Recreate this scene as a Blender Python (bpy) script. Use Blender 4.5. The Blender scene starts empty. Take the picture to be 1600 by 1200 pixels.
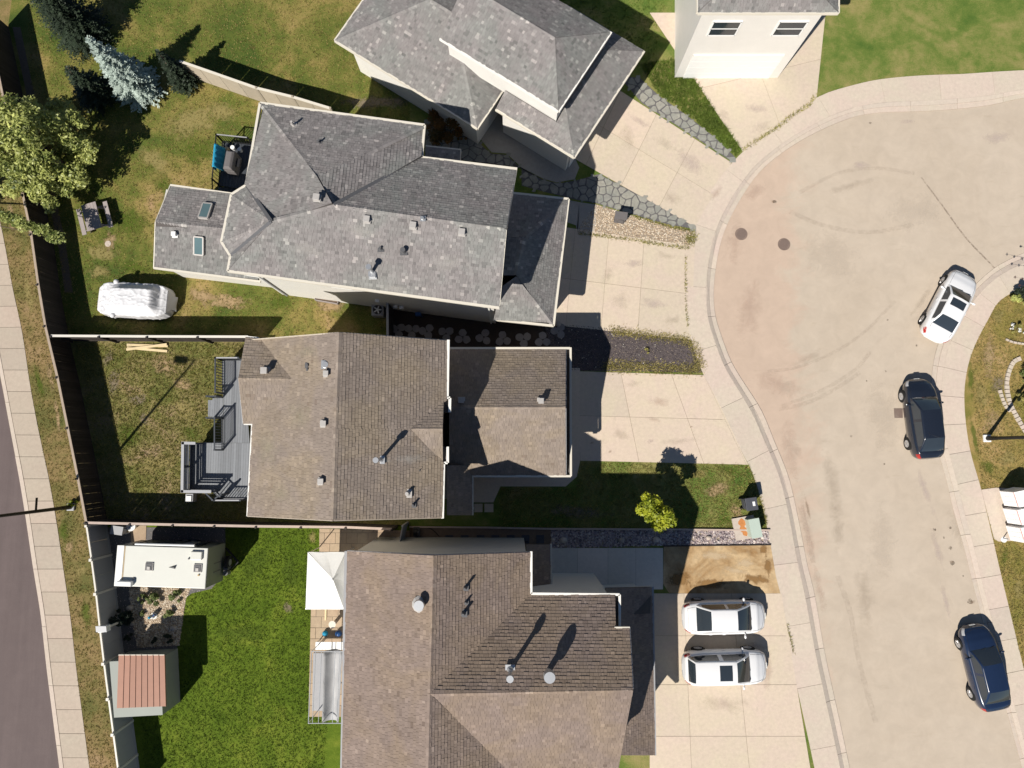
import bpy, bmesh, math, random
import numpy as np
from mathutils import Vector, Matrix, Quaternion
random.seed(7); np.random.seed(7)
SC = bpy.context.scene
COL = SC.collection
R = math.radians

# ------------------------------------------------------------------ camera, sky, sun
H_CAM = 39.5                      # height of the drone above the ground in metres
FOC = 1067.0                      # 24 mm lens, in photo pixels
TILT = math.atan(105.0 / FOC)     # the drone looks a few degrees off straight down
cam_d = bpy.data.cameras.new('camera')
cam_d.sensor_width = 36.0
cam_d.lens = 36.0 * FOC / 1600.0
cam_d.clip_end = 2000.0
cam = bpy.data.objects.new('camera', cam_d)
COL.objects.link(cam)
cam.location = (0, 0, H_CAM)
cam.rotation_euler = (TILT, 0, 0)
SC.camera = cam

def W(u, v, z=0.0):
    """ground plan survey: the place seen at photo pixel (u, v) for a point of height z"""
    x = u - 800.0; y = 600.0 - v
    dx = x
    dy = y * math.cos(TILT) + FOC * math.sin(TILT)
    dz = y * math.sin(TILT) - FOC * math.cos(TILT)
    s = (H_CAM - z) / (-dz)
    return Vector((dx * s, dy * s, z))

SUN_EL = R(45.4)
_s = (W(303, 567) - W(183, 710)).normalized()
SUN_TRAVEL = Vector((_s.x * math.cos(SUN_EL), _s.y * math.cos(SUN_EL), -math.sin(SUN_EL)))
world = bpy.data.worlds.new('World'); SC.world = world
world.use_nodes = True
wn = world.node_tree.nodes; wl = world.node_tree.links
bg = wn['Background']
sky = wn.new('ShaderNodeTexSky'); sky.sky_type = 'NISHITA'; sky.sun_disc = False
sky.sun_elevation = SUN_EL
sky.sun_rotation = math.atan2(-_s.x, -_s.y)
sky.air_density = 0.85; sky.dust_density = 0.0; sky.ozone_density = 2.0
wl.new(sky.outputs[0], bg.inputs[0]); bg.inputs[1].default_value = 0.05
sun_d = bpy.data.lights.new('sun', 'SUN'); sun_d.energy = 5.0; sun_d.angle = R(0.53)
sun_d.color = (1.0, 0.945, 0.86)
sun = bpy.data.objects.new('sun', sun_d); COL.objects.link(sun)
sun.rotation_euler = SUN_TRAVEL.to_track_quat('-Z', 'Y').to_euler()
sun.location = (-20, -20, 60)
SC.view_settings.view_transform = 'Standard'; SC.view_settings.look = 'None'
SC.view_settings.exposure = 0.42; SC.view_settings.gamma = 1.0
SC.view_settings.use_curve_mapping = False
SC.render.engine = 'CYCLES'
try:
    SC.cycles.use_denoising = True
except Exception:
    pass

# ------------------------------------------------------------------ object helpers
def link(o, parent=None):
    COL.objects.link(o)
    if parent is not None: o.parent = parent
    return o

def tag(o, label=None, cat=None, group=None, kind=None):
    if label: o['label'] = label
    if cat: o['category'] = cat
    if group: o['group'] = group
    if kind: o['kind'] = kind
    return o

def thing(name, label, cat, loc=(0, 0, 0), rz=0.0, group=None):
    o = bpy.data.objects.new(name, None)
    o.empty_display_size = 0.3
    link(o); o.location = loc; o.rotation_euler = (0, 0, rz)
    return tag(o, label, cat, group)

def wloc(o):
    v = Vector((0, 0, 0)); 
    while o is not None:
        v += o.location; o = o.parent
    return v

class MB:
    def __init__(s): s.v = []; s.f = []; s.t = []; s.tone = None
    def add(s, vs, fs, tone=None):
        n = len(s.v); s.v.extend(tuple(p) for p in vs)
        s.f.extend(tuple(i + n for i in f) for f in fs)
        s.t.extend([0.5 if tone is None else tone] * len(fs))
        return s
    def box(s, c, size, rz=0.0, M=None, tone=None):
        sx, sy, sz = size[0] / 2, size[1] / 2, size[2] / 2
        cs, sn = math.cos(rz), math.sin(rz)
        vs = []
        for z in (-sz, sz):
            for x, y in ((-sx, -sy), (sx, -sy), (sx, sy), (-sx, sy)):
                vs.append(Vector((c[0] + x * cs - y * sn, c[1] + x * sn + y * cs, c[2] + z)))
        if M is not None: vs = [M @ p for p in vs]
        return s.add(vs, [(0, 3, 2, 1), (4, 5, 6, 7), (0, 1, 5, 4), (1, 2, 6, 5), (2, 3, 7, 6), (3, 0, 4, 7)], tone)
    def beam(s, p, q, w, h, up=Vector((0, 0, 1)), tone=None):
        """box from p to q, w wide sideways, h along up, centred"""
        p = Vector(p); q = Vector(q); d = (q - p).normalized()
        side = d.cross(up)
        if side.length < 1e-4: side = Vector((1, 0, 0))
        side.normalize(); u = side.cross(d).normalized()
        a = side * w / 2; b = u * h / 2
        vs = [p - a - b, p + a - b, p + a + b, p - a + b, q - a - b, q + a - b, q + a + b, q - a + b]
        return s.add(vs, [(0, 1, 2, 3), (7, 6, 5, 4), (0, 4, 5, 1), (1, 5, 6, 2), (2, 6, 7, 3), (3, 7, 4, 0)], tone)
    def tube(s, p, q, r1, r2=None, n=10, caps=True, tone=None):
        p = Vector(p); q = Vector(q); r2 = r1 if r2 is None else r2
        d = (q - p).normalized(); a = d.orthogonal().normalized(); b = d.cross(a)
        vs = []
        for c, r in ((p, r1), (q, r2)):
            for i in range(n):
                t = 2 * math.pi * i / n
                vs.append(c + a * math.cos(t) * r + b * math.sin(t) * r)
        fs = [(i, (i + 1) % n, n + (i + 1) % n, n + i) for i in range(n)]
        if caps: fs += [tuple(range(n - 1, -1, -1)), tuple(range(n, 2 * n))]
        return s.add(vs, fs, tone)
    def prism(s, pts, z0, z1, tone=None):
        """vertical prism over a convex or concave outline; z0/z1 numbers or lists"""
        n = len(pts)
        a = sum(pts[i][0] * pts[(i + 1) % n][1] - pts[(i + 1) % n][0] * pts[i][1] for i in range(n))
        if a < 0: pts = list(pts)[::-1]
        lo = [Vector((p[0], p[1], z0)) for p in pts]; hi = [Vector((p[0], p[1], z1)) for p in pts]
        fs = [tuple(range(n - 1, -1, -1)), tuple(range(n, 2 * n))]
        fs += [(i, (i + 1) % n, n + (i + 1) % n, n + i) for i in range(n)]
        return s.add(lo + hi, fs, tone)
    def sphere(s, c, r, nu=10, nv=6, sc=(1, 1, 1), tone=None):
        vs = [Vector(c) + Vector((0, 0, -r * sc[2]))]
        for j in range(1, nv):
            ph = -math.pi / 2 + math.pi * j / nv
            for i in range(nu):
                t = 2 * math.pi * i / nu
                vs.append(Vector(c) + Vector((r * sc[0] * math.cos(ph) * math.cos(t), r * sc[1] * math.cos(ph) * math.sin(t), r * sc[2] * math.sin(ph))))
        vs.append(Vector(c) + Vector((0, 0, r * sc[2])))
        fs = [(0, 1 + (i + 1) % nu, 1 + i) for i in range(nu)]
        for j in range(nv - 2):
            for i in range(nu):
                a = 1 + j * nu + i; b = 1 + j * nu + (i + 1) % nu
                fs.append((a, b, b + nu, a + nu))
        k = len(vs) - 1; o = 1 + (nv - 2) * nu
        fs += [(o + i, o + (i + 1) % nu, k) for i in range(nu)]
        return s.add(vs, fs, tone)
    def mesh(s, name, mat=None, off=Vector((0, 0, 0)), smooth=False):
        me = bpy.data.meshes.new(name)
        vs = [(p[0] - off[0], p[1] - off[1], p[2] - off[2]) for p in s.v]
        me.from_pydata(vs, [], s.f)
        at = me.attributes.new('tone', 'FLOAT', 'FACE')
        at.data.foreach_set('value', s.t)
        if mat: me.materials.append(mat)
        if smooth: me.polygons.foreach_set('use_smooth', [True] * len(me.polygons))
        me.update()
        return me

def obj(name, mb, mat, parent=None, label=None, smooth=False, local=False, kind=None, cat=None, group=None, auto=None):
    off = Vector((0, 0, 0)) if (parent is None or local) else wloc(parent)
    me = mb.mesh(name, mat, off, smooth)
    o = bpy.data.objects.new(name, me)
    link(o, parent)
    if auto and smooth:
        try: me.set_sharp_from_angle(angle=R(auto))
        except Exception: pass
    return tag(o, label, cat, group, kind)

def bevel(o, w=0.01, seg=2):
    m = o.modifiers.new('bevel', 'BEVEL'); m.width = w; m.segments = seg; m.limit_method = 'ANGLE'; m.angle_limit = R(35)
    return o

def copy_tree(o, parent=None):
    c = o.copy(); COL.objects.link(c); c.parent = parent
    for ch in [x for x in COL.objects if x.parent == o]:
        copy_tree(ch, c)
    return c

def inpoly(pts, x, y):
    x = np.asarray(x, float); y = np.asarray(y, float)
    res = np.zeros(x.shape, bool); n = len(pts); j = n - 1
    for i in range(n):
        xi, yi = pts[i][0], pts[i][1]; xj, yj = pts[j][0], pts[j][1]
        if abs(yj - yi) > 1e-12:
            c = ((yi > y) != (yj > y)) & (x < (xj - xi) * (y - yi) / (yj - yi) + xi)
            res ^= c
        j = i
    return res

def clip_half(poly, nx, ny, c):
    """keep nx*x+ny*y<=c"""
    out = []; n = len(poly)
    for i in range(n):
        a = poly[i]; b = poly[(i + 1) % n]
        da = nx * a[0] + ny * a[1] - c; db = nx * b[0] + ny * b[1] - c
        if da <= 0: out.append(a)
        if (da < 0 < db) or (db < 0 < da):
            t = da / (da - db); out.append((a[0] + (b[0] - a[0]) * t, a[1] + (b[1] - a[1]) * t))
    return out

def clip_convex(poly, conv):
    n = len(conv)
    for i in range(n):
        a = conv[i]; b = conv[(i + 1) % n]
        nx, ny = (b[1] - a[1]), -(b[0] - a[0])
        poly = clip_half(poly, nx, ny, nx * a[0] + ny * a[1])
        if len(poly) < 3: return []
    return poly

def PX(lst, z=0.0):
    return [W(u, v, z) for u, v in lst]

def resample(pts, n, t0=0.0, t1=1.0):
    pts = [Vector(p) for p in pts]
    d = [0.0]
    for i in range(1, len(pts)): d.append(d[-1] + (pts[i] - pts[i - 1]).length)
    out = []
    for k in range(n):
        t = (t0 + (t1 - t0) * k / (n - 1)) * d[-1]
        for i in range(1, len(pts)):
            if t <= d[i] + 1e-9: break
        f = (t - d[i - 1]) / max(1e-9, d[i] - d[i - 1])
        out.append(pts[i - 1].lerp(pts[i], f))
    return out

def smooth_line(pts, n):
    """Catmull-Rom through the points"""
    pts = [Vector(p) for p in pts]; P = [pts[0] * 2 - pts[1]] + pts + [pts[-1] * 2 - pts[-2]]
    out = []
    for i in range(1, len(P) - 2):
        for k in range(8):
            t = k / 8.0
            a, b, c, d = P[i - 1], P[i], P[i + 1], P[i + 2]
            out.append(0.5 * ((2 * b) + (c - a) * t + (2 * a - 5 * b + 4 * c - d) * t * t + (3 * b - a - 3 * c + d) * t ** 3))
    out.append(pts[-1])
    return resample(out, n)

# ------------------------------------------------------------------ materials
MATS = {}
class NT:
    def __init__(s, name):
        s.m = bpy.data.materials.new(name); s.m.use_nodes = True
        s.n = s.m.node_tree.nodes; s.l = s.m.node_tree.links
        s.b = s.n['Principled BSDF']; s.pos = None
    def new(s, t, **k):
        n = s.n.new(t)
        for a, v in k.items(): setattr(n, a, v)
        return n
    def coord(s):
        if s.pos is None: s.pos = s.new('ShaderNodeNewGeometry').outputs['Position']
        return s.pos
    def noise(s, scale, detail=4.0, rough=0.55, vec=None, dist=0.0):
        n = s.new('ShaderNodeTexNoise'); n.inputs['Scale'].default_value = scale
        n.inputs['Detail'].default_value = detail; n.inputs['Roughness'].default_value = rough
        n.inputs['Distortion'].default_value = dist
        s.l.new(vec if vec is not None else s.coord(), n.inputs['Vector'])
        return n.outputs['Fac']
    def voro(s, scale, feature='F1', out='Distance', vec=None):
        n = s.new('ShaderNodeTexVoronoi', feature=feature); n.inputs['Scale'].default_value = scale
        s.l.new(vec if vec is not None else s.coord(), n.inputs['Vector'])
        return n.outputs[out]
    def mapped(s, scale=(1, 1, 1), rot=(0, 0, 0), loc=(0, 0, 0)):
        n = s.new('ShaderNodeMapping'); n.inputs['Scale'].default_value = scale
        n.inputs['Rotation'].default_value = rot; n.inputs['Location'].default_value = loc
        s.l.new(s.coord(), n.inputs['Vector']); return n.outputs[0]
    def ramp(s, fac, stops):
        n = s.new('ShaderNodeValToRGB'); e = n.color_ramp.elements
        while len(e) < len(stops): e.new(0.5)
        for i, (p, c) in enumerate(stops):
            e[i].position = p
            e[i].color = (c[0], c[1], c[2], 1) if not isinstance(c, (int, float)) else (c, c, c, 1)
        s.l.new(fac, n.inputs[0]); return n.outputs[0]
    def mix(s, fac, a, b, blend='MIX'):
        n = s.new('ShaderNodeMix', data_type='RGBA', blend_type=blend)
        for sock, val in ((n.inputs[0], fac), (n.inputs[6], a), (n.inputs[7], b)):
            if isinstance(val, (int, float)): sock.default_value = val
            elif isinstance(val, tuple): sock.default_value = (val[0], val[1], val[2], 1)
            else: s.l.new(val, sock)
        return n.outputs[2]
    def math(s, op, a, b=0.0, c=0.0):
        n = s.new('ShaderNodeMath', operation=op)
        for i, v in enumerate((a, b, c)):
            if isinstance(v, (int, float)): n.inputs[i].default_value = v
            else: s.l.new(v, n.inputs[i])
        return n.outputs[0]
    def attr(s, name='tone'):
        n = s.new('ShaderNodeAttribute'); n.attribute_name = name; return n.outputs['Fac']
    def rnd(s):
        return s.new('ShaderNodeObjectInfo').outputs['Random']
    def bump(s, h, strength=0.3, dist=0.02):
        n = s.new('ShaderNodeBump'); n.inputs['Strength'].default_value = strength
        n.inputs['Distance'].default_value = dist; s.l.new(h, n.inputs['Height'])
        s.l.new(n.outputs[0], s.b.inputs['Normal'])
    def col(s, c):
        if isinstance(c, tuple): s.b.inputs['Base Color'].default_value = (c[0], c[1], c[2], 1)
        else: s.l.new(c, s.b.inputs['Base Color'])
    def rough(s, r, spec=None, metal=0.0):
        if isinstance(r, (int, float)): s.b.inputs['Roughness'].default_value = r
        else: s.l.new(r, s.b.inputs['Roughness'])
        if spec is not None: s.b.inputs['Specular IOR Level'].default_value = spec
        s.b.inputs['Metallic'].default_value = metal

def c3(c, k): return (c[0] * k, c[1] * k, c[2] * k)

def plain(name, c, rough=0.6, var=0.12, scale=6.0, spec=0.3, metal=0.0, coat=0.0, rnd=0.0, bump=0.0):
    t = NT(name)
    n = t.noise(scale, 5, 0.6)
    a = t.mix(n, c3(c, 1 - var), c3(c, 1 + var))
    if rnd > 0:
        r = t.rnd(); a = t.mix(1.0, a, t.ramp(r, [(0, 1 - rnd), (1, 1 + rnd)]), 'MULTIPLY')
    t.col(a); t.rough(rough, spec, metal)
    if coat: t.b.inputs['Coat Weight'].default_value = coat; t.b.inputs['Coat Roughness'].default_value = 0.03
    if bump: t.bump(t.noise(scale * 8, 4), bump, 0.01)
    MATS[name] = t.m; return t.m

def grass_mat(name, stops, s1=0.35, s2=2.2, fine=18.0, bare=None, bump=0.6, con=1.0):
    t = NT(name)
    big = t.noise(s1, 3, 0.6, dist=0.6); mid = t.noise(s2, 6, 0.7); fin = t.noise(fine, 6, 0.85)
    f = t.math('ADD', t.math('MULTIPLY', big, 0.62), t.math('MULTIPLY', mid, 0.34))
    f = t.math('ADD', f, t.math('MULTIPLY', t.math('SUBTRACT', fin, 0.5), 0.55))
    c = t.ramp(f, stops)
    d = t.ramp(t.noise(fine * 2.2, 5, 0.85), [(0.30, 1 - .55 * con), (0.52, 1.0), (0.72, 1 + .5 * con)])
    c = t.mix(1.0, c, d, 'MULTIPLY')
    if bare:
        m = t.ramp(t.math('ADD', t.math('MULTIPLY', t.noise(bare[1], 5, 0.7), 0.8), t.math('MULTIPLY', fin, 0.2)), [(bare[2], 0), (bare[2] + 0.07, 1)])
        c = t.mix(m, c, bare[0])
    t.col(c); t.rough(0.9, 0.1)
    t.bump(t.math('ADD', fin, mid), bump, 0.05)
    MATS[name] = t.m; return t.m

def concrete_mat(name, c, c2=None, var=0.10, pits=True, dark=(0.62, 0.85)):
    t = NT(name)
    a = t.noise(0.55, 5, 0.6, dist=0.8); b = t.noise(5.0, 6, 0.7); g = t.noise(60, 4, 0.8)
    col = t.mix(t.ramp(a, [(0.35, 0), (0.68, 1)]), c, c2 or c3(c, 0.9))
    col = t.mix(1.0, col, t.ramp(b, [(0.25, 1 - var), (0.75, 1 + var)]), 'MULTIPLY')
    col = t.mix(1.0, col, t.ramp(g, [(0.3, 0.9), (0.7, 1.08)]), 'MULTIPLY')
    r = t.rnd(); col = t.mix(1.0, col, t.ramp(r, [(0, (0.94, 0.93, 0.92)), (0.5, (1.0, 0.985, 0.955)), (1, (1.05, 1.01, 1.0))]), 'MULTIPLY')
    sp = t.ramp(t.noise(2.4, 4, 0.55), [(dark[0], 0), (dark[1], 1)])
    col = t.mix(t.math('MULTIPLY', sp, 0.45), col, c3(c, 0.62))
    t.col(col); t.rough(0.88, 0.2); t.bump(t.math('ADD', b, g), 0.25, 0.01)
    MATS[name] = t.m; return t.m

def shingle_mat(name, base, light, dark, alt=None):
    t = NT(name)
    tn = t.attr('tone')
    c = t.ramp(tn, [(0.0, dark), (0.30, c3(base, 0.88)), (0.62, base), (0.86, c3(base, 1.15)), (1.0, light)])
    if alt:
        c = t.mix(t.ramp(t.noise(0.45, 4, 0.6, dist=0.5), [(0.42, 0), (0.62, 1)]), c, t.mix(1.0, c, alt, 'MULTIPLY'))
    g = t.noise(85, 4, 0.85)
    c = t.mix(1.0, c, t.ramp(g, [(0.28, 0.72), (0.72, 1.25)]), 'MULTIPLY')
    w = t.noise(0.9, 5, 0.65)
    c = t.mix(1.0, c, t.ramp(w, [(0.3, 0.9), (0.7, 1.07)]), 'MULTIPLY')
    t.col(c); t.rough(0.93, 0.15); t.bump(g, 0.5, 0.006)
    MATS[name] = t.m; return t.m

def leaf_mat(name, lo, hi, rough=0.45, trans=0.25, scale=1.2):
    t = NT(name)
    tn = t.attr('tone')
    c = t.ramp(tn, [(0, lo), (1, hi)])
    c = t.mix(1.0, c, t.ramp(t.noise(scale, 3), [(0.3, 0.75), (0.7, 1.25)]), 'MULTIPLY')
    t.col(c); t.rough(rough, 0.35)
    tr = t.new('ShaderNodeBsdfTranslucent'); t.l.new(c, tr.inputs[0])
    mx = t.new('ShaderNodeMixShader'); mx.inputs[0].default_value = trans
    t.l.new(t.b.outputs[0], mx.inputs[1]); t.l.new(tr.outputs[0], mx.inputs[2])
    t.l.new(mx.outputs[0], t.n['Material Output'].inputs[0])
    MATS[name] = t.m; return t.m

def siding_mat(name, c, step=0.11):
    t = NT(name)
    sep = t.new('ShaderNodeSeparateXYZ'); t.l.new(t.coord(), sep.inputs[0])
    saw = t.math('FRACT', t.math('DIVIDE', sep.outputs[2], step))
    a = t.mix(t.noise(1.5, 4), c3(c, 0.93), c3(c, 1.05))
    a = t.mix(t.ramp(saw, [(0, 1), (0.08, 0)]), a, c3(c, 0.6))
    t.col(a); t.rough(0.55, 0.3); t.bump(saw, 0.7, 0.015)
    MATS[name] = t.m; return t.m

# colours of the place
CONC = (0.52, 0.455, 0.355); CONC_P = (0.52, 0.435, 0.365)
concrete_mat('driveway_concrete', CONC, CONC_P)
concrete_mat('sidewalk_concrete', (0.50, 0.445, 0.37), (0.50, 0.42, 0.365))
concrete_mat('west_concrete', (0.42, 0.365, 0.30), (0.41, 0.345, 0.285))
concrete_mat('curb_concrete', (0.46, 0.405, 0.345), (0.45, 0.385, 0.335))
concrete_mat('shade_lift_concrete', (0.62, 0.585, 0.53), (0.58, 0.54, 0.49))  # concrete colour raised to brighten slabs lying in the southern house's shade
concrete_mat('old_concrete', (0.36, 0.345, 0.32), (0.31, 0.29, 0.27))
concrete_mat('tan_paver', (0.42, 0.335, 0.235), (0.36, 0.27, 0.19))
concrete_mat('step_stone', (0.27, 0.25, 0.245), (0.22, 0.205, 0.205))
concrete_mat('dark_paver', (0.065, 0.07, 0.085), (0.05, 0.055, 0.07))
concrete_mat('flag_stone', (0.29, 0.285, 0.25), (0.21, 0.22, 0.205), var=0.22)
concrete_mat('sand_mud', (0.52, 0.39, 0.235), (0.25, 0.145, 0.06), var=0.2, dark=(0.52, 0.66))
plain('joint_dirt', (0.24, 0.195, 0.15), 0.95, 0.3, 12)
plain('garden_soil', (0.045, 0.033, 0.026), 0.95, 0.4, 8, bump=0.8)
plain('brown_soil', (0.15, 0.11, 0.08), 0.95, 0.35, 6, bump=0.8)
plain('mulch_soil', (0.085, 0.070, 0.070), 0.95, 0.5, 14, bump=1.0)
plain('gravel_base', (0.27, 0.22, 0.165), 0.95, 0.3, 14, bump=0.8)
plain('yard_gravel', (0.12, 0.115, 0.115), 0.95, 0.3, 20, bump=0.8)
plain('ground_earth', (0.10, 0.09, 0.05), 0.95, 0.4, 0.8)
plain('white_trim', (0.74, 0.72, 0.67), 0.4, 0.05, 3)
plain('cream_trim', (0.60, 0.56, 0.48), 0.45, 0.06, 3)
plain('grey_trim', (0.30, 0.30, 0.31), 0.5, 0.08, 3)
plain('soffit', (0.55, 0.53, 0.50), 0.6, 0.05, 3)
plain('roof_underlay', (0.09, 0.08, 0.075), 0.9, 0.2, 5)
siding_mat('white_siding', (0.70, 0.68, 0.64)); siding_mat('tan_siding', (0.48, 0.42, 0.34)); siding_mat('shed_siding', (0.27, 0.29, 0.26))
siding_mat('pale_siding', (0.60, 0.60, 0.58))
plain('fence_dark', (0.040, 0.032, 0.028), 0.75, 0.35, 5, rnd=0.25)
plain('fence_cap', (0.34, 0.27, 0.21), 0.7, 0.25, 5)
plain('fence_cap_pink', (0.42, 0.335, 0.285), 0.7, 0.2, 5)
plain('fence_beige', (0.36, 0.31, 0.24), 0.75, 0.15, 4, rnd=0.1)
plain('vinyl', (0.33, 0.335, 0.35), 0.5, 0.06, 2)
plain('vinyl_cap', (0.62, 0.59, 0.53), 0.45, 0.06, 2)
plain('deck_plank', (0.195, 0.205, 0.22), 0.7, 0.12, 7, rnd=0.13)
plain('deck_rail', (0.05, 0.057, 0.068), 0.5, 0.15, 4)
plain('deck_white', (0.34, 0.345, 0.36), 0.5, 0.06, 4)
plain('screen_navy', (0.035, 0.045, 0.07), 0.6, 0.15, 4)
plain('black_metal', (0.018, 0.018, 0.02), 0.45, 0.2, 6)
plain('vent_metal', (0.40, 0.38, 0.36), 0.5, 0.12, 8, metal=0.1)
plain('vent_dark', (0.10, 0.10, 0.105), 0.5, 0.2, 8)
plain('galvanised', (0.55, 0.56, 0.57), 0.35, 0.1, 10, metal=0.7)
plain('white_plastic', (0.72, 0.72, 0.70), 0.45, 0.05, 4)
plain('white_fabric', (0.72, 0.72, 0.70), 0.7, 0.04, 3)
plain('cover_cloth', (0.60, 0.60, 0.615), 0.55, 0.06, 3)
plain('black_rubber', (0.015, 0.015, 0.015), 0.85, 0.2, 10)
plain('alloy', (0.50, 0.50, 0.51), 0.3, 0.1, 10, metal=0.6)
plain('raw_lumber', (0.62, 0.50, 0.30), 0.7, 0.1, 4, rnd=0.08)
plain('grey_wood', (0.28, 0.245, 0.235), 0.8, 0.2, 6, rnd=0.12)
plain('bark', (0.085, 0.06, 0.045), 0.9, 0.35, 9, bump=1.0)
plain('blue_cloth', (0.02, 0.26, 0.42), 0.7, 0.2, 5)
plain('blue_plastic', (0.02, 0.07, 0.20), 0.35, 0.2, 5)
plain('grill_cover', (0.13, 0.12, 0.12), 0.7, 0.15, 5)
plain('tarp_grey', (0.35, 0.35, 0.355), 0.5, 0.12, 3)
plain('rust', (0.42, 0.17, 0.055), 0.8, 0.3, 7)
plain('utility_green', (0.40, 0.47, 0.41), 0.6, 0.06, 4)
plain('bin_grey', (0.065, 0.068, 0.08), 0.5, 0.15, 5)
plain('copper_roof', (0.31, 0.155, 0.105), 0.55, 0.12, 3, rnd=0.08)
plain('trailer_white', (0.58, 0.58, 0.53), 0.35, 0.05, 2)
plain('trailer_side', (0.20, 0.21, 0.165), 0.4, 0.06, 2)
plain('mailbox_grey', (0.78, 0.77, 0.76), 0.4, 0.03, 3)
plain('red_print', (0.60, 0.08, 0.06), 0.5, 0.05, 3)
plain('pole_black', (0.012, 0.012, 0.013), 0.4, 0.2, 4)
plain('iron_cover', (0.17, 0.125, 0.105), 0.7, 0.2, 30, bump=0.8)
plain('green_sign', (0.02, 0.16, 0.07), 0.4, 0.05, 4)
plain('paint_white', (0.70, 0.70, 0.705), 0.25, 0.01, 2, coat=0.8)
plain('paint_black', (0.012, 0.016, 0.026), 0.22, 0.1, 2, coat=1.0)
plain('paint_blue', (0.010, 0.020, 0.05), 0.22, 0.1, 2, coat=1.0)
plain('car_glass', (0.025, 0.033, 0.042), 0.06, 0.1, 2, spec=0.8)
plain('sky_glass', (0.10, 0.16, 0.17), 0.05, 0.1, 2, spec=0.9)
plain('tail_red', (0.35, 0.015, 0.012), 0.2, 0.1, 4, coat=0.5)
plain('head_lamp', (0.45, 0.46, 0.48), 0.1, 0.1, 4, spec=0.8)
plain('pinkish_stone', (0.42, 0.36, 0.31), 0.85, 0.2, 6, rnd=0.15)
plain('flower_white', (0.75, 0.75, 0.72), 0.6, 0.1, 8)
plain('yellow_band', (0.45, 0.30, 0.12), 0.6, 0.1, 6)
# stones by tone
def stone_mat(name, stops):
    t = NT(name); c = t.ramp(t.attr('tone'), stops)
    c = t.mix(1.0, c, t.ramp(t.noise(30, 4), [(0.3, 0.85), (0.7, 1.15)]), 'MULTIPLY')
    t.col(c); t.rough(0.8, 0.25); MATS[name] = t.m
stone_mat('river_stone', [(0, (0.12, 0.10, 0.11)), (0.35, (0.26, 0.21, 0.22)), (0.6, (0.42, 0.34, 0.31)), (0.8, (0.30, 0.27, 0.28)), (1, (0.62, 0.55, 0.50))])
stone_mat('pea_stone', [(0, (0.25, 0.17, 0.11)), (0.4, (0.46, 0.36, 0.25)), (0.75, (0.54, 0.45, 0.35)), (1, (0.66, 0.60, 0.50))])
stone_mat('bark_chip', [(0, (0.04, 0.034, 0.036)), (0.5, (0.085, 0.070, 0.072)), (0.85, (0.14, 0.115, 0.105)), (0.97, (0.19, 0.15, 0.11)), (1, (0.5, 0.47, 0.42))])
# shingles
shingle_mat('brown_shingle', (0.240, 0.198, 0.168), (0.315, 0.262, 0.220), (0.185, 0.146, 0.122), alt=(1.06, 1.04, 0.93))
shingle_mat('grey_shingle', (0.220, 0.203, 0.199), (0.40, 0.365, 0.345), (0.145, 0.135, 0.133), alt=(0.95, 1.03, 1.0))
shingle_mat('tan_shingle', (0.228, 0.178, 0.152), (0.33, 0.265, 0.225), (0.155, 0.118, 0.10), alt=(1.05, 1.03, 0.92))
# leaves
leaf_mat('tree_leaf', (0.045, 0.085, 0.010), (0.64, 0.66, 0.22), trans=0.35, scale=2.2)
leaf_mat('spruce_needle', (0.12, 0.17, 0.15), (0.50, 0.58, 0.52), 0.6, 0.1)
leaf_mat('dark_needle', (0.008, 0.016, 0.008), (0.03, 0.045, 0.025), 0.6, 0.1)
leaf_mat('yellow_leaf', (0.11, 0.16, 0.01), (0.50, 0.52, 0.04), 0.5, 0.35)
leaf_mat('shrub_leaf', (0.06, 0.09, 0.02), (0.25, 0.29, 0.10), 0.6, 0.25)
leaf_mat('autumn_leaf', (0.03, 0.045, 0.012), (0.24, 0.10, 0.02), 0.6, 0.25)
leaf_mat('purple_leaf', (0.035, 0.015, 0.018), (0.10, 0.05, 0.045), 0.6, 0.1)
leaf_mat('blade_dry', (0.15, 0.14, 0.03), (0.45, 0.37, 0.14), 0.8, 0.2)
leaf_mat('blade_green', (0.06, 0.105, 0.010), (0.15, 0.20, 0.03), 0.8, 0.2)
leaf_mat('blade_mixed', (0.10, 0.12, 0.02), (0.42, 0.36, 0.12), 0.8, 0.2)
# lawns
grass_mat('lawn_west', [(0.30, (0.070, 0.090, 0.026)), (0.42, (0.151, 0.133, 0.045)), (0.54, (0.252, 0.176, 0.081)), (0.68, (0.366, 0.251, 0.152))], 0.25, 1.6)
grass_mat('lawn_north_yard', [(0.33, (0.050, 0.083, 0.017)), (0.46, (0.113, 0.132, 0.027)), (0.57, (0.259, 0.200, 0.068)), (0.70, (0.372, 0.243, 0.144))], 0.22, 0.9, 14)
grass_mat('lawn_middle_yard', [(0.32, (0.089, 0.115, 0.026)), (0.45, (0.178, 0.174, 0.053)), (0.58, (0.281, 0.214, 0.105)), (0.72, (0.383, 0.254, 0.210))], 0.45, 3.0, 12, bump=1.0)
grass_mat('lawn_lush', [(0.30, (0.053, 0.093, 0.007)), (0.5, (0.099, 0.146, 0.014)), (0.7, (0.190, 0.218, 0.030))], 0.4, 3.2, 16, con=0.55)
grass_mat('lawn_front', [(0.32, (0.062, 0.119, 0.021)), (0.45, (0.125, 0.169, 0.036)), (0.60, (0.263, 0.231, 0.086)), (0.74, (0.338, 0.250, 0.144))], 0.35, 1.8)
grass_mat('lawn_east', [(0.30, (0.101, 0.122, 0.023)), (0.44, (0.203, 0.172, 0.046)), (0.57, (0.338, 0.233, 0.093)), (0.72, (0.446, 0.319, 0.187))], 0.30, 1.8)

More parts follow.
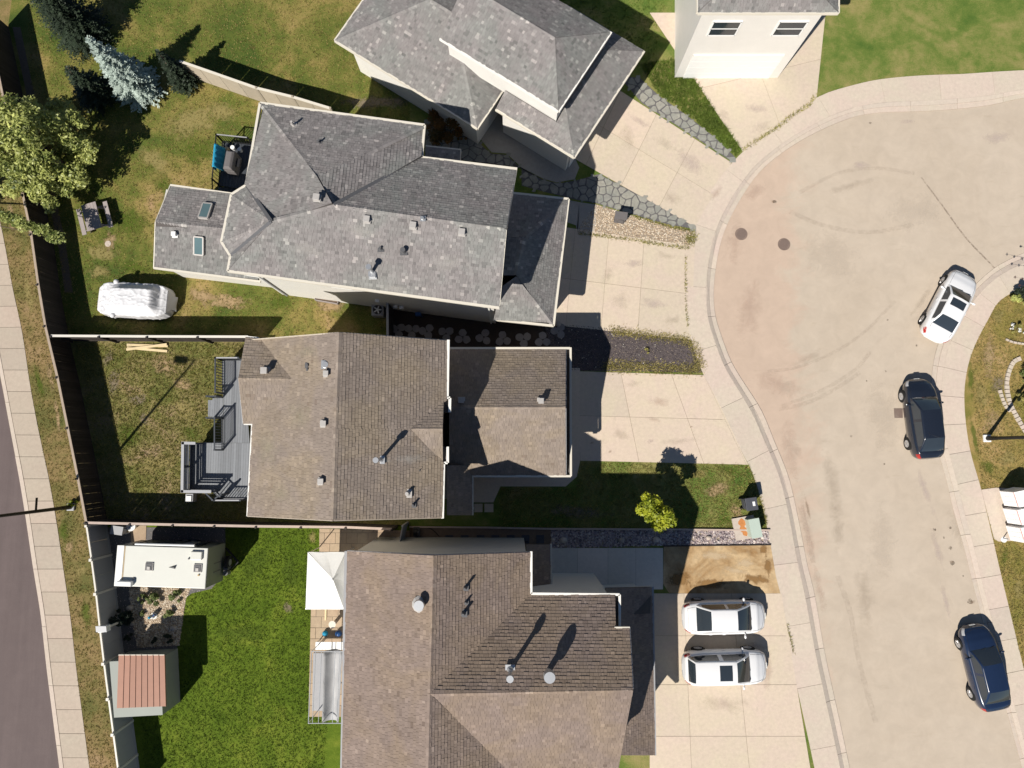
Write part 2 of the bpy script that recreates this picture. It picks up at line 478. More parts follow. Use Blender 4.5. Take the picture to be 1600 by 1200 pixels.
def road_mats():
    t = NT('pale_road')
    a = t.noise(0.16, 6, 0.65, dist=1.2); b = t.noise(1.1, 6, 0.7, dist=0.5); g = t.noise(70, 5, 0.85)
    sp = t.new('ShaderNodeSeparateXYZ'); t.l.new(t.coord(), sp.inputs[0])
    col = t.mix(t.ramp(a, [(0.35, 0), (0.65, 1)]), (0.430, 0.360, 0.285), (0.458, 0.388, 0.312))
    px = t.math('SUBTRACT', sp.outputs[0], 16.0)
    px = t.math('MULTIPLY', px, -0.26)
    bl = t.math('ADD', px, t.math('MULTIPLY', t.noise(0.30, 7, 0.7, dist=1.5), 2.0))
    col = t.mix(t.ramp(bl, [(0.6, 0), (1.0, 0.9)]), col, (0.455, 0.350, 0.275))
    col = t.mix(1.0, col, t.ramp(b, [(0.3, 0.93), (0.7, 1.06)]), 'MULTIPLY')
    st = t.noise(0.9, 5, 0.7, vec=t.mapped((0.6, 2.4, 1), (0, 0, R(35))))
    col = t.mix(t.ramp(st, [(0.60, 0), (0.75, 0.35)]), col, (0.34, 0.28, 0.21))
    col = t.mix(1.0, col, t.ramp(g, [(0.3, 0.92), (0.7, 1.07)]), 'MULTIPLY')
    t.col(col); t.rough(0.9, 0.2); t.bump(g, 0.3, 0.01); MATS['pale_road'] = t.m
    t = NT('dark_asphalt')
    g = t.noise(55, 5, 0.85); b = t.noise(1.3, 5, 0.6)
    lane = t.noise(0.5, 5, 0.6, vec=t.mapped((4.0, 0.25, 1), (0, 0, R(-12))))
    col = t.mix(b, (0.105, 0.080, 0.078), (0.135, 0.105, 0.10))
    col = t.mix(1.0, col, t.ramp(g, [(0.3, 0.8), (0.7, 1.2)]), 'MULTIPLY')
    col = t.mix(1.0, col, t.ramp(lane, [(0.3, 0.92), (0.7, 1.1)]), 'MULTIPLY')
    t.col(col); t.rough(0.85, 0.25); t.bump(g, 0.5, 0.01); MATS['dark_asphalt'] = t.m
    for nm, c, al in (('tyre_rubber_mark', (0.22, 0.165, 0.13), 0.11), ('oil_stain', (0.10, 0.08, 0.06), 0.6), ('seam_tar', (0.16, 0.12, 0.09), 0.45)):
        t = NT(nm); t.col(c); t.rough(0.9, 0.1)
        tr = t.new('ShaderNodeBsdfTransparent'); mx = t.new('ShaderNodeMixShader')
        f = t.math('MULTIPLY', t.ramp(t.noise(5.0, 5, 0.8), [(0.38, 0), (0.6, 1)]), al)
        t.l.new(f, mx.inputs[0]); t.l.new(tr.outputs[0], mx.inputs[1]); t.l.new(t.b.outputs[0], mx.inputs[2])
        t.l.new(mx.outputs[0], t.n['Material Output'].inputs[0]); MATS[nm] = t.m
road_mats()
M = MATS
# ------------------------------------------------------------------ ground
HARD = []          # outlines no grass grows through
def sheet(name, pts, z, mat, parent=None, thick=0.16, kind='structure', hard=False, label=None):
    pts = [Vector(p) for p in pts]
    o = obj(name, MB().prism(pts, z - thick, z), M[mat], parent, label=label, kind=kind if parent is None else None)
    if hard: HARD.append([(p.x, p.y) for p in pts])
    return o

def blades(name, pts, n, mat, hmin=0.03, hmax=0.075, kind='stuff', parent=None, label=None, clump=5, dens=None):
    xs = [p[0] for p in pts]; ys = [p[1] for p in pts]
    x = np.random.uniform(min(xs), max(xs), n * 3); y = np.random.uniform(min(ys), max(ys), n * 3)
    k = inpoly([(p[0], p[1]) for p in pts], x, y)
    for h in HARD: k &= ~inpoly(h, x, y)
    x = x[k][:n]; y = y[k][:n]; m = len(x)
    if m == 0: return None
    x = np.repeat(x, clump) + np.random.normal(0, 0.03, m * clump); y = np.repeat(y, clump) + np.random.normal(0, 0.03, m * clump)
    cl = np.repeat(np.random.rand(m), clump)
    m *= clump
    a = np.random.rand(m) * 2 * np.pi; w = np.random.uniform(0.010, 0.020, m); h = np.random.uniform(hmin, hmax, m)
    le = np.random.uniform(0.3, 1.1, m) * h; b = np.random.rand(m) * 2 * np.pi
    v = np.zeros((m, 3, 3))
    v[:, 0] = np.stack([x - np.cos(a) * w, y - np.sin(a) * w, np.zeros(m)], 1)
    v[:, 1] = np.stack([x + np.cos(a) * w, y + np.sin(a) * w, np.zeros(m)], 1)
    v[:, 2] = np.stack([x + np.cos(b) * le, y + np.sin(b) * le, h], 1)
    me = bpy.data.meshes.new(name)
    me.from_pydata(v.reshape(-1, 3).tolist(), [], np.arange(m * 3).reshape(-1, 3).tolist())
    at = me.attributes.new('tone', 'FLOAT', 'FACE'); at.data.foreach_set('value', np.clip(0.7 * cl + 0.3 * np.random.rand(m), 0, 1))
    me.materials.append(M[mat])
    o = bpy.data.objects.new(name, me); link(o, parent)
    return tag(o, label, None, None, kind)

def stones(name, pts, n, mat, r0, r1, parent=None, label=None, kind='stuff', z=0.0, big=0.0):
    xs = [p[0] for p in pts]; ys = [p[1] for p in pts]
    x = np.random.uniform(min(xs), max(xs), n * 4); y = np.random.uniform(min(ys), max(ys), n * 4)
    k = inpoly([(p[0], p[1]) for p in pts], x, y); x = x[k][:n]; y = y[k][:n]; m = len(x)
    base = np.array([(1, 0, 0), (.3, .95, 0), (-.8, .6, 0), (-.8, -.6, 0), (.3, -.95, 0), (.35, 0, .75), (-.3, .35, .8), (-.3, -.35, .75)])
    fs = [(0, 1, 5), (1, 6, 5), (1, 2, 6), (2, 3, 7), (2, 7, 6), (3, 4, 7), (4, 5, 7), (4, 0, 5), (5, 6, 7)]
    r = np.random.uniform(r0, r1, m) * (1 + big * (np.random.rand(m) > 0.93)); a = np.random.rand(m) * 2 * np.pi
    s = np.random.uniform(0.65, 1.0, (m, 1)); hz = np.random.uniform(0.45, 0.9, m)
    V = np.repeat(base[None], m, 0) * np.random.uniform(0.8, 1.2, (m, 8, 1))
    X = V[..., 0]; Y = V[..., 1] * s; Z = V[..., 2] * hz[:, None]
    c, sn = np.cos(a)[:, None], np.sin(a)[:, None]
    P = np.stack([(X * c - Y * sn) * r[:, None] + x[:, None], (X * sn + Y * c) * r[:, None] + y[:, None], Z * r[:, None] + z], 2)
    F = (np.array(fs)[None] + (np.arange(m) * 8)[:, None, None]).reshape(-1, 3)
    me = bpy.data.meshes.new(name); me.from_pydata(P.reshape(-1, 3).tolist(), [], F.tolist())
    at = me.attributes.new('tone', 'FLOAT', 'FACE'); at.data.foreach_set('value', np.repeat(np.random.rand(m), 9))
    me.materials.append(M[mat]); o = bpy.data.objects.new(name, me); link(o, parent)
    return tag(o, label, None, None, kind)

g = MB(); E = 260
g.add([(-E, -E, -0.17), (E, -E, -0.17), (E, E, -0.17), (-E, E, -0.17)], [(0, 1, 2, 3)])
obj('ground', g, M['lawn_west'], kind='structure', label='dry grass ground around the lots')

# --- west road, curb, pavement
WR = smooth_line(PX([(-30, 240), (0, 345), (20, 450), (35, 520), (47, 600), (61, 675), (76, 745), (88, 812), (99, 887), (110, 962), (120, 1050), (140, 1200), (148, 1260)]), 61)
WL = smooth_line(PX([(-75, 240), (-46, 345), (-28, 450), (-14, 520), (2, 600), (16, 675), (30, 750), (40, 812), (51, 887), (63, 962), (73, 1050), (92, 1200), (99, 1260)]), 61)
# carry both edges on northwards in a straight line, out of the picture
dn = (WR[0] - WR[3]).normalized()
WRn = [WR[0] + dn * 9] + WR; WLn = [WL[0] + dn * 9] + WL
sheet('west_road', [WLn[0] + Vector((-22, 0, 0))] + WLn + [WLn[-1] + Vector((-22, 0, 0))], -0.10, 'dark_asphalt', thick=0.05, label='dark brownish asphalt road along the left edge')
def band(name, A, B, f0, f1, n, gap, z, mat, parent, thick=0.12, child='slab', zin=None):
    """slabs between two edge lines A and B (fractions f0..f1 across), n along"""
    K = len(A) - 1
    for i in range(n):
        t0 = i / n; t1 = (i + 1) / n
        cuts = np.linspace(t0, t1, max(2, int(2 + K / n)))
        L = []; Rr = []
        for t in cuts:
            x = t * K; k = min(int(x), K - 1); a = A[k].lerp(A[k + 1], x - k); b = B[k].lerp(B[k + 1], x - k)
            L.append(a.lerp(b, f0)); Rr.append(a.lerp(b, f1))
        def pull(P):
            d = (P[1] - P[0]).normalized() * gap / 2; P[0] = P[0] + d
            d = (P[-2] - P[-1]).normalized() * gap / 2; P[-1] = P[-1] + d
        pull(L); pull(Rr)
        ring = L + Rr[::-1]; m = len(L)
        ar = sum(ring[j].x * ring[(j + 1) % (2 * m)].y - ring[(j + 1) % (2 * m)].x * ring[j].y for j in range(2 * m))
        zl = z if zin is None else zin
        z_of = [zl] * m + [z] * m
        jit = random.uniform(-0.004, 0.004)
        lo = [Vector((p.x, p.y, min(z, zl) - thick)) for p in ring]; hi = [Vector((p.x, p.y, zz + jit)) for p, zz in zip(ring, z_of)]
        if ar < 0: lo.reverse(); hi.reverse()
        k2 = 2 * m
        fs = [tuple(range(k2 - 1, -1, -1)), tuple(range(k2, 2 * k2))] + [(j, (j + 1) % k2, k2 + (j + 1) % k2, k2 + j) for j in range(k2)]
        obj(child, MB().add(lo + hi, fs), M[mat], parent)
def structure_root(name, label):
    o = bpy.data.objects.new(name, None); link(o); o['kind'] = 'structure'; o['label'] = label; return o
def bed(name, A, B, z, mat, parent):
    ring = A + B[::-1]
    obj(name, MB().prism(ring, z - 0.06, z), M[mat], parent)
    HARD.append([(p.x, p.y) for p in ring])
ws = structure_root('west_sidewalk', 'concrete pavement with curb beside the dark asphalt road')
bed('bed', WLn, WRn, -0.02, 'joint_dirt', ws)
band('slab', WLn, WRn, 0.17, 1.0, 30, 0.022, 0.02, 'west_concrete', ws)
band('curb', WLn, WRn, 0.0, 0.155, 12, 0.02, 0.025, 'curb_concrete', ws, zin=-0.02, child='curb')

# --- cul-de-sac road and its two pavements
IN_O = smooth_line(PX([(1640, 108), (1560, 112), (1500, 116), (1440, 118), (1375, 124), (1330, 134), (1280, 150), (1236, 180), (1190, 212), (1144, 254), (1110, 300), (1085, 350), (1075, 395), (1070, 450), (1073, 500), (1079, 530), (1096, 580), (1110, 605), (1135, 655), (1156, 700), (1174, 735), (1187, 775), (1197, 815), (1203, 860), (1210, 905), (1219, 945), (1230, 1000), (1240, 1050), (1262, 1150), (1285, 1260)]), 117)
IN_R = smooth_line(PX([(1640, 146), (1590, 154), (1550, 163), (1500, 169), (1440, 173), (1375, 175), (1325, 185), (1257, 216), (1200, 256), (1168, 294), (1137, 350), (1123, 395), (1116, 450), (1118, 490), (1127, 522), (1142, 562), (1158, 590), (1190, 640), (1211, 690), (1233, 745), (1246, 800), (1256, 850), (1263, 885), (1274, 930), (1286, 1000), (1296, 1050), (1318, 1150), (1341, 1260)]), 117)
def nearest_on(line, pts):
    out = []; last = 0.0; n = len(line) - 1
    for p in pts:
        best = None
        for i in range(n):
            a, b = line[i], line[i + 1]; d = b - a; t = max(0, min(1, (p - a).dot(d) / d.length_squared)); q = a + d * t
            if best is None or (p - q).length < best[0]: best = ((p - q).length, i + t, q)
        out.append(best[2])
    return out
IN_O = nearest_on(IN_O, IN_R)
EA_R = smooth_line(PX([(1680, 372), (1640, 380), (1600, 395), (1557, 417), (1520, 450), (1490, 490), (1468, 535), (1458, 580), (1455, 640), (1465, 695), (1480, 750), (1492, 800), (1508, 857), (1521, 910), (1534, 960), (1558, 1050), (1585, 1150), (1615, 1260)]), 91)
EA_O = smooth_line(PX([(1700, 418), (1650, 430), (1600, 448), (1562, 470), (1545, 497), (1525, 535), (1513, 568), (1507, 605), (1507, 640), (1511, 678), (1518, 714), (1532, 762), (1551, 842), (1562, 890), (1574, 940), (1600, 1047), (1628, 1150), (1660, 1260)]), 91)
road_pts = IN_R + EA_R[::-1]
road = sheet('road', road_pts + [W(1750, 372, 0), W(1750, 140, 0)], -0.10, 'pale_road', thick=0.06, label='pale beige road surface of the cul-de-sac')
HARD.append([(p.x, p.y) for p in road_pts])
EA_O = nearest_on(EA_O, EA_R)
ns = structure_root('inner_sidewalk', 'concrete pavement and rolled curb curving past the driveways')
bed('bed', IN_O, IN_R, -0.13, 'joint_dirt', ns)
band('slab', IN_O, IN_R, 0.0, 0.717, 17, 0.014, 0.02, 'sidewalk_concrete', ns)
band('curb', IN_O, IN_R, 0.72, 0.84, 20, 0.02, -0.045, 'curb_concrete', ns, zin=0.022, child='curb')
band('gutter', IN_O, IN_R, 0.843, 0.995, 20, 0.02, -0.065, 'sidewalk_concrete', ns, child='gutter')
es = structure_root('east_sidewalk', 'concrete pavement and curb on the right side of the road')
bed('bed', EA_R, EA_O, -0.13, 'joint_dirt', es)
band('slab', EA_R, EA_O, 0.30, 1.0, 21, 0.018, 0.02, 'sidewalk_concrete', es)
band('curb', EA_R, EA_O, 0.15, 0.297, 15, 0.02, 0.022, 'curb_concrete', es, zin=-0.06, child='curb')
band('gutter', EA_R, EA_O, 0.005, 0.147, 15, 0.02, -0.085, 'sidewalk_concrete', es, child='gutter')

# marks on the road: flat strips a few millimetres above it
def strip(name, pts, w, mat, z=-0.094, parent=road):
    P = smooth_line(PX(pts), 40); L = []; Rr = []
    for i, p in enumerate(P):
        d = (P[min(i + 1, 39)] - P[max(i - 1, 0)]).normalized(); nrm = Vector((-d.y, d.x, 0)) * w / 2 * (0.85 + 0.3 * random.random())
        L.append(Vector((p.x + nrm.x, p.y + nrm.y, z))); Rr.append(Vector((p.x - nrm.x, p.y - nrm.y, z)))
    vs = L + Rr; fs = [(i, 40 + i, 41 + i, i + 1) for i in range(39)]
    obj(name, MB().add(vs, fs), M[mat], parent)
strip('tyre_mark', [(1222, 634), (1262, 620), (1300, 602), (1340, 575), (1362, 548)], 0.20, 'tyre_rubber_mark', -0.094)
strip('tyre_mark', [(1218, 640), (1262, 629), (1302, 610), (1345, 582)], 0.22, 'tyre_rubber_mark', -0.0935)
strip('tyre_mark', [(1200, 580), (1245, 574), (1300, 552), (1350, 520), (1400, 470)], 0.18, 'tyre_rubber_mark', -0.093)
strip('tyre_mark', [(1235, 330), (1290, 352), (1360, 362), (1430, 350)], 0.25, 'tyre_rubber_mark', -0.0925)
strip('tyre_mark', [(1250, 300), (1310, 270), (1370, 262), (1430, 270)], 0.22, 'tyre_rubber_mark', -0.092)
strip('tyre_mark', [(1310, 900), (1330, 960), (1345, 1040), (1370, 1130)], 0.3, 'tyre_rubber_mark', -0.0915)
strip('tyre_mark', [(1252, 790), (1262, 830), (1272, 880)], 0.3, 'tyre_rubber_mark', -0.091)
strip('pavement_seam', [(1440, 275), (1475, 322), (1510, 370), (1548, 410), (1562, 425)], 0.09, 'seam_tar', -0.0905)
for i, (u, v, r) in enumerate([(1460, 828, .11), (1485, 825, .09), (1485, 856, .11), (1489, 880, .14), (1516, 940, .16), (1475, 840, .06), (1505, 900, .05), (1387, 500, .06), (1432, 540, .07), (1354, 595, .05), (1384, 580, .06), (1412, 625, .05), (1330, 682, .07), (1210, 315, .13), (1382, 725, .06), (1360, 192, .08)]):
    m = MB(); c = W(u, v, -0.0895 + i * 0.0001); k = 9
    ring = [c + Vector((math.cos(2 * math.pi * j / k) * r * random.uniform(.6, 1.2), math.sin(2 * math.pi * j / k) * r * random.uniform(.6, 1.2), 0)) for j in range(k)]
    m.add(ring, [tuple(range(k))]); obj('oil_stain', m, M['oil_stain'], road)
for u, v in ((1159, 365), (1226, 381)):
    c = W(u, v, 0)
    t = thing('manhole_cover', 'round iron manhole cover nearer the curb' if u < 1200 else 'round iron manhole cover further out in the road', 'manhole cover', (c.x, c.y, -0.10), group='manhole covers in the cul-de-sac')
    m = MB().tube(c + Vector((0, 0, -0.12)), c + Vector((0, 0, -0.085)), 0.30, n=28); obj('lid', m, M['iron_cover'], t)
    m = MB()
    for j in range(28):
        a = 2 * math.pi * j / 28; b = 2 * math.pi * (j + 1) / 28; z = -0.088
        q = [Vector((c.x + math.cos(x) * rr, c.y + math.sin(x) * rr, z)) for x, rr in ((a, .31), (a, .37), (b, .37), (b, .31))]
        m.add(q, [(0, 1, 2, 3)])
    for j in range(-2, 3): m.beam(c + Vector((-0.2, j * 0.09, -0.083)), c + Vector((0.2, j * 0.09, -0.083)), 0.03, 0.008)
    obj('frame_ring', m, M['iron_cover'], t)

# --- lawns
west_fence_top = [(22, 235), (36, 305), (49, 367), (60, 445), (71, 510), (90, 590), (106, 669), (122, 748), (135, 817)]
FB = [Vector((p.x, p.y, 0)) for p in PX(west_fence_top, 1.85)]
vinyl_top = [(135, 822), (148, 910), (155, 975), (164, 1050), (184, 1200), (192, 1260)]
VB = [Vector((p.x, p.y, 0)) for p in PX(vinyl_top, 1.85)]
FBn = [FB[0] + (FB[0] - FB[2]).normalized() * 9] + FB
verge = WRn + (FBn + VB[1:])[::-1]
sheet('verge_lawn', verge, 0.0, 'lawn_west', label='dry grass verge between pavement and fence')
y1 = [W(640, -90), W(640, 150), W(640, 533), W(110, 533)] + FBn[:5][::-1] + [W(30, -90)]
sheet('north_yard_lawn', y1, 0.0, 'lawn_north_yard', label='green and yellow lawn behind the grey roofed house')
y2 = [W(640, 533), W(640, 822)] + FB[::-1][:5] + [W(110, 533)]
sheet('middle_yard_lawn', y2, 0.0, 'lawn_middle_yard', label='patchy lawn behind the middle house')
y3 = [W(860, 822), W(860, 1260)] + VB[::-1]
sheet('south_yard_lawn', y3, 0.0, 'lawn_lush', label='lush green lawn beside the trailer')
fr = [W(640, -90), W(1650, -90)] + IN_O + [W(860, 1260), W(860, 822), W(640, 822)]
sheet('front_lawn', fr, -0.002, 'lawn_front', label='front lawns between the houses and the pavement')
ea = EA_O + [W(1760, 1260), W(1760, 430)]
sheet('east_lawn', ea, 0.0, 'lawn_east', label='dry lawn beyond the right pavement')

# --- driveways and paths
def driveway(name, label, quad, us, vs, mat='driveway_concrete', z=0.02, gap=0.018, drop=()):
    root = structure_root(name, label)
    q = PX(quad)           # nw, ne, se, sw
    def at(s, t): return q[0].lerp(q[1], s).lerp(q[3].lerp(q[2], s), t)
    obj('bed', MB().prism([Vector((p.x, p.y, 0)) for p in q], -0.05, 0.004), M['joint_dirt'], root)
    HARD.append([(p.x, p.y) for p in q])
    for i in range(len(us) - 1):
        for j in range(len(vs) - 1):
            if (i, j) in drop: continue
            c = [at(us[i], vs[j]), at(us[i + 1], vs[j]), at(us[i + 1], vs[j + 1]), at(us[i], vs[j + 1])]
            m = sum(c, Vector()) / 4
            c = [p + (m - p).normalized() * gap * 0.7 for p in c]
            obj('slab', MB().prism(c, -0.08, z + random.uniform(-.004, .004)), M[mat], root)
    return root
driveway('grey_house_driveway', 'concrete driveway of the grey roofed house', [(862, 352), (1086, 384), (1080, 531), (845, 506)], [0, .165, .40, .645, 1], [0, .52, 1])
driveway('middle_driveway', 'concrete driveway of the middle house', [(872, 579), (1100, 586), (1166, 726), (872, 719)], [0, .118, .43, .775, 1], [0, .50, 1])
# the middle driveway flares to the pavement
fl = structure_root('driveway_flare', 'concrete wedge between the middle driveway and the pavement')
obj('slab', MB().prism(PX([(1101, 588), (1111, 605), (1136, 655), (1156, 700), (1169, 726), (1160, 726), (1098, 586)]), -0.08, 0.012), M['driveway_concrete'], fl)
driveway('north_driveway', 'wide concrete driveway of the white walled house', [(830, 52), (1143, 254), (1086, 355), (778, 180)], [0, .25, .45, .63, .82, 1], [0, .5, 1])
driveway('far_north_driveway', 'pale concrete driveway at the top of the cul-de-sac', [(1015, 20), (1290, 20), (1276, 153), (1160, 237)], [0, .5, 1], [0, .55, 1])
driveway('south_driveway', 'concrete driveway under the two white cars', [(1015, 927), (1221, 927), (1272, 1235), (1015, 1235)], [0, .26, .62, 1], [0, .22, .47, .73, 1])
driveway('side_walk_slabs', 'shaded concrete slabs beside the southern house', [(838, 856), (1036, 856), (1036, 921), (838, 921)], [0, .12, .325, .565, .785, 1], [0, 1], 'shade_lift_concrete')
mud = sheet('sand_patch', PX([(1037, 854), (1204, 852), (1212, 900), (1219, 927), (1072, 927), (1045, 926), (1036, 912)]), 0.024, 'sand_mud', hard=True, thick=0.06, label='damp brown sand patch beside the white cars')
# garden path from the driveway round the middle garage to the porch
path_px = [(888, 575), (906, 575), (906, 722), (901, 745), (884, 760), (782, 760), (771, 785), (740, 785), (740, 742), (888, 742)]
sheet('garage_path', PX(path_px), 0.022, 'driveway_concrete', hard=True, label='narrow concrete path wrapping round the middle garage')
st = structure_root('porch_steps', 'two concrete steps at the end of the garage path')
for a, b, z in ((741, 754, 0.10), (757, 771, 0.10)):
    obj('step', MB().prism(PX([(a, 787), (b, 787), (b, 800), (a, 800)]), -0.05, z), M['driveway_concrete'], st)
# path of the north house
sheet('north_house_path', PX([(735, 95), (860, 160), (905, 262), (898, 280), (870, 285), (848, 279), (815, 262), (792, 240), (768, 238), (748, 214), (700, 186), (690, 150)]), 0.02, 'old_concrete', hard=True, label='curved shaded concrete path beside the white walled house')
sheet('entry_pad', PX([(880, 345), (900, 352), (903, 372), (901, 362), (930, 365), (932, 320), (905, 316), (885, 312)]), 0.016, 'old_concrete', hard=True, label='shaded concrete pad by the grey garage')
# flat stones between driveways
def flag_path(name, label, region, n, seed, base='yard_gravel'):
    reg = [(p.x, p.y) for p in PX(region)]
    root = sheet(name, PX(region), 0.008, base, hard=True, label=label)
    rs = np.random.RandomState(seed)
    xs = [p[0] for p in reg]; ys = [p[1] for p in reg]
    pts = []; tries = 0
    area = 0.5 * abs(sum(reg[i][0] * reg[(i + 1) % len(reg)][1] - reg[(i + 1) % len(reg)][0] * reg[i][1] for i in range(len(reg))))
    dmin = 0.78 * math.sqrt(area / n)
    while len(pts) < n and tries < 9000:
        tries += 1; p = (rs.uniform(min(xs), max(xs)), rs.uniform(min(ys), max(ys)))
        if inpoly(reg, [p[0]], [p[1]])[0] and all((p[0] - q[0]) ** 2 + (p[1] - q[1]) ** 2 > dmin ** 2 for q in pts): pts.append(p)
    for p in pts:
        cell = [(p[0] - 1, p[1] - 1), (p[0] + 1, p[1] - 1), (p[0] + 1, p[1] + 1), (p[0] - 1, p[1] + 1)]
        for q in pts:
            if q is p: continue
            dx, dy = q[0] - p[0], q[1] - p[1]; d = math.hypot(dx, dy)
            if d > 2.6: continue
            cell = clip_half(cell, dx / d, dy / d, (dx * (p[0] + q[0]) / 2 + dy * (p[1] + q[1]) / 2) / d - 0.03)
            if len(cell) < 3: break
        if len(cell) < 3: continue
        # stay inside the strip
        ring = []
        for i in range(len(cell)):
            a = Vector(cell[i]); b = Vector(cell[(i + 1) % len(cell)])
            for t in (0.12, 0.5, 0.88):
                q = a.lerp(b, t); k = 0
                while not inpoly(reg, [q.x], [q.y])[0] and k < 12: q = q.lerp(Vector(p), 0.12); k += 1
                if k: q = q.lerp(Vector(p), .10)
                ring.append(q + Vector((rs.uniform(-.015, .015), rs.uniform(-.015, .015))))
        obj('flagstone', MB().prism([Vector((q.x, q.y, 0)) for q in ring], -0.03, 0.03 + rs.uniform(-.008, .01)), M['flag_stone'], root)
    return root
flag_path('flagstone_strip', 'grey green flagstones laid between house and driveway', [(668, 190), (700, 190), (745, 222), (768, 240), (792, 242), (815, 264), (848, 281), (872, 287), (900, 282), (936, 272), (1088, 352), (1086, 358), (1040, 350), (985, 334), (930, 317), (900, 312), (860, 302), (815, 290), (815, 262), (720, 250), (664, 226)], 92, 3)
flag_path('upper_flagstone_strip', 'grey flagstones between the driveway and the weeds', [(966, 118), (1000, 122), (1030, 150), (1074, 181), (1116, 214), (1148, 245), (1143, 252), (1085, 214), (1003, 161)], 34, 5)
wd = PX([(1000, 100), (1066, 92), (1102, 150), (1125, 188), (1162, 232), (1149, 244), (1116, 213), (1074, 180), (1030, 149)])
sheet('weed_strip', wd, 0.012, 'lawn_front', label='narrow weedy strip between two driveways')
# gravel wedge with the utility box
gw = PX([(930, 319), (985, 336), (1040, 352), (1084, 362), (1078, 384), (990, 374), (900, 363), (915, 340)])
gr = sheet('gravel_wedge', gw, 0.010, 'gravel_base', hard=True, label='beige gravel wedge above the driveway')
stones('gravel', gw, 2600, 'pea_stone', 0.022, 0.05, z=0.012, label='loose beige gravel round the utility box')
# mulch bed between the driveways
mb_ = PX([(850, 505), (950, 512), (1000, 520), (1079, 532), (1097, 582), (990, 580), (890, 579), (890, 545), (860, 540)])
sheet('mulch_bed', mb_, 0.008, 'mulch_soil', label='dark mulch bed between two driveways')
stones('mulch', mb_, 5200, 'bark_chip', 0.018, 0.045, z=0.008, label='dark bark chips with weeds')
# dark soil between the houses, stepping stones
so = PX([(607, 470), (780, 500), (870, 512), (893, 545), (702, 545), (640, 545), (607, 532)])
sheet('side_soil', so, 0.006, 'garden_soil', hard=True, label='dark soil passage between the two houses')
cl = [(622, 516, .2), (644, 517, 0), (667, 518, .4), (697, 521, 0.1), (723, 527, 1.0), (756, 527, .7), (786, 530, 1.1), (818, 530, .1), (848, 531, 1.05), (873, 517, .5)]
where = ['faint three-lobed stepping stone nearest the side gate', 'second three-lobed stepping stone from the side gate', 'third three-lobed stepping stone from the side gate', 'fourth three-lobed stepping stone from the side gate', 'fifth three-lobed stepping stone, level with the middle roof edge', 'fifth three-lobed stepping stone counted from the driveway', 'fourth three-lobed stepping stone counted from the driveway', 'third three-lobed stepping stone counted from the driveway', 'second three-lobed stepping stone counted from the driveway', 'three-lobed stepping stone next to the driveway corner']
for (u, v, a), lb in zip(cl, where):
    c = W(u, v)
    t = thing('stepping_stone', lb, 'stepping stone', (c.x, c.y, 0), group='stepping stones in the dark passage')
    for k in range(3):
        an = a * 1.05 + k * 2.094 + 0.5; m = MB(); cc = Vector((c.x + math.cos(an) * .26, c.y + math.sin(an) * .26, 0))
        ring = [cc + Vector((math.cos(x) * .23 * random.uniform(.9, 1.1), math.sin(x) * .23 * random.uniform(.9, 1.1), 0)) for x in np.linspace(0, 2 * math.pi, 12, endpoint=False)]
        m.prism(ring, 0.0, 0.035 + k * 0.002); obj('lobe', m, M['step_stone'], t)
# river stone bed and the brown strip with pavers south of the middle house
rb = PX([(862, 828), (1060, 828), (1200, 829), (1203, 850), (1035, 852), (862, 856)])
sheet('river_stone_bed', rb, 0.004, 'gravel_base', hard=True, label='bed of rounded river stones')
stones('river_stones', rb, 3000, 'river_stone', 0.045, 0.085, z=0.004, big=0.6, label='pinkish grey river stones packed in a long bed')
for u, v, r, lb in ((880, 844, .22, 'largest pale boulder at the left end of the river stones'), (971, 844, .17, 'small pale boulder in the middle of the river stones'), (1025, 843, .2, 'grey pink boulder left of the brown sand patch'), (864, 843, .12, 'darker small boulder beside the first slabs'), (1107, 840, .16, 'white lit boulder at the right end of the river stones')):
    c = W(u, v); m = MB().sphere((c.x, c.y, 0.05), r, 12, 8, (1, .85, .75))
    m.v = [tuple(np.array(p) + (np.random.rand(3) - .5) * .03) for p in m.v]
    obj('boulder', m, M['pinkish_stone'], None, lb, smooth=True, cat='boulder', group='boulders in the river stone bed')
bs = PX([(640, 824), (862, 826), (862, 856), (830, 856), (640, 862)])
bstrip = sheet('brown_strip', bs, 0.004, 'brown_soil', hard=True, label='brown earth strip beside the southern house')
for i, u in enumerate((702, 726, 751, 774, 798, 821, 844)):
    c = PX([(u - 6, 836), (u + 6, 836), (u + 6, 849), (u - 6, 849)])
    o = obj('square_paver', MB().prism(c, 0.0, 0.035), M['dark_paver'], bstrip)
ed = thing('garden_edging', 'long thin timber edging above the river stones', 'edging', tuple(W(900, 826)))
m = MB(); P = PX([(640, 823), (760, 824), (860, 826), (1060, 827), (1160, 828), (1202, 828)])
for a, b in zip(P[:-1], P[1:]): m.beam(a + Vector((0, 0, .05)), b + Vector((0, 0, .05)), .09, .14)
obj('board', m, M['fence_cap_pink'], ed)
m = MB(); P = PX([(1036, 853), (1120, 852), (1204, 851)])
for a, b in zip(P[:-1], P[1:]): m.beam(a + Vector((0, 0, .04)), b + Vector((0, 0, .04)), .06, .1)
obj('board', m, M['fence_dark'], ed)
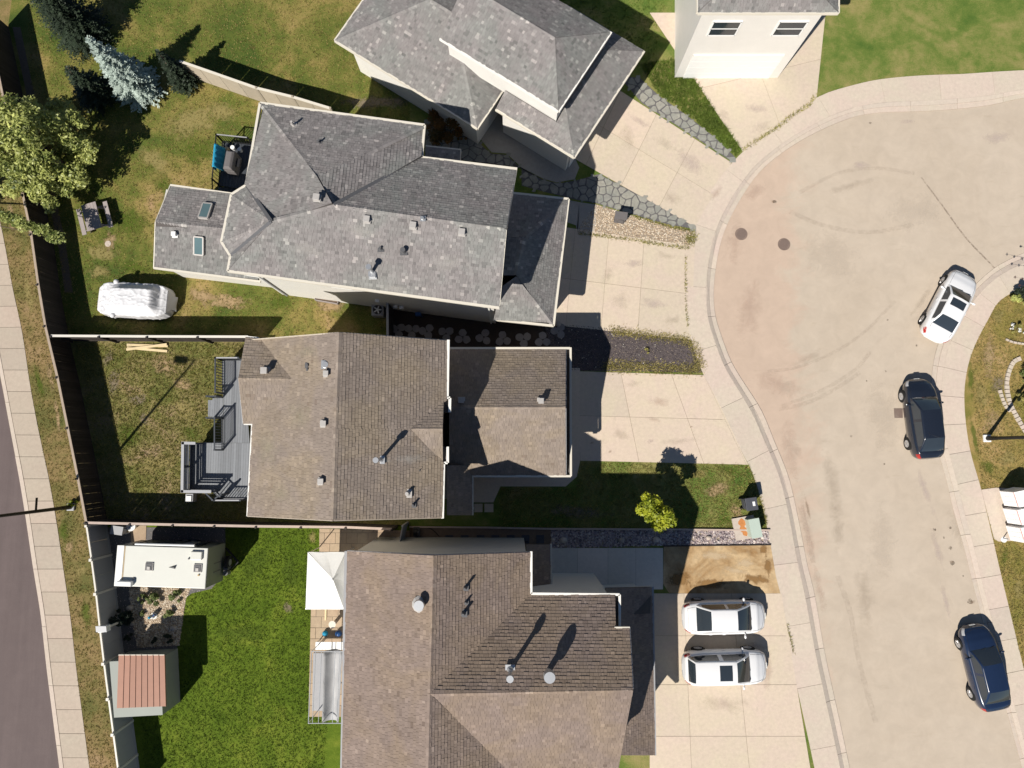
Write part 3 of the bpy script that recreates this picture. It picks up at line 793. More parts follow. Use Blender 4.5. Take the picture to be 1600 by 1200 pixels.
# patio of the south yard
def paving(name, label, poly, step, mat, ang=0.0, z=0.02, base='joint_dirt'):
    reg = [(p.x, p.y) for p in PX(poly)]
    root = sheet(name, PX(poly), 0.004, base, hard=True, label=label)
    cs, sn = math.cos(ang), math.sin(ang)
    xs = [p[0] * cs + p[1] * sn for p in reg]; ys = [-p[0] * sn + p[1] * cs for p in reg]
    i = 0; y = min(ys)
    ar = sum(reg[k][0] * reg[(k + 1) % len(reg)][1] - reg[(k + 1) % len(reg)][0] * reg[k][1] for k in range(len(reg)))
    conv = reg if ar > 0 else reg[::-1]
    while y < max(ys):
        x = min(xs) - (step[0] / 2 if i % 2 else 0)
        while x < max(xs):
            q = [(x + .012, y + .012), (x + step[0] - .012, y + .012), (x + step[0] - .012, y + step[1] - .012), (x + .012, y + step[1] - .012)]
            q = [(a * cs - b * sn, a * sn + b * cs) for a, b in q]
            q = clip_convex(q, conv)
            if len(q) >= 3: obj('paver', MB().prism([Vector((a, b, 0)) for a, b in q], -0.02, z + random.uniform(-.004, .004)), M[mat], root)
            x += step[0]
        y += step[1]; i += 1
paving('side_patio', 'tan paved strip along the southern fence', [(499, 826), (640, 829), (640, 866), (499, 866)], (.62, .60), 'tan_paver')
paving('back_patio', 'tan paved patio under the white canopy', [(488, 866), (575, 866), (575, 1120), (482, 1120)], (.62, .60), 'tan_paver')
# gravel yard round the trailer, rock garden
yg = PX([(168, 824), (352, 824), (353, 895), (330, 920), (300, 927), (284, 938), (276, 1020), (190, 1030)])
sheet('trailer_pad', yg, 0.008, 'yard_gravel', hard=True, label='grey gravel pad under the trailer')
rg = PX([(202, 905), (300, 912), (298, 920), (291, 935), (287, 960), (280, 1008), (215, 1012), (204, 960)])
rgo = sheet('rock_garden', rg, 0.014, 'gravel_base', hard=True, label='beige stone bed below the trailer')
stones('garden_gravel', rg, 3400, 'pea_stone', 0.028, 0.06, z=0.014, label='beige pebbles of the planted bed below the trailer')
stones('pad_gravel', yg, 2600, 'river_stone', 0.015, 0.03, z=0.006, label='fine grey gravel round the trailer')
sheet('pad_slab', PX([(205, 821), (229, 821), (228, 848), (224, 856), (208, 856), (205, 850)]), 0.03, 'tan_paver', hard=True, label='tan slab by the southern fence')
sheet('mailbox_pad', PX([(1533, 765), (1556, 762), (1600, 764), (1632, 842), (1560, 846), (1553, 842)]), 0.03, 'sidewalk_concrete', hard=True, label='concrete pad under the mailboxes')
# bare earth line along the west fence
be = [p + Vector((.28, 0, 0)) for p in FBn[:5]] + [p + Vector((0.75, 0, 0)) for p in FBn[:5]][::-1]
sheet('fence_bed', be, 0.006, 'brown_soil', label='bare earth strip along the dark fence')
HARD_DONE = True

# --- grass blades
blades('verge_grass', verge, 16000, 'blade_dry', label='short dry grass on the verge')
vis = lambda q: PX(q)
blades('north_yard_grass', vis([(40, -20), (640, -20), (640, 533), (110, 533), (60, 300)]), 26000, 'blade_dry', label='mown grass behind the grey roofed house')
blades('middle_yard_grass', vis([(120, 536), (400, 536), (400, 820), (168, 820)]), 13000, 'blade_mixed', 0.04, 0.10, label='uneven grass and weeds in the middle yard')
blades('south_yard_grass', vis([(200, 826), (540, 826), (500, 1260), (230, 1260)]), 20000, 'blade_green', 0.02, 0.05, label='dense green grass beside the trailer')
blades('front_grass', vis([(900, 722), (1166, 726), (1200, 826), (780, 826), (780, 762), (900, 762)]), 9000, 'blade_mixed', label='short grass in front of the middle garage')
blades('strip_weeds', wd, 3600, 'blade_green', 0.08, 0.2, label='tall weeds between two driveways')
blades('east_grass', vis([(1505, 440), (1690, 440), (1690, 1260), (1620, 1260), (1574, 940), (1532, 762)]), 17000, 'blade_dry', label='dry grass beyond the right pavement')
blades('top_grass', vis([(640, -40), (1050, -40), (1020, 100), (640, 180)]), 5000, 'blade_green', label='grass behind the white walled house')
# weeds that cling to joints and edges
def weeds(pts, n, name, label, w=0.10, mat='blade_mixed', h=0.12):
    P = smooth_line(PX(pts), 40); xs = []; 
    m = MB()
    for k in range(n):
        i = random.randrange(39); p = P[i].lerp(P[i + 1], random.random()) + Vector((random.gauss(0, w), random.gauss(0, w), 0))
        a = random.random() * 6.28; b = random.random() * 6.28; l = random.uniform(.4, 1.2) * h
        m.add([p + Vector((math.cos(a) * .018, math.sin(a) * .018, .01)), p - Vector((math.cos(a) * .018, math.sin(a) * .018, -.01)), p + Vector((math.cos(b) * l, math.sin(b) * l, l))], [(0, 1, 2)], random.random())
    obj(name, m, M[mat], None, label, kind='stuff')
weeds([(905, 365), (980, 374), (1040, 384), (1078, 388)], 900, 'edge_weeds', 'weeds along the top edge of the grey house driveway', 0.06)
weeds([(1072, 372), (1080, 378), (1083, 366)], 500, 'edge_weeds', 'clump of weeds at the tip of the gravel wedge', 0.14)
weeds([(990, 338), (1040, 353), (1083, 362)], 500, 'edge_weeds', 'weeds between flagstones and gravel', 0.05)
weeds([(1071, 400), (1071, 450), (1074, 510)], 260, 'edge_weeds', 'weeds in the joint between driveway and pavement', 0.03)
weeds([(955, 516), (1010, 524), (1076, 534), (1095, 575)], 2600, 'edge_weeds', 'yellow green weeds round the mulch bed', 0.16, 'blade_dry')
weeds([(945, 572), (1010, 574), (1092, 578)], 2600, 'edge_weeds', 'yellow green weeds along the lower mulch edge', 0.2, 'blade_dry')
weeds([(1162, 233), (1205, 205), (1236, 182), (1262, 165), (1272, 150)], 900, 'edge_weeds', 'weeds at the foot of the far driveway', 0.07)
weeds([(1230, 975), (1235, 1000), (1240, 1020)], 120, 'edge_weeds', 'thin weeds in the pavement joint by the white cars', 0.02)
weeds([(1168, 727), (1185, 772), (1198, 822)], 420, 'edge_weeds', 'grass fringe beside the grey bin', 0.05)
# ------------------------------------------------------------------ houses
def newell(P):
    n = Vector((0, 0, 0))
    for i in range(len(P)):
        a = P[i]; b = P[(i + 1) % len(P)]
        n += Vector(((a.y - b.y) * (a.z + b.z), (a.z - b.z) * (a.x + b.x), (a.x - b.x) * (a.y + b.y)))
    n.normalize()
    return n
def up_face(P):
    n = newell(P)
    if n.z < 0: P = P[::-1]; n = -n
    return P, n
def ray_plane(u, v, P):
    """the point of the plane of P seen at (u, v)"""
    n = newell(P); c = sum(P, Vector()) / len(P)
    a = W(u, v, 0); o = Vector((0, 0, H_CAM)); d = a - o
    t = n.dot(c - o) / n.dot(d)
    return o + d * t

def lay_shingles(mb, P, eave, course=0.150, tabw=0.19, thick=0.014, lift=0.012):
    """real shingle tabs over the face P (convex, 3D); eave = (a, b) two points giving the lower edge"""
    P, n = up_face([Vector(p) for p in P])
    a, b = Vector(eave[0]), Vector(eave[1])
    u = (b - a); u -= n * u.dot(n); u.normalize()
    v = n.cross(u)
    c = sum(P, Vector()) / len(P)
    if (c - a).dot(v) < 0: u = -u; v = n.cross(u)
    if v.z < -0.01: pass
    o = a
    poly = [((p - o).dot(u), (p - o).dot(v)) for p in P]
    ar = sum(poly[i][0] * poly[(i + 1) % len(poly)][1] - poly[(i + 1) % len(poly)][0] * poly[i][1] for i in range(len(poly)))
    if ar < 0: poly = poly[::-1]
    hp = [((p - o).dot(n)) for p in P]; h0 = sum(hp) / len(hp)
    x0 = min(p[0] for p in poly); x1 = max(p[0] for p in poly); y0 = min(p[1] for p in poly); y1 = max(p[1] for p in poly)
    r = math.floor(y0 / course) ; vs = []; fs = []; tn = []
    while r * course < y1:
        yb = r * course; x = x0 - random.random() * tabw
        while x < x1:
            w = tabw * random.uniform(0.55, 1.35)
            q = [(x + 0.004, yb), (x + w - 0.004, yb), (x + w - 0.004, yb + course * 1.02), (x + 0.004, yb + course * 1.02)]
            x += w
            inside = all(clip_in(poly, p) for p in q)
            if not inside: q = clip_convex(q, poly)
            if len(q) < 3: continue
            th = thick * random.choice((0.7, 0.8, 1.0, 1.5, 1.7))
            t = min(.93, max(0, random.gauss(0.5, TONE)))
            k = len(vs)
            for p in q:
                h = h0 + lift + th * (1 - min(1, (p[1] - yb) / course))
                vs.append(o + u * p[0] + v * p[1] + n * h)
            m = len(q); fs.append(tuple(range(k, k + m))); tn.append(t)
            if inside:                                           # butt edge
                vs += [vs[k] - n * (th + 0.008), vs[k + 1] - n * (th + 0.008)]
                fs.append((k, k + m, k + m + 1, k + 1)); tn.append(t * 0.5)
        r += 1
    base = len(mb.v); mb.v.extend(tuple(p) for p in vs); mb.f.extend(tuple(i + base for i in f) for f in fs); mb.t.extend(tn)
def clip_in(poly, p):
    n = len(poly)
    for i in range(n):
        a = poly[i]; b = poly[(i + 1) % n]
        if (b[0] - a[0]) * (p[1] - a[1]) - (b[1] - a[1]) * (p[0] - a[0]) < 0: return False
    return True
def cap_row(mb, a, b, na, nb, w=0.14, step=0.17, lift=0.02):
    """overlapping cap shingles along the ridge or hip a-b between planes na, nb"""
    a = Vector(a); b = Vector(b); d = (b - a); L = d.length; d.normalize()
    def side(n, other):
        s = n.cross(d)
        if s.dot(other) > 0: s = -s
        return s.normalized()
    sa, sb = side(na, nb), side(nb, na)
    k = int(L / step)
    for i in range(k):
        p = a + d * (i * step); q = a + d * ((i + 1) * step + 0.01)
        t = min(1, max(0, random.gauss(0.62, 0.2)))
        up = Vector((0, 0, lift))
        l0, l1 = Vector((0, 0, .012)), Vector((0, 0, 0))
        mb.add([p + sa * w + up * .6 + l1, p + up * 1.5 + l1, p + sb * w + up * .6 + l1, q + sa * w + up * .6 + l0, q + up * 1.5 + l0, q + sb * w + up * .6 + l0],
               [(0, 3, 4, 1), (1, 4, 5, 2), (3, 5, 4)], t)

class House:
    def __init__(s, name, label, at, shingle, cat='house'):
        global TONE; TONE = .21 if 'grey' in shingle else .15
        s.root = thing(name, label, cat, at); s.sm = shingle; s.sh = MB(); s.deck = MB(); s.tr = []; s.nb = {}
        s.faces = {}
    def face(s, key, P, eave=(0, 1), lay=True, course=0.150):
        P = [W(*p) if len(p) == 3 and not isinstance(p, Vector) else p for p in P]
        e = (P[eave[0]], P[eave[1]])
        if lay: lay_shingles(s.sh, P, e, course)
        Q, n = up_face(list(P))
        cq = sum(Q, Vector()) / len(Q)
        Q = [q - n * ((q - cq).dot(n) + 0.004) for q in Q]
        k = len(Q); lo = [q - Vector((0, 0, 0.16)) for q in Q]
        s.deck.add(lo + Q, [tuple(range(k - 1, -1, -1)), tuple(range(k, 2 * k))] + [(i, (i + 1) % k, k + (i + 1) % k, k + i) for i in range(k)])
        s.faces[key] = (P, n)
        return P
    def cap(s, a, b, k1, k2):
        a = W(*a) if not isinstance(a, Vector) else a; b = W(*b) if not isinstance(b, Vector) else b
        cap_row(s.sh, a, b, s.faces[k1][1], s.faces[k2][1])
    def trim(s, pts, mat='cream_trim', w=0.11, h=0.16, dz=-0.04, out=None):
        s.tr.append(([W(*p) if not isinstance(p, Vector) else p for p in pts], mat, w, h, dz))
    def finish(s):
        r = obj('roof', s.deck, M['roof_underlay'], s.root)
        obj('shingles', s.sh, M[s.sm], r, kind='stuff')
        # sub-part coordinates are relative to the thing, as the roof sits at its origin
        for pts, mat, w, h, dz in s.tr:
            for a, b in zip(pts[:-1], pts[1:]):
                m = MB().beam(a + Vector((0, 0, dz)), b + Vector((0, 0, dz)), w, h)
                obj('fascia' if abs(a.z - b.z) > 0.1 else 'gutter', m, M[mat], r)
        s.roof = r
        return r
    def walls(s, pts, z1, mat='white_siding', z0=-0.02, name='wall'):
        P = [W(*p) if not isinstance(p, Vector) else p for p in pts]
        k = len(P)
        ar = sum(P[i].x * P[(i + 1) % k].y - P[(i + 1) % k].x * P[i].y for i in range(k))
        if ar < 0: P = P[::-1]
        m = MB()
        lo = [Vector((p.x, p.y, z0)) for p in P]; hi = [Vector((p.x, p.y, z1)) for p in P]
        m.add(lo + hi, [(i, (i + 1) % k, k + (i + 1) % k, k + i) for i in range(k)])
        return obj(name, m, M[mat], s.root)
    def gable(s, a, b, c, mat='white_siding', th=0.08):
        m = MB(); A, B, C = [W(*p) if not isinstance(p, Vector) else p for p in (a, b, c)]
        n = (B - A).cross(Vector((0, 0, 1))).normalized() * th
        m.add([A, B, C, A + n, B + n, C + n], [(0, 1, 2), (5, 4, 3), (0, 3, 4, 1), (1, 4, 5, 2), (2, 5, 3, 0)])
        return obj('wall', m, M[mat], s.root)
    # fittings: placed on a roof face where the survey shows them
    def spot(s, u, v, key): return ray_plane(u, v, s.faces[key][0])
    def box_vent(s, u, v, key, size=0.30, h=0.20, mat='vent_metal', rz=0.0):
        p = s.spot(u, v, key)
        m = MB().box(p + Vector((0, 0, 0.02)), (size * 1.35, size * 1.35, 0.05), rz).box(p + Vector((0, 0, h / 2 + .05)), (size * .8, size * .8, h), rz).box(p + Vector((0, 0, h + .08)), (size, size, 0.06), rz)
        return bevel(obj('roof_vent', m, M[mat], s.roof), 0.01)
    def pipe_vent(s, u, v, key, r=0.05, h=0.35, mat='vent_dark', cap=False, lean=Vector((0, 0, 0))):
        p = s.spot(u, v, key)
        m = MB().box(p + Vector((0, 0, 0.02)), (min(r * 5, .42), min(r * 5, .42), 0.03)).tube(p, p + Vector((0, 0, h)) + lean, r, n=12).tube(p, p + Vector((0, 0, .12)), r * 2.0, r * 1.1, n=12)
        if cap: m.tube(p + Vector((0, 0, h)), p + Vector((0, 0, h + .16)), r * 1.9, r * 1.7, n=14)
        return obj('flue' if cap else 'vent_pipe', m, M[mat], s.roof)
    def window(s, c, w, h, nrm, mat='car_glass', frame='white_plastic'):
        """window centred at c in a wall facing nrm"""
        nrm = Vector(nrm).normalized(); side = nrm.cross(Vector((0, 0, 1))).normalized(); c = Vector(c)
        f = MB()
        for sx in (-1, 1): f.beam(c + side * sx * w / 2 - Vector((0, 0, h / 2 + .04)), c + side * sx * w / 2 + Vector((0, 0, h / 2 + .04)), .08, .10, up=nrm)
        for sz in (-1, 0, 1): f.beam(c - side * w / 2 + Vector((0, 0, sz * h / 2)), c + side * w / 2 + Vector((0, 0, sz * h / 2)), .10, .07 if sz else .04)
        fo = obj('window', f, M[frame], s.root)
        g_ = MB().beam(c - side * (w / 2 - .03), c + side * (w / 2 - .03), .05, h - .06)
        obj('pane', g_, M[mat], fo)
    def garage_door(s, a, b, z1=2.3, nrm=Vector((1, 0, 0))):
        a = Vector(a); b = Vector(b); n = 4
        root = obj('garage_door', MB().beam(a + Vector((0, 0, z1)) + nrm * .02, b + Vector((0, 0, z1)) + nrm * .02, .12, .12), M['white_trim'], s.root)
        for i in range(n):
            z = z1 * (i + .5) / n
            obj('panel', MB().beam(a + Vector((0, 0, z)) + nrm * .01, b + Vector((0, 0, z)) + nrm * .01, .05, z1 / n - .02), M['white_plastic'], root)

def inset(pts, d):
    """shrink an outline (world points) inwards by d"""
    P = [Vector((p.x, p.y, 0)) for p in pts]; n = len(P)
    ar = sum(P[i].x * P[(i + 1) % n].y - P[(i + 1) % n].x * P[i].y for i in range(n))
    if ar < 0: P = P[::-1]
    out = []
    for i in range(n):
        a, b, c = P[i - 1], P[i], P[(i + 1) % n]
        d1 = (b - a).normalized(); d2 = (c - b).normalized()
        n1 = Vector((-d1.y, d1.x, 0)); n2 = Vector((-d2.y, d2.x, 0))
        k = 1 + n1.dot(n2)
        out.append(b + (n1 + n2) * (d / max(0.3, k)))
    return out

HE = 6.85; GE = 3.3
# ===== middle house
h2 = House('house', 'middle house with brown shingles, cross gable and grey deck behind', tuple(W(540, 680)), 'brown_shingle')
RZ = 8.95
A = (386, 531, HE); RN = (530, 519.5, RZ); Bn = (698.5, 532.5, HE)
Cs = (691, 809, HE); RS = (520.5, 813.5, RZ); Ds = (387, 806.5, HE)
vN = (455, 592, 7.78); rW = (372.5, 590.5, 7.70); wS = (380, 662, HE); vS = (394, 662, HE)
j1 = (697.5, 626, HE); rE0 = (642, 670, 7.62); rE1 = (691.5, 670, 7.62); j2 = (692.5, 722, HE)
# west slope around the cross gable, split in convex pieces
Wp = [W(*vS), W(*Ds)]
ew = (W(394, 662, HE), W(*Ds))
def rp(key, u, v): return ray_plane(u, v, h2.faces[key][0])
h2.face('w2', [W(*vS), W(*Ds), W(*RS), W(528, 592, RZ), W(*vN)], (0, 1))
nW = h2.faces['w2'][1]
def on_w(u, v): return ray_plane(u, v, h2.faces['w2'][0])
p407 = on_w(408, 530)
h2.face('w1', [p407, on_w(455, 592), W(528, 592, RZ), W(*RN)], (0, 1), lay=False)
lay_shingles(h2.sh, [p407, on_w(455, 592), W(528, 592, RZ), W(*RN)], ew)
h2.face('cgN', [W(386, 528, HE), W(408, 530, HE + .02), on_w(455, 592), W(*rW)], (0, 1), lay=False)
lay_shingles(h2.sh, [W(384, 527, HE), p407, on_w(455, 592), W(*rW)], (W(384, 527, HE), W(408, 528.5, HE)))
h2.face('cgS', [W(*wS), W(395, 662, HE), on_w(455, 592), W(*rW)], (0, 1))
h2.face('e1', [W(*Bn), W(*j1), W(*rE0), W(524, 670, RZ), W(*RN)], (0, 1))
def on_e(u, v): return ray_plane(u, v, h2.faces['e1'][0])
h2.face('e2', [W(*j2), W(*Cs), W(*RS), W(524, 670, RZ), W(*rE0)], (0, 1))
h2.face('egN', [W(694, 624, HE), W(*rE1), W(*rE0)], (0, 1), lay=False)
egn = W(691.5, 624, HE)
lay_shingles(h2.sh, [W(693.5, 622, HE), W(*rE1), W(*rE0)], (W(693.5, 622, HE), W(660, 622, HE)))
h2.face('egS', [W(692, 723, HE), W(*rE1), W(*rE0)], (0, 1), lay=False)
lay_shingles(h2.sh, [W(692, 723, HE), W(*rE1), W(*rE0)], (W(692, 723, HE), W(660, 723, HE)))
h2.cap(RN, RS, 'e1', 'w2'); h2.cap(rW, vN, 'cgN', 'cgS'); h2.cap(rE1, rE0, 'egN', 'egS')
h2.trim([(700.5, 531, HE), (699, 621, HE), (703, 622, HE), (702.5, 644, HE)], 'white_trim', .13, .14)
h2.trim([(699.5, 698, HE), (699.5, 723, HE), (693.5, 723.5, HE), (691.5, 810, HE)], 'white_trim', .12, .14)
for v0, v1 in ((624, 644), (698, 722)):      # short cornice returns of the entry gable
    m = MB().prism(PX([(692, v0), (701, v0), (701, v1), (692, v1)], HE), HE - .22, HE - .10); h2.deck.add(m.v, m.f)
h2.trim([A, RN, (697, 531.5, HE)], 'tan_siding', .05, .16, -.10); h2.trim([Ds, RS, Cs], 'tan_siding', .05, .16, -.10)
h2.trim([(394.5, 661, HE), Ds], 'white_trim', .10, .13); h2.trim([(381, 662.5, HE), (395, 663, HE), (394.5, 668, HE)], 'white_trim', .08, .12)
h2.trim([(385, 526, HE), rW, (379.5, 661, HE)], 'grey_trim', .05, .14, -.1); h2.trim([(384, 526.5, HE), (404, 528.5, HE)], 'white_trim', .10, .12)
roof2 = h2.finish()
foot = [W(700, 531, HE), W(691, 809, HE), W(387, 806, HE), W(393, 664, HE), W(380, 662, HE), W(386, 530, HE)]
fi = inset(foot, 0.45)
h2.walls(fi, HE - .05, 'tan_siding')
h2.gable(W(396, 535, HE - .1), W(688, 537, HE - .1), W(530, 524, RZ - .12), 'tan_siding'); h2.gable(W(396, 802, HE - .1), W(681, 804, HE - .1), W(521, 809, RZ - .12), 'tan_siding')
h2.gable(W(386, 538, HE - .1), W(388, 655, HE - .1), W(384, 591, 7.55), 'tan_siding'); h2.gable(W(690, 630, HE - .1), W(690, 716, HE - .1), W(688, 670, 7.5), 'tan_siding')
h2.box_vent(416, 580, 'cgN', .30, .26); h2.box_vent(511, 584, 'w2', .24, .16); h2.box_vent(507, 662, 'w2', .26, .16); h2.box_vent(503, 752, 'w2', .26, .16)
h2.box_vent(502, 750, 'w2', .18, .1)
v = h2.spot(509, 570, 'w2'); m = MB().box(v + Vector((0, 0, .02)), (.4, .4, .04)).tube(v, v + Vector((.0, 0, .12)), .17, .14, n=18); obj('roof_vent', m, M['galvanised'], h2.roof)
h2.pipe_vent(481, 571, 'w2', .05, .14); h2.pipe_vent(481, 577, 'w2', .03, .05)
h2.pipe_vent(637, 771, 'e2', .08, .28, 'vent_metal'); h2.pipe_vent(646, 789, 'e2', .05, .30)
fl2 = h2.pipe_vent(595, 718.5, 'e2', .075, 1.05, 'galvanised', True)
h2.pipe_vent(656, 735, 'e2', .012, .02)
# windows that a step to the side would show
h2.window((fi[0] + fi[1]) / 2 + Vector((.06, 1.5, 5.2)), 1.4, 1.2, (1, 0, 0)); h2.window((fi[0] + fi[1]) / 2 + Vector((.06, -2.0, 5.2)), 1.4, 1.2, (1, 0, 0))
h2.window(Vector((W(387, 740, HE).x + .40, W(387, 740, HE).y, 4.6)), 1.6, 1.2, (-1, 0, 0)); h2.window(Vector((W(380, 600, HE).x + .5, W(380, 600, HE).y, 4.6)), 1.6, 1.2, (-1, 0, 0))

# ===== its garage with porch
g2 = House('attached_garage', 'single storey garage with brown shingles in front of the middle house', tuple(W(800, 640)), 'brown_shingle', 'garage')
RG = 5.05
g2.face('n', [(702, 546, GE), (884, 546, GE), (883.5, 636.5, RG), (702, 636.5, RG)], (0, 1))
g2.face('s', [(740, 742.5, GE), (884, 742.5, GE), (883.5, 636.5, RG), (738, 636.5, RG)], (0, 1))
g2.face('s2', [(702, 742.5, GE + .0), (740, 742.5, GE), (738, 636.5, RG), (702, 636.5, RG)], (0, 1))
# porch roof, sloping east
g2.face('porch', [W(737.5, 727, GE), W(737.5, 805, GE), W(698, 805, 4.35), W(698, 727, 4.35)], (0, 1))
g2.cap((883.5, 636.5, RG), (702, 636.5, RG), 'n', 's')
g2.trim([(702, 544, GE), (891, 544, GE)], 'cream_trim', .11, .13); g2.trim([(891.5, 543, GE), (892, 744, GE)], 'cream_trim', .11, .14); g2.trim([(740, 744, GE), (892, 744, GE)], 'cream_trim', .11, .13)
g2.trim([(738.5, 742, GE), (738.5, 805, GE)], 'cream_trim', .09, .12)
g2.trim([(884.5, 546, GE), (884, 636.5, RG), (884.5, 742, GE)], 'grey_trim', .05, .15, -.1)
m = MB().prism(PX([(884.5, 544), (890.5, 544), (891, 744), (884.5, 744)], GE), GE - .30, GE - .16); g2.deck.add(m.v, m.f)
g2.finish()
gfoot = [W(703, 552, GE), W(878, 552, GE), W(878, 735, GE), W(703, 735, GE)]
gi = inset(gfoot, 0.10); g2.walls(gi, GE - .02, 'tan_siding')
g2.gable(W(879, 551, GE - .1), W(879, 737, GE - .1), W(878.5, 637, RG - .15), 'tan_siding')
g2.box_vent(845, 627, 'n', .28, .24); g2.box_vent(721, 626, 'n', .28, .22)
xg = max(p.x for p in gi); ys = sorted([p.y for p in gi]); g2.garage_door((xg + .03, ys[0] + .6, 0), (xg + .03, ys[-1] - .6, 0))
for v in (747, 802): p = W(733, v, GE); pst = MB().beam((p.x, p.y, 0), (p.x, p.y, GE - .1), .14, .14, up=Vector((0, 1, 0))); obj('porch_post', pst, M['white_trim'], g2.root)

# ===== grey house (north west)
h1 = House('house', 'large grey shingled hip roofed house with white walls and sunroom', tuple(W(560, 320)), 'grey_shingle')
a1 = (408, 162, HE); b1 = (662.5, 197, HE); c1 = (657.5, 247, HE); d1 = (807, 265, HE); e1 = (780, 479, HE)
r1 = (791, 357.5, 8.7); ap1 = (497, 277, 8.45); ap2 = (522, 320, 8.75); bay = (424, 346, 7.7)
s1 = (357, 422, HE); k1 = (386, 290, HE); k2 = (362.5, 305, HE); k3 = (347.5, 378, HE); k4 = (361.5, 399, HE)
def px_of(p):
    d = Vector((p.x, p.y, p.z - H_CAM)); c = math.cos(TILT); n_ = math.sin(TILT)
    yy = d.y * c + d.z * n_; zz = -d.y * n_ + d.z * c
    return (800 + d.x / -zz * FOC, 600 - yy / -zz * FOC, p.z)
_S = [W(*s1), W(*e1), W(*r1)]
ap2 = px_of(ray_plane(522, 320, _S)); bay = px_of(ray_plane(424, 346, _S))
_W = [W(*a1), W(*k1), W(*ap2)]
ap1 = px_of(ray_plane(497, 277, _W))
print('heights', ap2[2], bay[2], ap1[2], ray_plane(424, 346, _W).z)
h1.face('N', [a1, b1, ap1], (0, 1))
h1.face('E', [b1, c1, ap2, ap1], (0, 1))
h1.face('NM', [c1, d1, r1, ap2], (0, 1))
h1.face('S', [s1, e1, r1, ap2, bay], (0, 1))
h1.face('S0', [W(*s1), W(*bay), W(*k4)], (0, 1), lay=False); lay_shingles(h1.sh, [W(*s1), W(*bay), W(*k4)], (W(*s1), W(*e1)))
h1.face('W', [a1, k1, bay, ap2, ap1], (0, 1))
h1.face('B1', [k1, k2, bay], (0, 1)); h1.face('B2', [k2, k3, bay], (0, 1)); h1.face('B3', [k3, k4, bay], (0, 1))
h1.cap(a1, ap1, 'N', 'W'); h1.cap(ap1, ap2, 'W', 'E'); h1.cap(b1, ap1, 'N', 'E'); h1.cap(ap2, r1, 'NM', 'S'); h1.cap(ap2, bay, 'S', 'W')
h1.cap(k2, bay, 'B1', 'B2'); h1.cap(k3, bay, 'B2', 'B3')
for q in ([(406.5, 161, HE), (663.5, 195.5, HE), (659, 246, HE), (808, 264, HE)], [(406.5, 161, HE), (384.5, 289.5, HE), (361.5, 304, HE), (346, 378, HE), (360, 400, HE), (356, 423.5, HE), (780, 481, HE)]):
    h1.trim(q, 'cream_trim', .12, .15)
h1.trim([d1, r1, e1], 'cream_trim', .06, .16, -.1)
# open metal valleys
for p, q in ((c1, ap2), (k1, bay), (k4, bay)):
    p = W(*p) + Vector((0, 0, .035)); q = W(*q) + Vector((0, 0, .035)); m = MB().beam(p, q, .16, .02)
    h1.tr.append(([p, q], 'vent_dark', .17, .03, 0.0))
# sunroom
SRZ = 3.55
h1.face('SN', [(267, 290.5, 2.9), (364, 304, 2.9), (355, 358, SRZ + .1), (243.5, 346.5, SRZ)], (0, 1))
h1.face('SS', [(241, 417.5, 2.9), (404, 437, 2.9), (408, 360, SRZ + .2), (355, 358, SRZ + .1), (243.5, 346.5, SRZ)], (0, 1))
h1.cap((244, 346.5, SRZ), (352, 357.5, SRZ + .1), 'SN', 'SS')
h1.trim([(266, 289, 2.9), (363, 302.5, 2.9)], 'cream_trim', .10, .12); h1.trim([(240, 418.5, 2.9), (407, 440, 2.9)], 'cream_trim', .11, .13)
h1.trim([(266, 289, 2.9), (242.5, 346.5, SRZ), (240, 418.5, 2.9)], 'cream_trim', .05, .12, -.06)
# low roof on the north side
h1.face('L', [(665, 229, GE), (719, 235, GE), (718, 252, GE + .2), (664, 246, GE + .2)], (0, 1))
h1.trim([(665, 228, GE), (719.5, 234, GE), (718.5, 253, GE)], 'cream_trim', .09, .12)
h1.finish()
f1 = inset([W(407, 162, HE), W(662.5, 197, HE), W(657.5, 247, HE), W(807, 265, HE), W(781, 479, HE), W(357, 422, HE), W(348, 385, HE), W(363, 305, HE), W(386, 290, HE)], 0.42)
h1.walls(f1, HE - .05, 'white_siding')
h1.gable(W(798, 272, HE - .1), W(774, 470, HE - .1), W(785, 358, 8.55))
sw = inset([W(267, 291, 2.9), W(400, 306, 2.9), W(404, 436, 2.9), W(241, 417, 2.9)], 0.2); h1.walls(sw, 2.85, 'white_siding')
h1.gable(W(262, 296, 2.8), W(246, 412, 2.8), W(250, 348, 3.45))
for u, v, k in ((496, 310, 'S'), (574, 344, 'S'), (646, 353.5, 'S'), (722, 364, 'S')):
    p = ray_plane(u, v, [W(*s1), W(*e1), W(*r1)])
    m = MB().box(p + Vector((0, 0, .03)), (.36, .36, .06), -.12).box(p + Vector((0, 0, .12)), (.24, .24, .16), -.12).box(p + Vector((0, 0, .22)), (.30, .30, .05), -.12)
    bevel(obj('roof_vent', m, M['vent_metal'], h1.roof), .01)
h1.pipe_vent(459, 196, 'N', .06, .40, 'vent_metal'); h1.pipe_vent(499, 223, 'N', .05, .25)
h1.pipe_vent(595, 389, 'S', .06, .22); h1.pipe_vent(631, 393.5, 'S', .07, .22, 'vent_dark', True)
h1.pipe_vent(582, 425, 'S', .08, .80, 'galvanised', True)
h1.box_vent(583, 430, 'S', .30, .05, 'galvanised')
h1.pipe_vent(661, 342, 'NM', .05, .06, 'galvanised')
h1.box_vent(274, 367, 'SS', .24, .14, 'white_plastic')
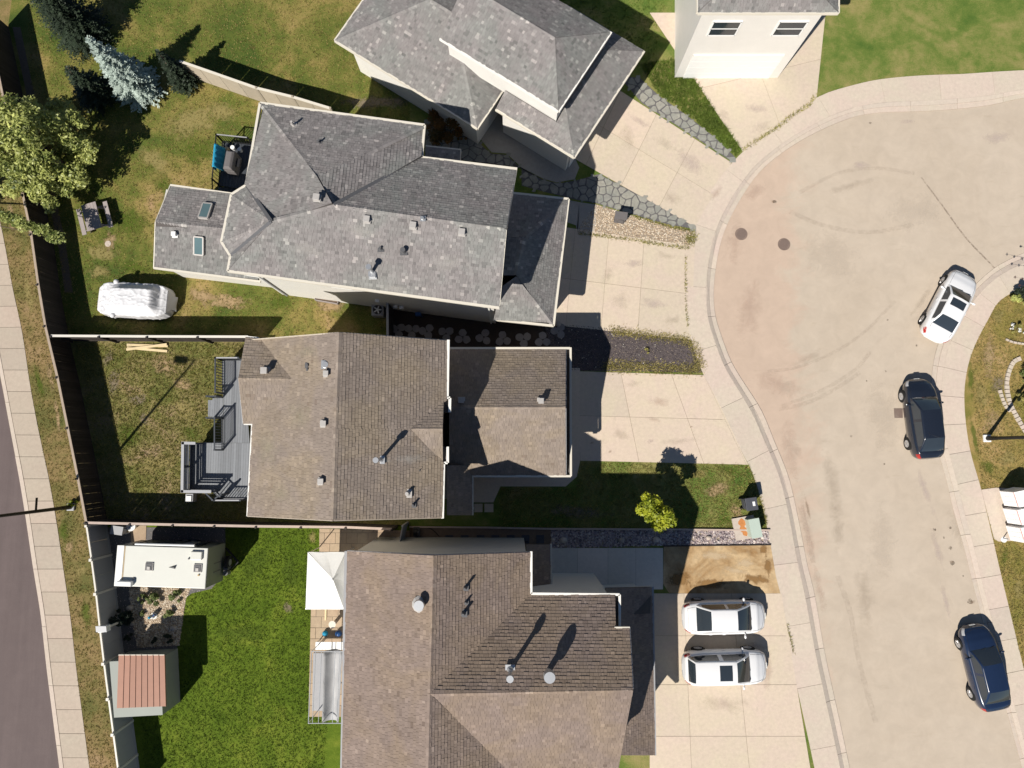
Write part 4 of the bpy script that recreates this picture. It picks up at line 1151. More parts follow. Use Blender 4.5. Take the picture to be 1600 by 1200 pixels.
for u0, v0, key in ((322, 331, 'SN'), (312, 384.5, 'SS')):
    c = h1.spot(u0, v0, key); P, n = h1.faces[key]
    yd = Vector((0.10, 1, 0)).normalized(); yd = (yd - n * yd.dot(n)).normalized(); xd = yd.cross(n).normalized()
    w, l, h = .50, .95, .16
    m = MB()
    for sx in (-1, 1): m.beam(c + xd * sx * w / 2 - yd * l / 2 + n * h / 2, c + xd * sx * w / 2 + yd * l / 2 + n * h / 2, .07, h, up=n)
    for sy in (-1, 1): m.beam(c + yd * sy * l / 2 - xd * w / 2 + n * h / 2, c + yd * sy * l / 2 + xd * w / 2 + n * h / 2, .07, h - .004, up=n)
    f = obj('skylight', m, M['vent_metal'], h1.root)
    obj('glass', MB().beam(c - yd * (l / 2 - .04) + n * (h - .02), c + yd * (l / 2 - .04) + n * (h - .02), w - .06, .02, up=n), M['sky_glass'], f)
# fittings on the sunlit south wall
sdir = (f1[4] - f1[5] if False else (W(781, 479, HE) - W(357, 422, HE))).normalized(); snorm = Vector((sdir.y, -sdir.x, 0))
wall0 = W(357, 422, HE) + Vector((sdir.y, -sdir.x, 0)) * -.42; wall0.z = 0
def on_s(u):  # a point at the foot of the south wall at about that column
    L = 0.0; best = None
    for k in range(300):
        p = wall0 + sdir * (k * 0.05); q = p
        uu = 800 + (q.x) / H_CAM * FOC * 0.995
        if best is None or abs(uu - u) < best[0]: best = (abs(uu - u), p.copy())
    return best[1]
def downspout(house, p, z1, mat='white_trim'):
    obj('downspout', MB().beam((p.x, p.y, .1), (p.x, p.y, z1), .08, .06, up=Vector((0, 1, 0))), M[mat], house.root)
downspout(h1, on_s(445) + snorm * .06, 5.8, 'grey_trim'); downspout(h1, on_s(768) + snorm * .06, 6.4)
for u, w in ((436, .9), (560, 1.2), (650, .9)):
    h1.window(on_s(u) + snorm * .02 + Vector((0, 0, 4.9)), w, 1.1, snorm)
for u, z in ((600, 2.3), (622, 1.3), (632, 1.3)): obj('wall_vent', MB().box(on_s(u) + snorm * .08 + Vector((0, 0, z)), (.22, .16, .22)), M['white_plastic'], h1.root)

# ===== garage of the grey house
g1 = House('attached_garage', 'hip roofed grey shingled garage in front of the grey house', tuple(W(820, 400)), 'grey_shingle', 'garage')
n0 = (800, 303, GE); n1 = (887, 312.5, GE); s1_ = (864, 507, GE); s0 = (771, 498, GE); q0 = (818, 372, 4.55); q1 = (806, 430, 4.55)
g1.face('E', [n1, s1_, q1, q0], (0, 1)); g1.face('S', [s0, s1_, q1, (783, 450, 4.55)], (0, 1))
g1.face('N', [n0, n1, q0, (790, 370, 4.55)], (0, 1)); g1.face('T', [(790, 369, 4.5), (818, 372, 4.53), (806, 430, 4.53), (783, 430, 4.5)], (0, 1))
g1.cap(s1_, q1, 'E', 'S'); g1.cap(q1, q0, 'E', 'T'); g1.cap(n1, q0, 'E', 'N')
g1.trim([(800, 301.5, GE), (888.5, 311, GE), (865, 509, GE), (770, 499, GE)], 'cream_trim', .12, .14)
g1.finish()
gw1 = inset([W(790, 306, GE), W(885, 315, GE), W(863, 505, GE), W(770, 495, GE)], .38); g1.walls(gw1, GE - .03, 'white_siding')
e = sorted(gw1, key=lambda p: -p.x)[:2]; a, b = e[0], e[1]; d = (b - a).normalized(); g1.garage_door(a + d * .5 + Vector((.04, 0, 0)), b - d * .5 + Vector((.04, 0, 0)), 2.2, Vector((1, -.1, 0)).normalized())

# ===== southern house
h3 = House('house', 'southern brown shingled house with an L shaped roof', tuple(W(700, 1000)), 'tan_shingle')
R3 = 9.0
nw = (541.5, 861, HE); rn = (678, 868, R3); ne = (828.5, 863, HE); inn = (828.5, 928.5, HE)
wr0 = (672, 1084, R3)   # the wing's ridge meets the main ridge here
sw3 = (534, 1240, HE); rs3 = (668, 1262, R3); se3 = (823, 1250, HE)
h3.face('W', [nw, sw3, rs3, rn], (0, 1))
h3.face('E', [ne, inn, wr0, rn], (0, 1))
we = (961, 930, HE); we2 = (961, 981, 7.62); we3 = (983.5, 982, 7.62); wr1 = (990, 1078, R3)
h3.face('WN', [inn, we, (964, 1076, R3), wr0], (0, 1))
def on_wn(u, v): return ray_plane(u, v, h3.faces['WN'][0])
h3.face('WN2', [on_wn(960, 981.5), on_wn(983.5, 981.5), on_wn(989, 1078), on_wn(963, 1077)], (0, 1), lay=False)
lay_shingles(h3.sh, [on_wn(960, 981.5), on_wn(983.5, 981.5), on_wn(989, 1078), on_wn(963, 1077)], (W(*inn), W(*we)))
h3.face('WS', [(823, 1232, HE), (960, 1235, HE), (989, 1078, R3), wr0], (0, 1))
h3.cap(rn, wr0, 'E', 'W'); h3.cap(wr0, (989, 1078, R3), 'WN', 'WS')
h3.face('E2', [(823, 1232, HE), se3, rs3, wr0], (0, 1))
h3.cap(wr0, rs3, 'E2', 'W')
h3.trim([(830, 861.5, HE), (830, 927.5, HE), (968, 929, HE), (968.5, 982, HE)], 'white_trim', .11, .14)
h3.trim([(540.5, 861, HE), (533, 1240, HE)], 'grey_trim', .12, .13)
p1 = on_wn(960, 980.5); p2 = on_wn(984, 980.5); h3.trim([p1, p2], 'cream_trim', .08, .12, -.02); h3.trim([p2, on_wn(989.5, 1078)], 'grey_trim', .05, .16, -.1)
h3.trim([nw, rn, ne], 'grey_trim', .05, .16, -.10)
m = MB().prism(PX([(961.5, 930), (968, 930), (968.5, 982), (961.5, 982)], HE), HE - .30, HE - .12); h3.deck.add(m.v, m.f)
# low roofs on its east side
h3.face('LA', [(860, 851, GE), (860.5, 931, GE), (822, 931, GE + .9), (822, 851, GE + .9)], (0, 1))
h3.trim([(861, 850, GE), (861.5, 930, GE)], 'cream_trim', .09, .13)
h3.face('LB', [(1019, 917.5, GE), (1023, 1180, GE), (950, 1180, GE + 1.4), (946, 919, GE + 1.4)], (0, 1))
h3.face('LC', [(931, 925, GE), (1019, 917.5, GE), (1015, 960, GE + .4), (931, 960, GE + .9)], (0, 1), lay=False)
h3.trim([(1020, 917, GE), (1024, 1180, GE)], 'grey_trim', .09, .13); h3.trim([(931, 922.5, GE), (1020, 916.5, GE)], 'cream_trim', .07, .10)
h3.finish()
f3 = inset([W(541.5, 861, HE), W(828.5, 863, HE), W(828.5, 929, HE), W(961, 930, HE), W(961, 1232, HE), W(534, 1235, HE)], 0.18)
h3.walls(f3, HE - .05, 'pale_siding')
h3.gable(W(547, 866, HE - .1), W(822, 868, HE - .1), W(678, 873, R3 - .1), 'pale_siding')
h3.gable(W(953, 938, HE - .1), W(953, 1226, HE - .1), W(955, 1078, R3 - .2), 'pale_siding')
lw = inset([W(935, 928, GE), W(1014, 924, GE), W(1016, 1170, GE), W(940, 1170, GE)], .2); h3.walls(lw, GE - .03, 'pale_siding')
h3.pipe_vent(657, 944, 'W', .19, .55, 'vent_metal', False)
c = h3.spot(657, 942, 'W'); obj('roof_vent', MB().tube(c + Vector((0, 0, .42)), c + Vector((0, 0, .58)), .24, .22, n=20), M['galvanised'], h3.roof)
for u, v, r, h_ in ((727, 918, .06, .45), (728, 941, .05, .28), (724, 958, .07, .42)): h3.pipe_vent(u, v, 'E', r, h_, 'vent_dark')
h3.pipe_vent(797, 1046, 'WN', .09, 1.15, 'galvanised', True)
c = h3.spot(857, 1048, 'WN'); obj('roof_vent', MB().tube(c, c + Vector((0, 0, .75)), .12, .12, n=16).tube(c + Vector((0, 0, .62)), c + Vector((0, 0, .95)), .26, .24, n=18), M['galvanised'], h3.roof)

# ===== white walled house (north)
G4 = 3.85
h4 = House('house', 'white walled house with grey shingles cut by the top edge', tuple(W(800, 120)), 'grey_shingle')
ax = (W(897, 245, G4) - W(775, 170, G4)).normalized(); ay = Vector((-ax.y, ax.x, 0))    # along its south west face, and inwards
Sg = W(897, 245, G4)
def L4(a, b, z): p = Sg - ax * a + ay * b; return Vector((p.x, p.y, z))
g_len = (W(897, 245, G4) - W(775, 170, G4)).length
# garage skirt roof round an upper block
h4.face('sw', [L4(0, 0, G4), L4(g_len, 0, G4), L4(g_len, .93, 4.35), L4(.93, .93, 4.35)], (0, 1))
h4.face('sw2', [L4(.93, .93, 4.35), L4(1.75, .93, 4.35), L4(1.75, 1.75, 4.72)], (0, 1))
h4.face('se', [L4(0, 0, G4), L4(0, 7.2, G4), L4(1.75, 5.5, 4.72), L4(1.75, 1.75, 4.72)], (0, 1))
h4.face('ne', [L4(0, 7.2, G4), L4(g_len, 7.2, G4), L4(g_len, 5.9, 4.5), L4(1.75, 5.5, 4.72)], (0, 1))
h4.cap(L4(0, 0, G4), L4(1.75, 1.75, 4.72), 'sw', 'se')
h4.trim([L4(g_len, -.03, G4), L4(-.03, -.03, G4), L4(-.03, 7.2, G4)], 'cream_trim', .12, .14)
ub = [L4(1.68, .86, 5.7), L4(g_len + 4, .86, 5.7), L4(g_len + 4, 6.0, 5.7), L4(1.68, 6.0, 5.7)]
rd0, rd1 = L4(3.6, 3.4, 7.0), L4(g_len + 4, 3.4, 7.0)
h4.face('usw', [ub[0], ub[1], rd1, rd0], (0, 1)); h4.face('une', [ub[3], ub[2], rd1, rd0], (0, 1)); h4.face('use', [ub[0], ub[3], rd0], (0, 1))
h4.cap(rd0, rd1, 'usw', 'une'); h4.trim([ub[1], ub[0], ub[3]], 'white_trim', .12, .15)
# main block, further west
HM = 3.4
Mc = W(746, 201, HM)
def Lm(a, b, z): p = Mc - ax * a + ay * b; return Vector((p.x, p.y, z))
mb4 = [Lm(0, 0, HM), Lm(9.5, 0, HM), Lm(9.5, 8.0, HM), Lm(0, 8.0, HM)]
h4.face('msw', [mb4[0], mb4[1], Lm(5.5, 4, 5.2), Lm(4, 4, 5.2)], (0, 1)); h4.face('mse', [mb4[0], mb4[3], Lm(4, 4, 5.2)], (0, 1))
h4.face('mne', [mb4[3], mb4[2], Lm(5.5, 4, 5.2), Lm(4, 4, 5.2)], (0, 1)); h4.face('mnw', [mb4[1], mb4[2], Lm(5.5, 4, 5.2)], (0, 1))
h4.cap(Lm(4, 4, 5.2), Lm(5.5, 4, 5.2), 'msw', 'mne'); h4.cap(mb4[0], Lm(4, 4, 5.2), 'msw', 'mse'); h4.cap(mb4[1], Lm(5.5, 4, 5.2), 'msw', 'mnw')
h4.trim([mb4[2], mb4[1], mb4[0], mb4[3]], 'cream_trim', .12, .15)
h4.finish()
h4.walls([L4(.6, .62, 0), L4(g_len, .62, 0), L4(g_len, 6.7, 0), L4(.6, 6.7, 0)], G4 - .02, 'white_siding')
h4.walls([L4(1.8, .97, 0), L4(g_len + 3.6, .97, 0), L4(g_len + 3.6, 5.8, 0), L4(1.8, 5.8, 0)], 5.65, 'white_siding', z0=4.0)
h4.walls([Lm(.5, .5, 0), Lm(9, .5, 0), Lm(9, 7.5, 0), Lm(.5, 7.5, 0)], HM - .05, 'white_siding')
a_, b_ = L4(.56, .9, 0), L4(.56, 6.3, 0); h4.garage_door(a_, b_, 2.2, ax)
# far house whose drive meets the top of the cul-de-sac
h5 = House('house', 'grey shingled hip roofed house beyond the top edge', tuple(W(1200, -60)), 'grey_shingle')
q = [(1090, 20, HE), (1310, 20, HE), (1310, -160, HE), (1090, -160, HE)]
t0, t1 = (1185, -72, 8.9), (1225, -72, 8.9)
h5.face('s', [q[0], q[1], t1, t0], (0, 1)); h5.face('e', [q[1], q[2], t1], (0, 1)); h5.face('n', [q[3], q[2], t1, t0], (0, 1)); h5.face('w', [q[0], q[3], t0], (0, 1))
h5.cap(t0, t1, 's', 'n'); h5.trim([q[0], q[1], q[2], q[3], q[0]], 'cream_trim', .12, .15); h5.finish()
h5.walls(inset([W(*p) for p in q], .45), HE - .05, 'white_siding')

_w5 = [W(*p) for p in q]; cx5 = (_w5[0].x + _w5[1].x) / 2; y5 = min(_w5[0].y, _w5[1].y) + .44
h5.window((cx5 - 1.6, y5, 4.9), 1.5, 1.2, (0, -1, 0)); h5.window((cx5 + 1.9, y5, 4.9), 1.5, 1.2, (0, -1, 0))
h5.garage_door((cx5 - 2.6, y5, 0), (cx5 + 2.6, y5, 0), 2.4, Vector((0, -1, 0)))
# ------------------------------------------------------------------ fences
def seg_len(a, b): return (b - a).length
def board_fence(name, label, base, h, mat, capmat, group=None, bw=0.14, gap=0.012, post_step=2.44, side=1, cap=True, posts='both'):
    """base: world points along the foot; every board an object sharing one mesh"""
    t = thing(name, label, 'fence', tuple(base[0]), group=group)
    bm_ = MB().box((0, 0, h / 2 - .02), (bw, .018, h + .02)); me = None
    first_rail = True
    for a, b in zip(base[:-1], base[1:]):
        d = b - a; L = d.length; an = math.atan2(d.y, d.x); u = d.normalized(); n = Vector((-u.y, u.x, 0)) * side
        k = max(1, int(L / (bw + gap)))
        for i in range(k):
            p = a + u * ((i + .5) * L / k) + n * .03
            if me is None: me = bm_.mesh('board', M[mat])
            o = bpy.data.objects.new('board', me); link(o, t)
            o.location = p - wloc(t) + Vector((0, 0, random.uniform(-.008, .008))); o.rotation_euler = (0, random.uniform(-.006, .006), an)
        for z in (0.30, h * .55, h - 0.22):
            obj('rail', MB().beam(a + Vector((0, 0, z)) - n * .004, b + Vector((0, 0, z)) - n * .004, .04, .09), M[mat], t)
        if cap: obj('cap_rail', MB().beam(a + Vector((0, 0, h + .02)) + n * .01, b + Vector((0, 0, h + .02)) + n * .01, .13, .035), M[capmat], t)
        m = int(L / post_step + .5) or 1
        for i in range(m + (1 if b is base[-1] else 0)):
            p = a + u * (i * L / m) - n * .05
            obj('post', MB().beam(p, p + Vector((0, 0, h + .10)), .10, .10, up=Vector((0, 1, 0))), M[mat], t)
    return t
H_F = 1.85
board_fence('wooden_fence', 'long dark stained board fence along the left edge of the yards', FBn, H_F, 'fence_dark', 'fence_cap', side=1, bw=.142, gap=-.005)
nf = [Vector((p.x, p.y, 0)) for p in PX([(80, 525), (230, 526), (388, 526.5)], H_F)]
board_fence('wooden_fence', 'dark fence with pale cap between the upper and middle back yards', nf, H_F, 'fence_dark', 'vinyl_cap', side=1)
sf = [Vector((p.x, p.y, 0)) for p in PX([(136, 817), (270, 820), (400, 822.5), (540, 824), (612, 827)], H_F)]
board_fence('wooden_fence', 'dark fence with pinkish cap running past the trailer to the southern house', sf, H_F, 'fence_dark', 'fence_cap_pink', side=1)
bf = [Vector((p.x, p.y, 0)) for p in PX([(280, 95), (400, 137), (457, 151), (516, 169)], 1.9)]
bt = thing('panel_fence', 'beige panel fence behind the upper roof corner', 'fence', tuple(bf[0]))
for a, b in zip(bf[:-1], bf[1:]):
    k = max(1, round((b - a).length / 1.2))
    for i in range(k):
        p, q = a.lerp(b, i / k), a.lerp(b, (i + 1) / k); g_ = (q - p).normalized() * .012
        obj('panel', MB().beam(p + g_ + Vector((0, 0, .95)), q - g_ + Vector((0, 0, .95)), .03, 1.75), M['fence_beige'], bt)
    obj('cap_rail', MB().beam(a + Vector((0, 0, 1.88)), b + Vector((0, 0, 1.88)), .14, .05), M['cream_trim'], bt)
    obj('post', MB().beam(b, b + Vector((0, 0, 1.95)), .11, .11, up=Vector((0, 1, 0))), M['fence_beige'], bt)
# side gates between houses
a, b = W(605, 470, 1.8), W(605.5, 527, 1.8); a.z = b.z = 0
board_fence('side_fence', 'short fence closing the passage beside the grey house', [a, b], 1.8, 'fence_dark', 'grey_trim', side=1)
gp = [Vector((p.x, p.y, 0)) for p in PX([(629, 822), (622, 857)], 1.9)]
gt = thing('side_gate', 'grey gate between the middle and southern houses', 'gate', tuple(gp[0]))
for z in (.25, .62, .99, 1.36, 1.73): obj('panel', MB().beam(gp[0] + Vector((0, 0, z)), gp[1] + Vector((0, 0, z)), .05, .35), M['grey_trim'], gt)
for p in gp: obj('post', MB().beam(p, p + Vector((0, 0, 1.95)), .10, .10, up=Vector((0, 1, 0))), M['grey_trim'], gt)
# white vinyl fence
vf = thing('vinyl_fence', 'smooth grey white vinyl fence left of the trailer and shed', 'fence', tuple(VB[0]))
cum = []
VS = resample(VB, 9)
for i, (a, b) in enumerate(zip(VS[:-1], VS[1:])):
    d = (b - a); u = d.normalized(); n = max(1, int(d.length / .9))
    for k in range(n):
        p, q = a.lerp(b, k / n) + u * .003, a.lerp(b, (k + 1) / n) - u * .003
        obj('panel', MB().beam(p + Vector((0, 0, .93)), q + Vector((0, 0, .93)), .035, 1.66), M['vinyl'], vf)
    obj('rail', MB().beam(a + Vector((0, 0, 1.80)), b + Vector((0, 0, 1.80)), .09, .10), M['vinyl_cap'], vf)
    obj('rail', MB().beam(a + Vector((0, 0, .08)), b + Vector((0, 0, .08)), .07, .12), M['vinyl'], vf)
    obj('post', MB().beam(b, b + Vector((0, 0, 1.93)), .125, .125, up=Vector((0, 1, 0))).box(b + Vector((0, 0, 1.95)), (.15, .15, .04)), M['vinyl_cap'], vf)
obj('post', MB().beam(VS[0], VS[0] + Vector((0, 0, 1.93)), .125, .125, up=Vector((0, 1, 0))), M['vinyl_cap'], vf)

# ------------------------------------------------------------------ deck of the middle house
ZD = 0.95
dk = thing('deck', 'grey plank deck with railings and privacy screen behind the middle house', 'deck', tuple(W(360, 700)))
def clip_planks(poly, zt, x_dir=True, pw=.14):
    reg = [(p.x, p.y) for p in PX(poly, zt)]
    ar = sum(reg[k][0] * reg[(k + 1) % len(reg)][1] - reg[(k + 1) % len(reg)][0] * reg[k][1] for k in range(len(reg)))
    conv = reg if ar > 0 else reg[::-1]
    x0 = min(p[0] for p in reg); x1 = max(p[0] for p in reg); y0 = min(p[1] for p in reg); y1 = max(p[1] for p in reg)
    x = x0
    while x < x1:
        q = clip_convex([(x + .004, y0 - 1), (x + pw - .004, y0 - 1), (x + pw - .004, y1 + 1), (x + .004, y1 + 1)], conv)
        if len(q) >= 3: obj('plank', MB().prism([Vector((a, b, 0)) for a, b in q], zt - .035, zt + random.uniform(-.002, .002)), M['deck_plank'], dk)
        x += pw
clip_planks([(349, 562), (380, 562), (390, 692), (349, 692)], ZD)
clip_planks([(299.5, 692.3), (400, 692.3), (399, 767), (299, 767)], ZD)
clip_planks([(333, 767.2), (399, 767.2), (398, 779), (345, 779)], ZD)
# landing step to the lawn
lp = [(332, 622), (348.5, 622), (348.5, 652), (332, 652)]
clip_planks(lp, ZD - .02)
clip_planks([(325, 625), (334, 625), (334, 651), (325, 651)], ZD - .5)
def low(p, z): return Vector((p.x, p.y, z))
def skirt(pts, z0, z1, mat='deck_white'):
    P = PX(pts, ZD)
    for a, b in zip(P[:-1], P[1:]): obj('rim_board', MB().beam(low(a, (z0 + z1) / 2), low(b, (z0 + z1) / 2), .04, z1 - z0), M[mat], dk)
skirt([(348.5, 561.5), (348.5, 622)], ZD - .26, ZD - .04); skirt([(348.5, 652), (348.5, 692), (299, 692), (299, 767.5), (332, 767.5), (344, 779.5), (388, 779.5)], ZD - .26, ZD - .04)
skirt([(349, 561.5), (384, 561.5)], ZD - .26, ZD - .04)
for u, v in ((350, 563), (350, 640), (350, 690), (305, 694), (305, 765), (345, 777), (380, 777)):
    p = W(u, v, ZD); obj('deck_post', MB().beam(low(p, 0), low(p, ZD - .26), .12, .12, up=Vector((0, 1, 0))), M['grey_wood'], dk)
def railing(pts, h=1.07, mat='deck_rail', step=.15, posts=True, capmat=None):
    P = PX(pts, ZD)
    for a, b in zip(P[:-1], P[1:]):
        a = low(a, ZD); b = low(b, ZD); L = (b - a).length; n = max(2, int(L / step))
        obj('rail', MB().beam(a + Vector((0, 0, h)), b + Vector((0, 0, h)), .07, .05), M[capmat or mat], dk)
        obj('rail', MB().beam(a + Vector((0, 0, .10)), b + Vector((0, 0, .10)), .05, .04), M[mat], dk)
        me = None
        for i in range(1, n):
            p = a.lerp(b, i / n)
            if me is None: me = MB().box((0, 0, h / 2), (.036, .036, h - .08)).mesh('baluster', M[mat])
            o = bpy.data.objects.new('baluster', me); link(o, dk); o.location = p - wloc(dk)
        for p in (a, b): obj('post', MB().beam(p, p + Vector((0, 0, h + .04)), .09, .09, up=Vector((0, 1, 0))), M[mat], dk)
railing([(349, 563), (349, 615)]); railing([(349, 563), (384, 563)], capmat='deck_white')
railing([(348, 654), (348, 703)]); railing([(334, 621), (347.5, 621)], .9); railing([(334, 654), (347.5, 654)], .9)
railing([(334, 768), (345, 779)]); railing([(345, 779), (357, 771)], 1.0)
railing([(346, 780), (385, 780)], .9, capmat='deck_white')
# tall privacy screen on the west and south-west sides
HS = 1.08
def screen(a, b, solid, name='screen'):
    a = low(W(*a, ZD), ZD); b = low(W(*b, ZD), ZD); d = (b - a).normalized(); L = (b - a).length
    for i in range(int(solid / .14)):
        z = .07 + i * .14; obj('board', MB().beam(a + Vector((0, 0, z)), b + Vector((0, 0, z)), .02, .13), M['screen_navy'], dk)
    obj('rail', MB().beam(a + Vector((0, 0, solid + .04)), b + Vector((0, 0, solid + .04)), .09, .05), M['deck_white'], dk)
    for z in (.58, .76, .93):
        if z > solid: obj('slat', MB().beam(a + Vector((0, 0, z)), b + Vector((0, 0, z)), .03, .10), M['screen_navy'], dk)
    n = max(1, round(L / 1.1))
    for i in range(n + 1):
        p = a.lerp(b, i / n); obj('post', MB().beam(p, p + Vector((0, 0, HS - .01)), .09, .09, up=Vector((0, 1, 0))), M['screen_navy'], dk)
    obj('cap_rail', MB().beam(a + Vector((0, 0, HS + .03)) - d * .06, b + Vector((0, 0, HS + .03)) + d * .06, .15, .05), M['deck_white'], dk)
screen((300.5, 692.5), (299.5, 766), .42); screen((299.5, 766), (342, 766.5), .28); screen((300.5, 692.5), (318, 693), .42)
wb = W(302, 777); t = thing('storage_box', 'small white topped grey box below the privacy screen', 'box', (wb.x, wb.y, 0))
obj('body', MB().box(Vector((wb.x, wb.y, .25)), (.42, .46, .5)), M['grey_trim'], t); obj('lid', MB().box(Vector((wb.x - .01, wb.y - .04, .53)), (.30, .30, .06)), M['white_plastic'], t)

# lumber on the lawn
for (a, b), lb in zip((((199, 539), (263, 541)), ((199, 546.5), (262, 538.5)), ((199.5, 543.5), (262, 549))), ('upper of the yellow planks, lying level by the fence', 'yellow plank lying across the other two', 'lowest of the yellow planks, angled down to the right')):
    p, q = W(*a), W(*b); z = .05 if 'across' not in lb else .10
    obj('lumber_plank', MB().beam(low(p, z), low(q, z), .14, .04), M['raw_lumber'], None, lb, cat='plank', group='yellow planks on the lawn')
# picnic table
pc = W(143, 338, .75); pt = thing('picnic_table', 'weathered grey picnic table on the lawn near the tree', 'table', (pc.x, pc.y, 0), R(17))
for i in range(5): obj('plank', MB().box((-.36 + i * .175, 0, .74), (.165, 1.62, .04)), M['grey_wood'], pt, local=True)
for sx in (-1, 1):
    obj('bench', MB().box((sx * .80, 0, .44), (.25, 1.62, .04)), M['grey_wood'], pt, local=True)
    for sy in (-1, 1):
        obj('leg', MB().beam((sx * .65, sy * .55, 0), (sx * .22, sy * .55, .72), .04, .10, up=Vector((0, 1, 0))), M['grey_wood'], pt, local=True)
for sy in (-1, 1): obj('crossbar', MB().beam((-.85, sy * .60, .40), (.85, sy * .60, .40), .04, .10), M['grey_wood'], pt, local=True)
c = W(169, 381); obj('stepping_disc', MB().tube((c.x, c.y, 0), (c.x, c.y, .03), .18, n=16), M['pinkish_stone'], None, 'lone round stepping stone on the lawn', cat='stepping stone')
# small deck with grill beside the grey house
sd = thing('side_deck', 'small dark deck with black railing beside the grey house', 'deck', tuple(W(372, 258)))
P4 = PX([(349, 222), (397, 227), (390, 297), (343, 290)], .6)
q = [P4[0], P4[1], P4[2], P4[3]]
for i in range(10):
    a = q[0].lerp(q[1], i / 10); b = q[0].lerp(q[1], (i + .94) / 10); c_ = q[3].lerp(q[2], (i + .94) / 10); d_ = q[3].lerp(q[2], i / 10)
    obj('plank', MB().prism([a, b, c_, d_], .56, .60), M['deck_rail'], sd)
for a, b in ((q[0], q[1]), (q[0], q[3])):
    for z in (1.6, .72): obj('rail', MB().beam(low(a, z), low(b, z), .05, .05), M['black_metal'] if z < 1 or a is q[0] and b is q[3] else M['grey_trim'], sd)
    for i in range(1, 12):
        p = a.lerp(b, i / 12); obj('baluster', MB().beam(low(p, .6), low(p, 1.6), .022, .022, up=Vector((0, 1, 0))), M['black_metal'], sd)
    for p in (a, b): obj('post', MB().beam(low(p, 0), low(p, 1.65), .07, .07, up=Vector((0, 1, 0))), M['black_metal'], sd)
a, b = W(344, 272, 1.0), W(338, 292, 0.2)
obj('stair_rail', MB().beam(low(q[3], 1.6), low(q[3] + Vector((-.2, -.75, 0)), 1.0), .05, .05), M['black_metal'], sd)
for i in range(2): obj('stair_tread', MB().box(q[3] + Vector((.35, -.15 - i * .28, -.02 - .2 * (i + 1))), (1.0, .27, .04)), M['deck_rail'], sd)
gc = W(361, 253, 1.3); gl = thing('gas_grill', 'gas grill under a dark grey cover on the side deck', 'grill', (gc.x, gc.y, .6), R(-8))
gm = MB()
for z0, z1, w0, w1 in ((0.0, .72, .56, .60), (.72, .98, .60, .52), (.98, 1.10, .52, .26)):
    vs = [Vector((sx * w0 / 2, sy * .56, z0)) for sx, sy in ((-1, -1), (1, -1), (1, 1), (-1, 1))] + [Vector((sx * w1 / 2, sy * (.56 if z1 < 1 else .46), z1)) for sx, sy in ((-1, -1), (1, -1), (1, 1), (-1, 1))]
    gm.add(vs, [(0, 3, 2, 1), (4, 5, 6, 7), (0, 1, 5, 4), (1, 2, 6, 5), (2, 3, 7, 6), (3, 0, 4, 7)])
bevel(obj('cover', gm, M['grill_cover'], gl, local=True), .04, 3)
obj('side_shelf', MB().box((.42, 0, .7), (.22, .5, .04)), M['black_metal'], gl, local=True)
tp = [(343, 233), (337, 269)]; a, b = W(343, 233, 1.66), W(338, 268, 1.66)
tm = MB(); nseg = 14
vs = []
for i in range(nseg + 1):
    p = q[0].lerp(q[3], .22 + .52 * i / nseg); f = .03 * math.sin(i * 1.9)
    for dx, z in ((-.05 + f, 1.02), (-.06 - f, 1.35), (-.03, 1.66), (.06, 1.67), (.13 + f, 1.45), (.26 + f * 2, 1.2), (.34, 1.0 + f)): vs.append(Vector((p.x + dx, p.y, z)))
fs = [(i * 7 + j, i * 7 + j + 1, i * 7 + j + 8, i * 7 + j + 7) for i in range(nseg) for j in range(6)]
o = obj('hanging_cloth', tm.add(vs, fs), M['blue_cloth'], None, 'bright blue cloth hung over the side deck railing', smooth=True, cat='cloth')
so_ = o.modifiers.new('thickness', 'SOLIDIFY'); so_.thickness = .012
for u, v, r, lb in ((354, 231, .10, 'yellowish pot at the end of the deck'), (363, 230, .13, 'round white pot above the grill'), (374, 233, .12, 'white pot by the house wall, right of the grill')):
    c = W(u, v, .9); t = thing('flower_pot', lb, 'pot', (c.x, c.y, .6), group='pots on the side deck')
    obj('pot', MB().tube((c.x, c.y, .6), (c.x, c.y, .9), r * .7, r, n=14), M['white_plastic' if 'white' in lb else 'raw_lumber'], t)
    obj('soil', MB().tube((c.x, c.y, .88), (c.x, c.y, .91), r * .85, n=14), M['white_plastic' if 'white' in lb else 'raw_lumber'], t)
# planter against the south wall of the grey house, air conditioner
pp = PX([(496, 458), (533, 463), (529, 476), (494, 470)])
t = thing('planter_box', 'wooden planter box filled with soil against the white wall', 'planter', tuple(pp[0]))
for a, b in zip(pp, pp[1:] + pp[:1]): obj('board', MB().beam(low(a, .15), low(b, .15), .04, .3), M['grey_wood'], t)
obj('soil', MB().prism([p.lerp(sum(pp, Vector()) / 4, .08) for p in pp], 0, .24), M['brown_soil'], t)
for (a, b, c_, d_), lb in ((((437, 451), (452, 453), (452, 459), (438, 457)), 'smaller pale slab leaning at the foot of the white wall'), (((454, 451), (473, 455), (475, 464), (457, 461)), 'larger pale slab at the foot of the white wall')):
    obj('paving_slab', MB().prism(PX([a, b, c_, d_]), .0, .16), M['old_concrete'], None, lb, cat='slab')
ac = W(590, 484, .7); t = thing('air_conditioner', 'square air conditioning unit with round fan by the side fence', 'air conditioner', (ac.x, ac.y, 0))
bevel(obj('casing', MB().box((ac.x, ac.y, .36), (.72, .70, .70)), M['grey_trim'], t), .06, 3)
obj('fan_grille', MB().tube((ac.x, ac.y, .71), (ac.x, ac.y, .725), .27, n=24), M['black_metal'], t)
obj('fan_hub', MB().tube((ac.x, ac.y, .725), (ac.x, ac.y, .75), .07, n=12), M['galvanised'], t)
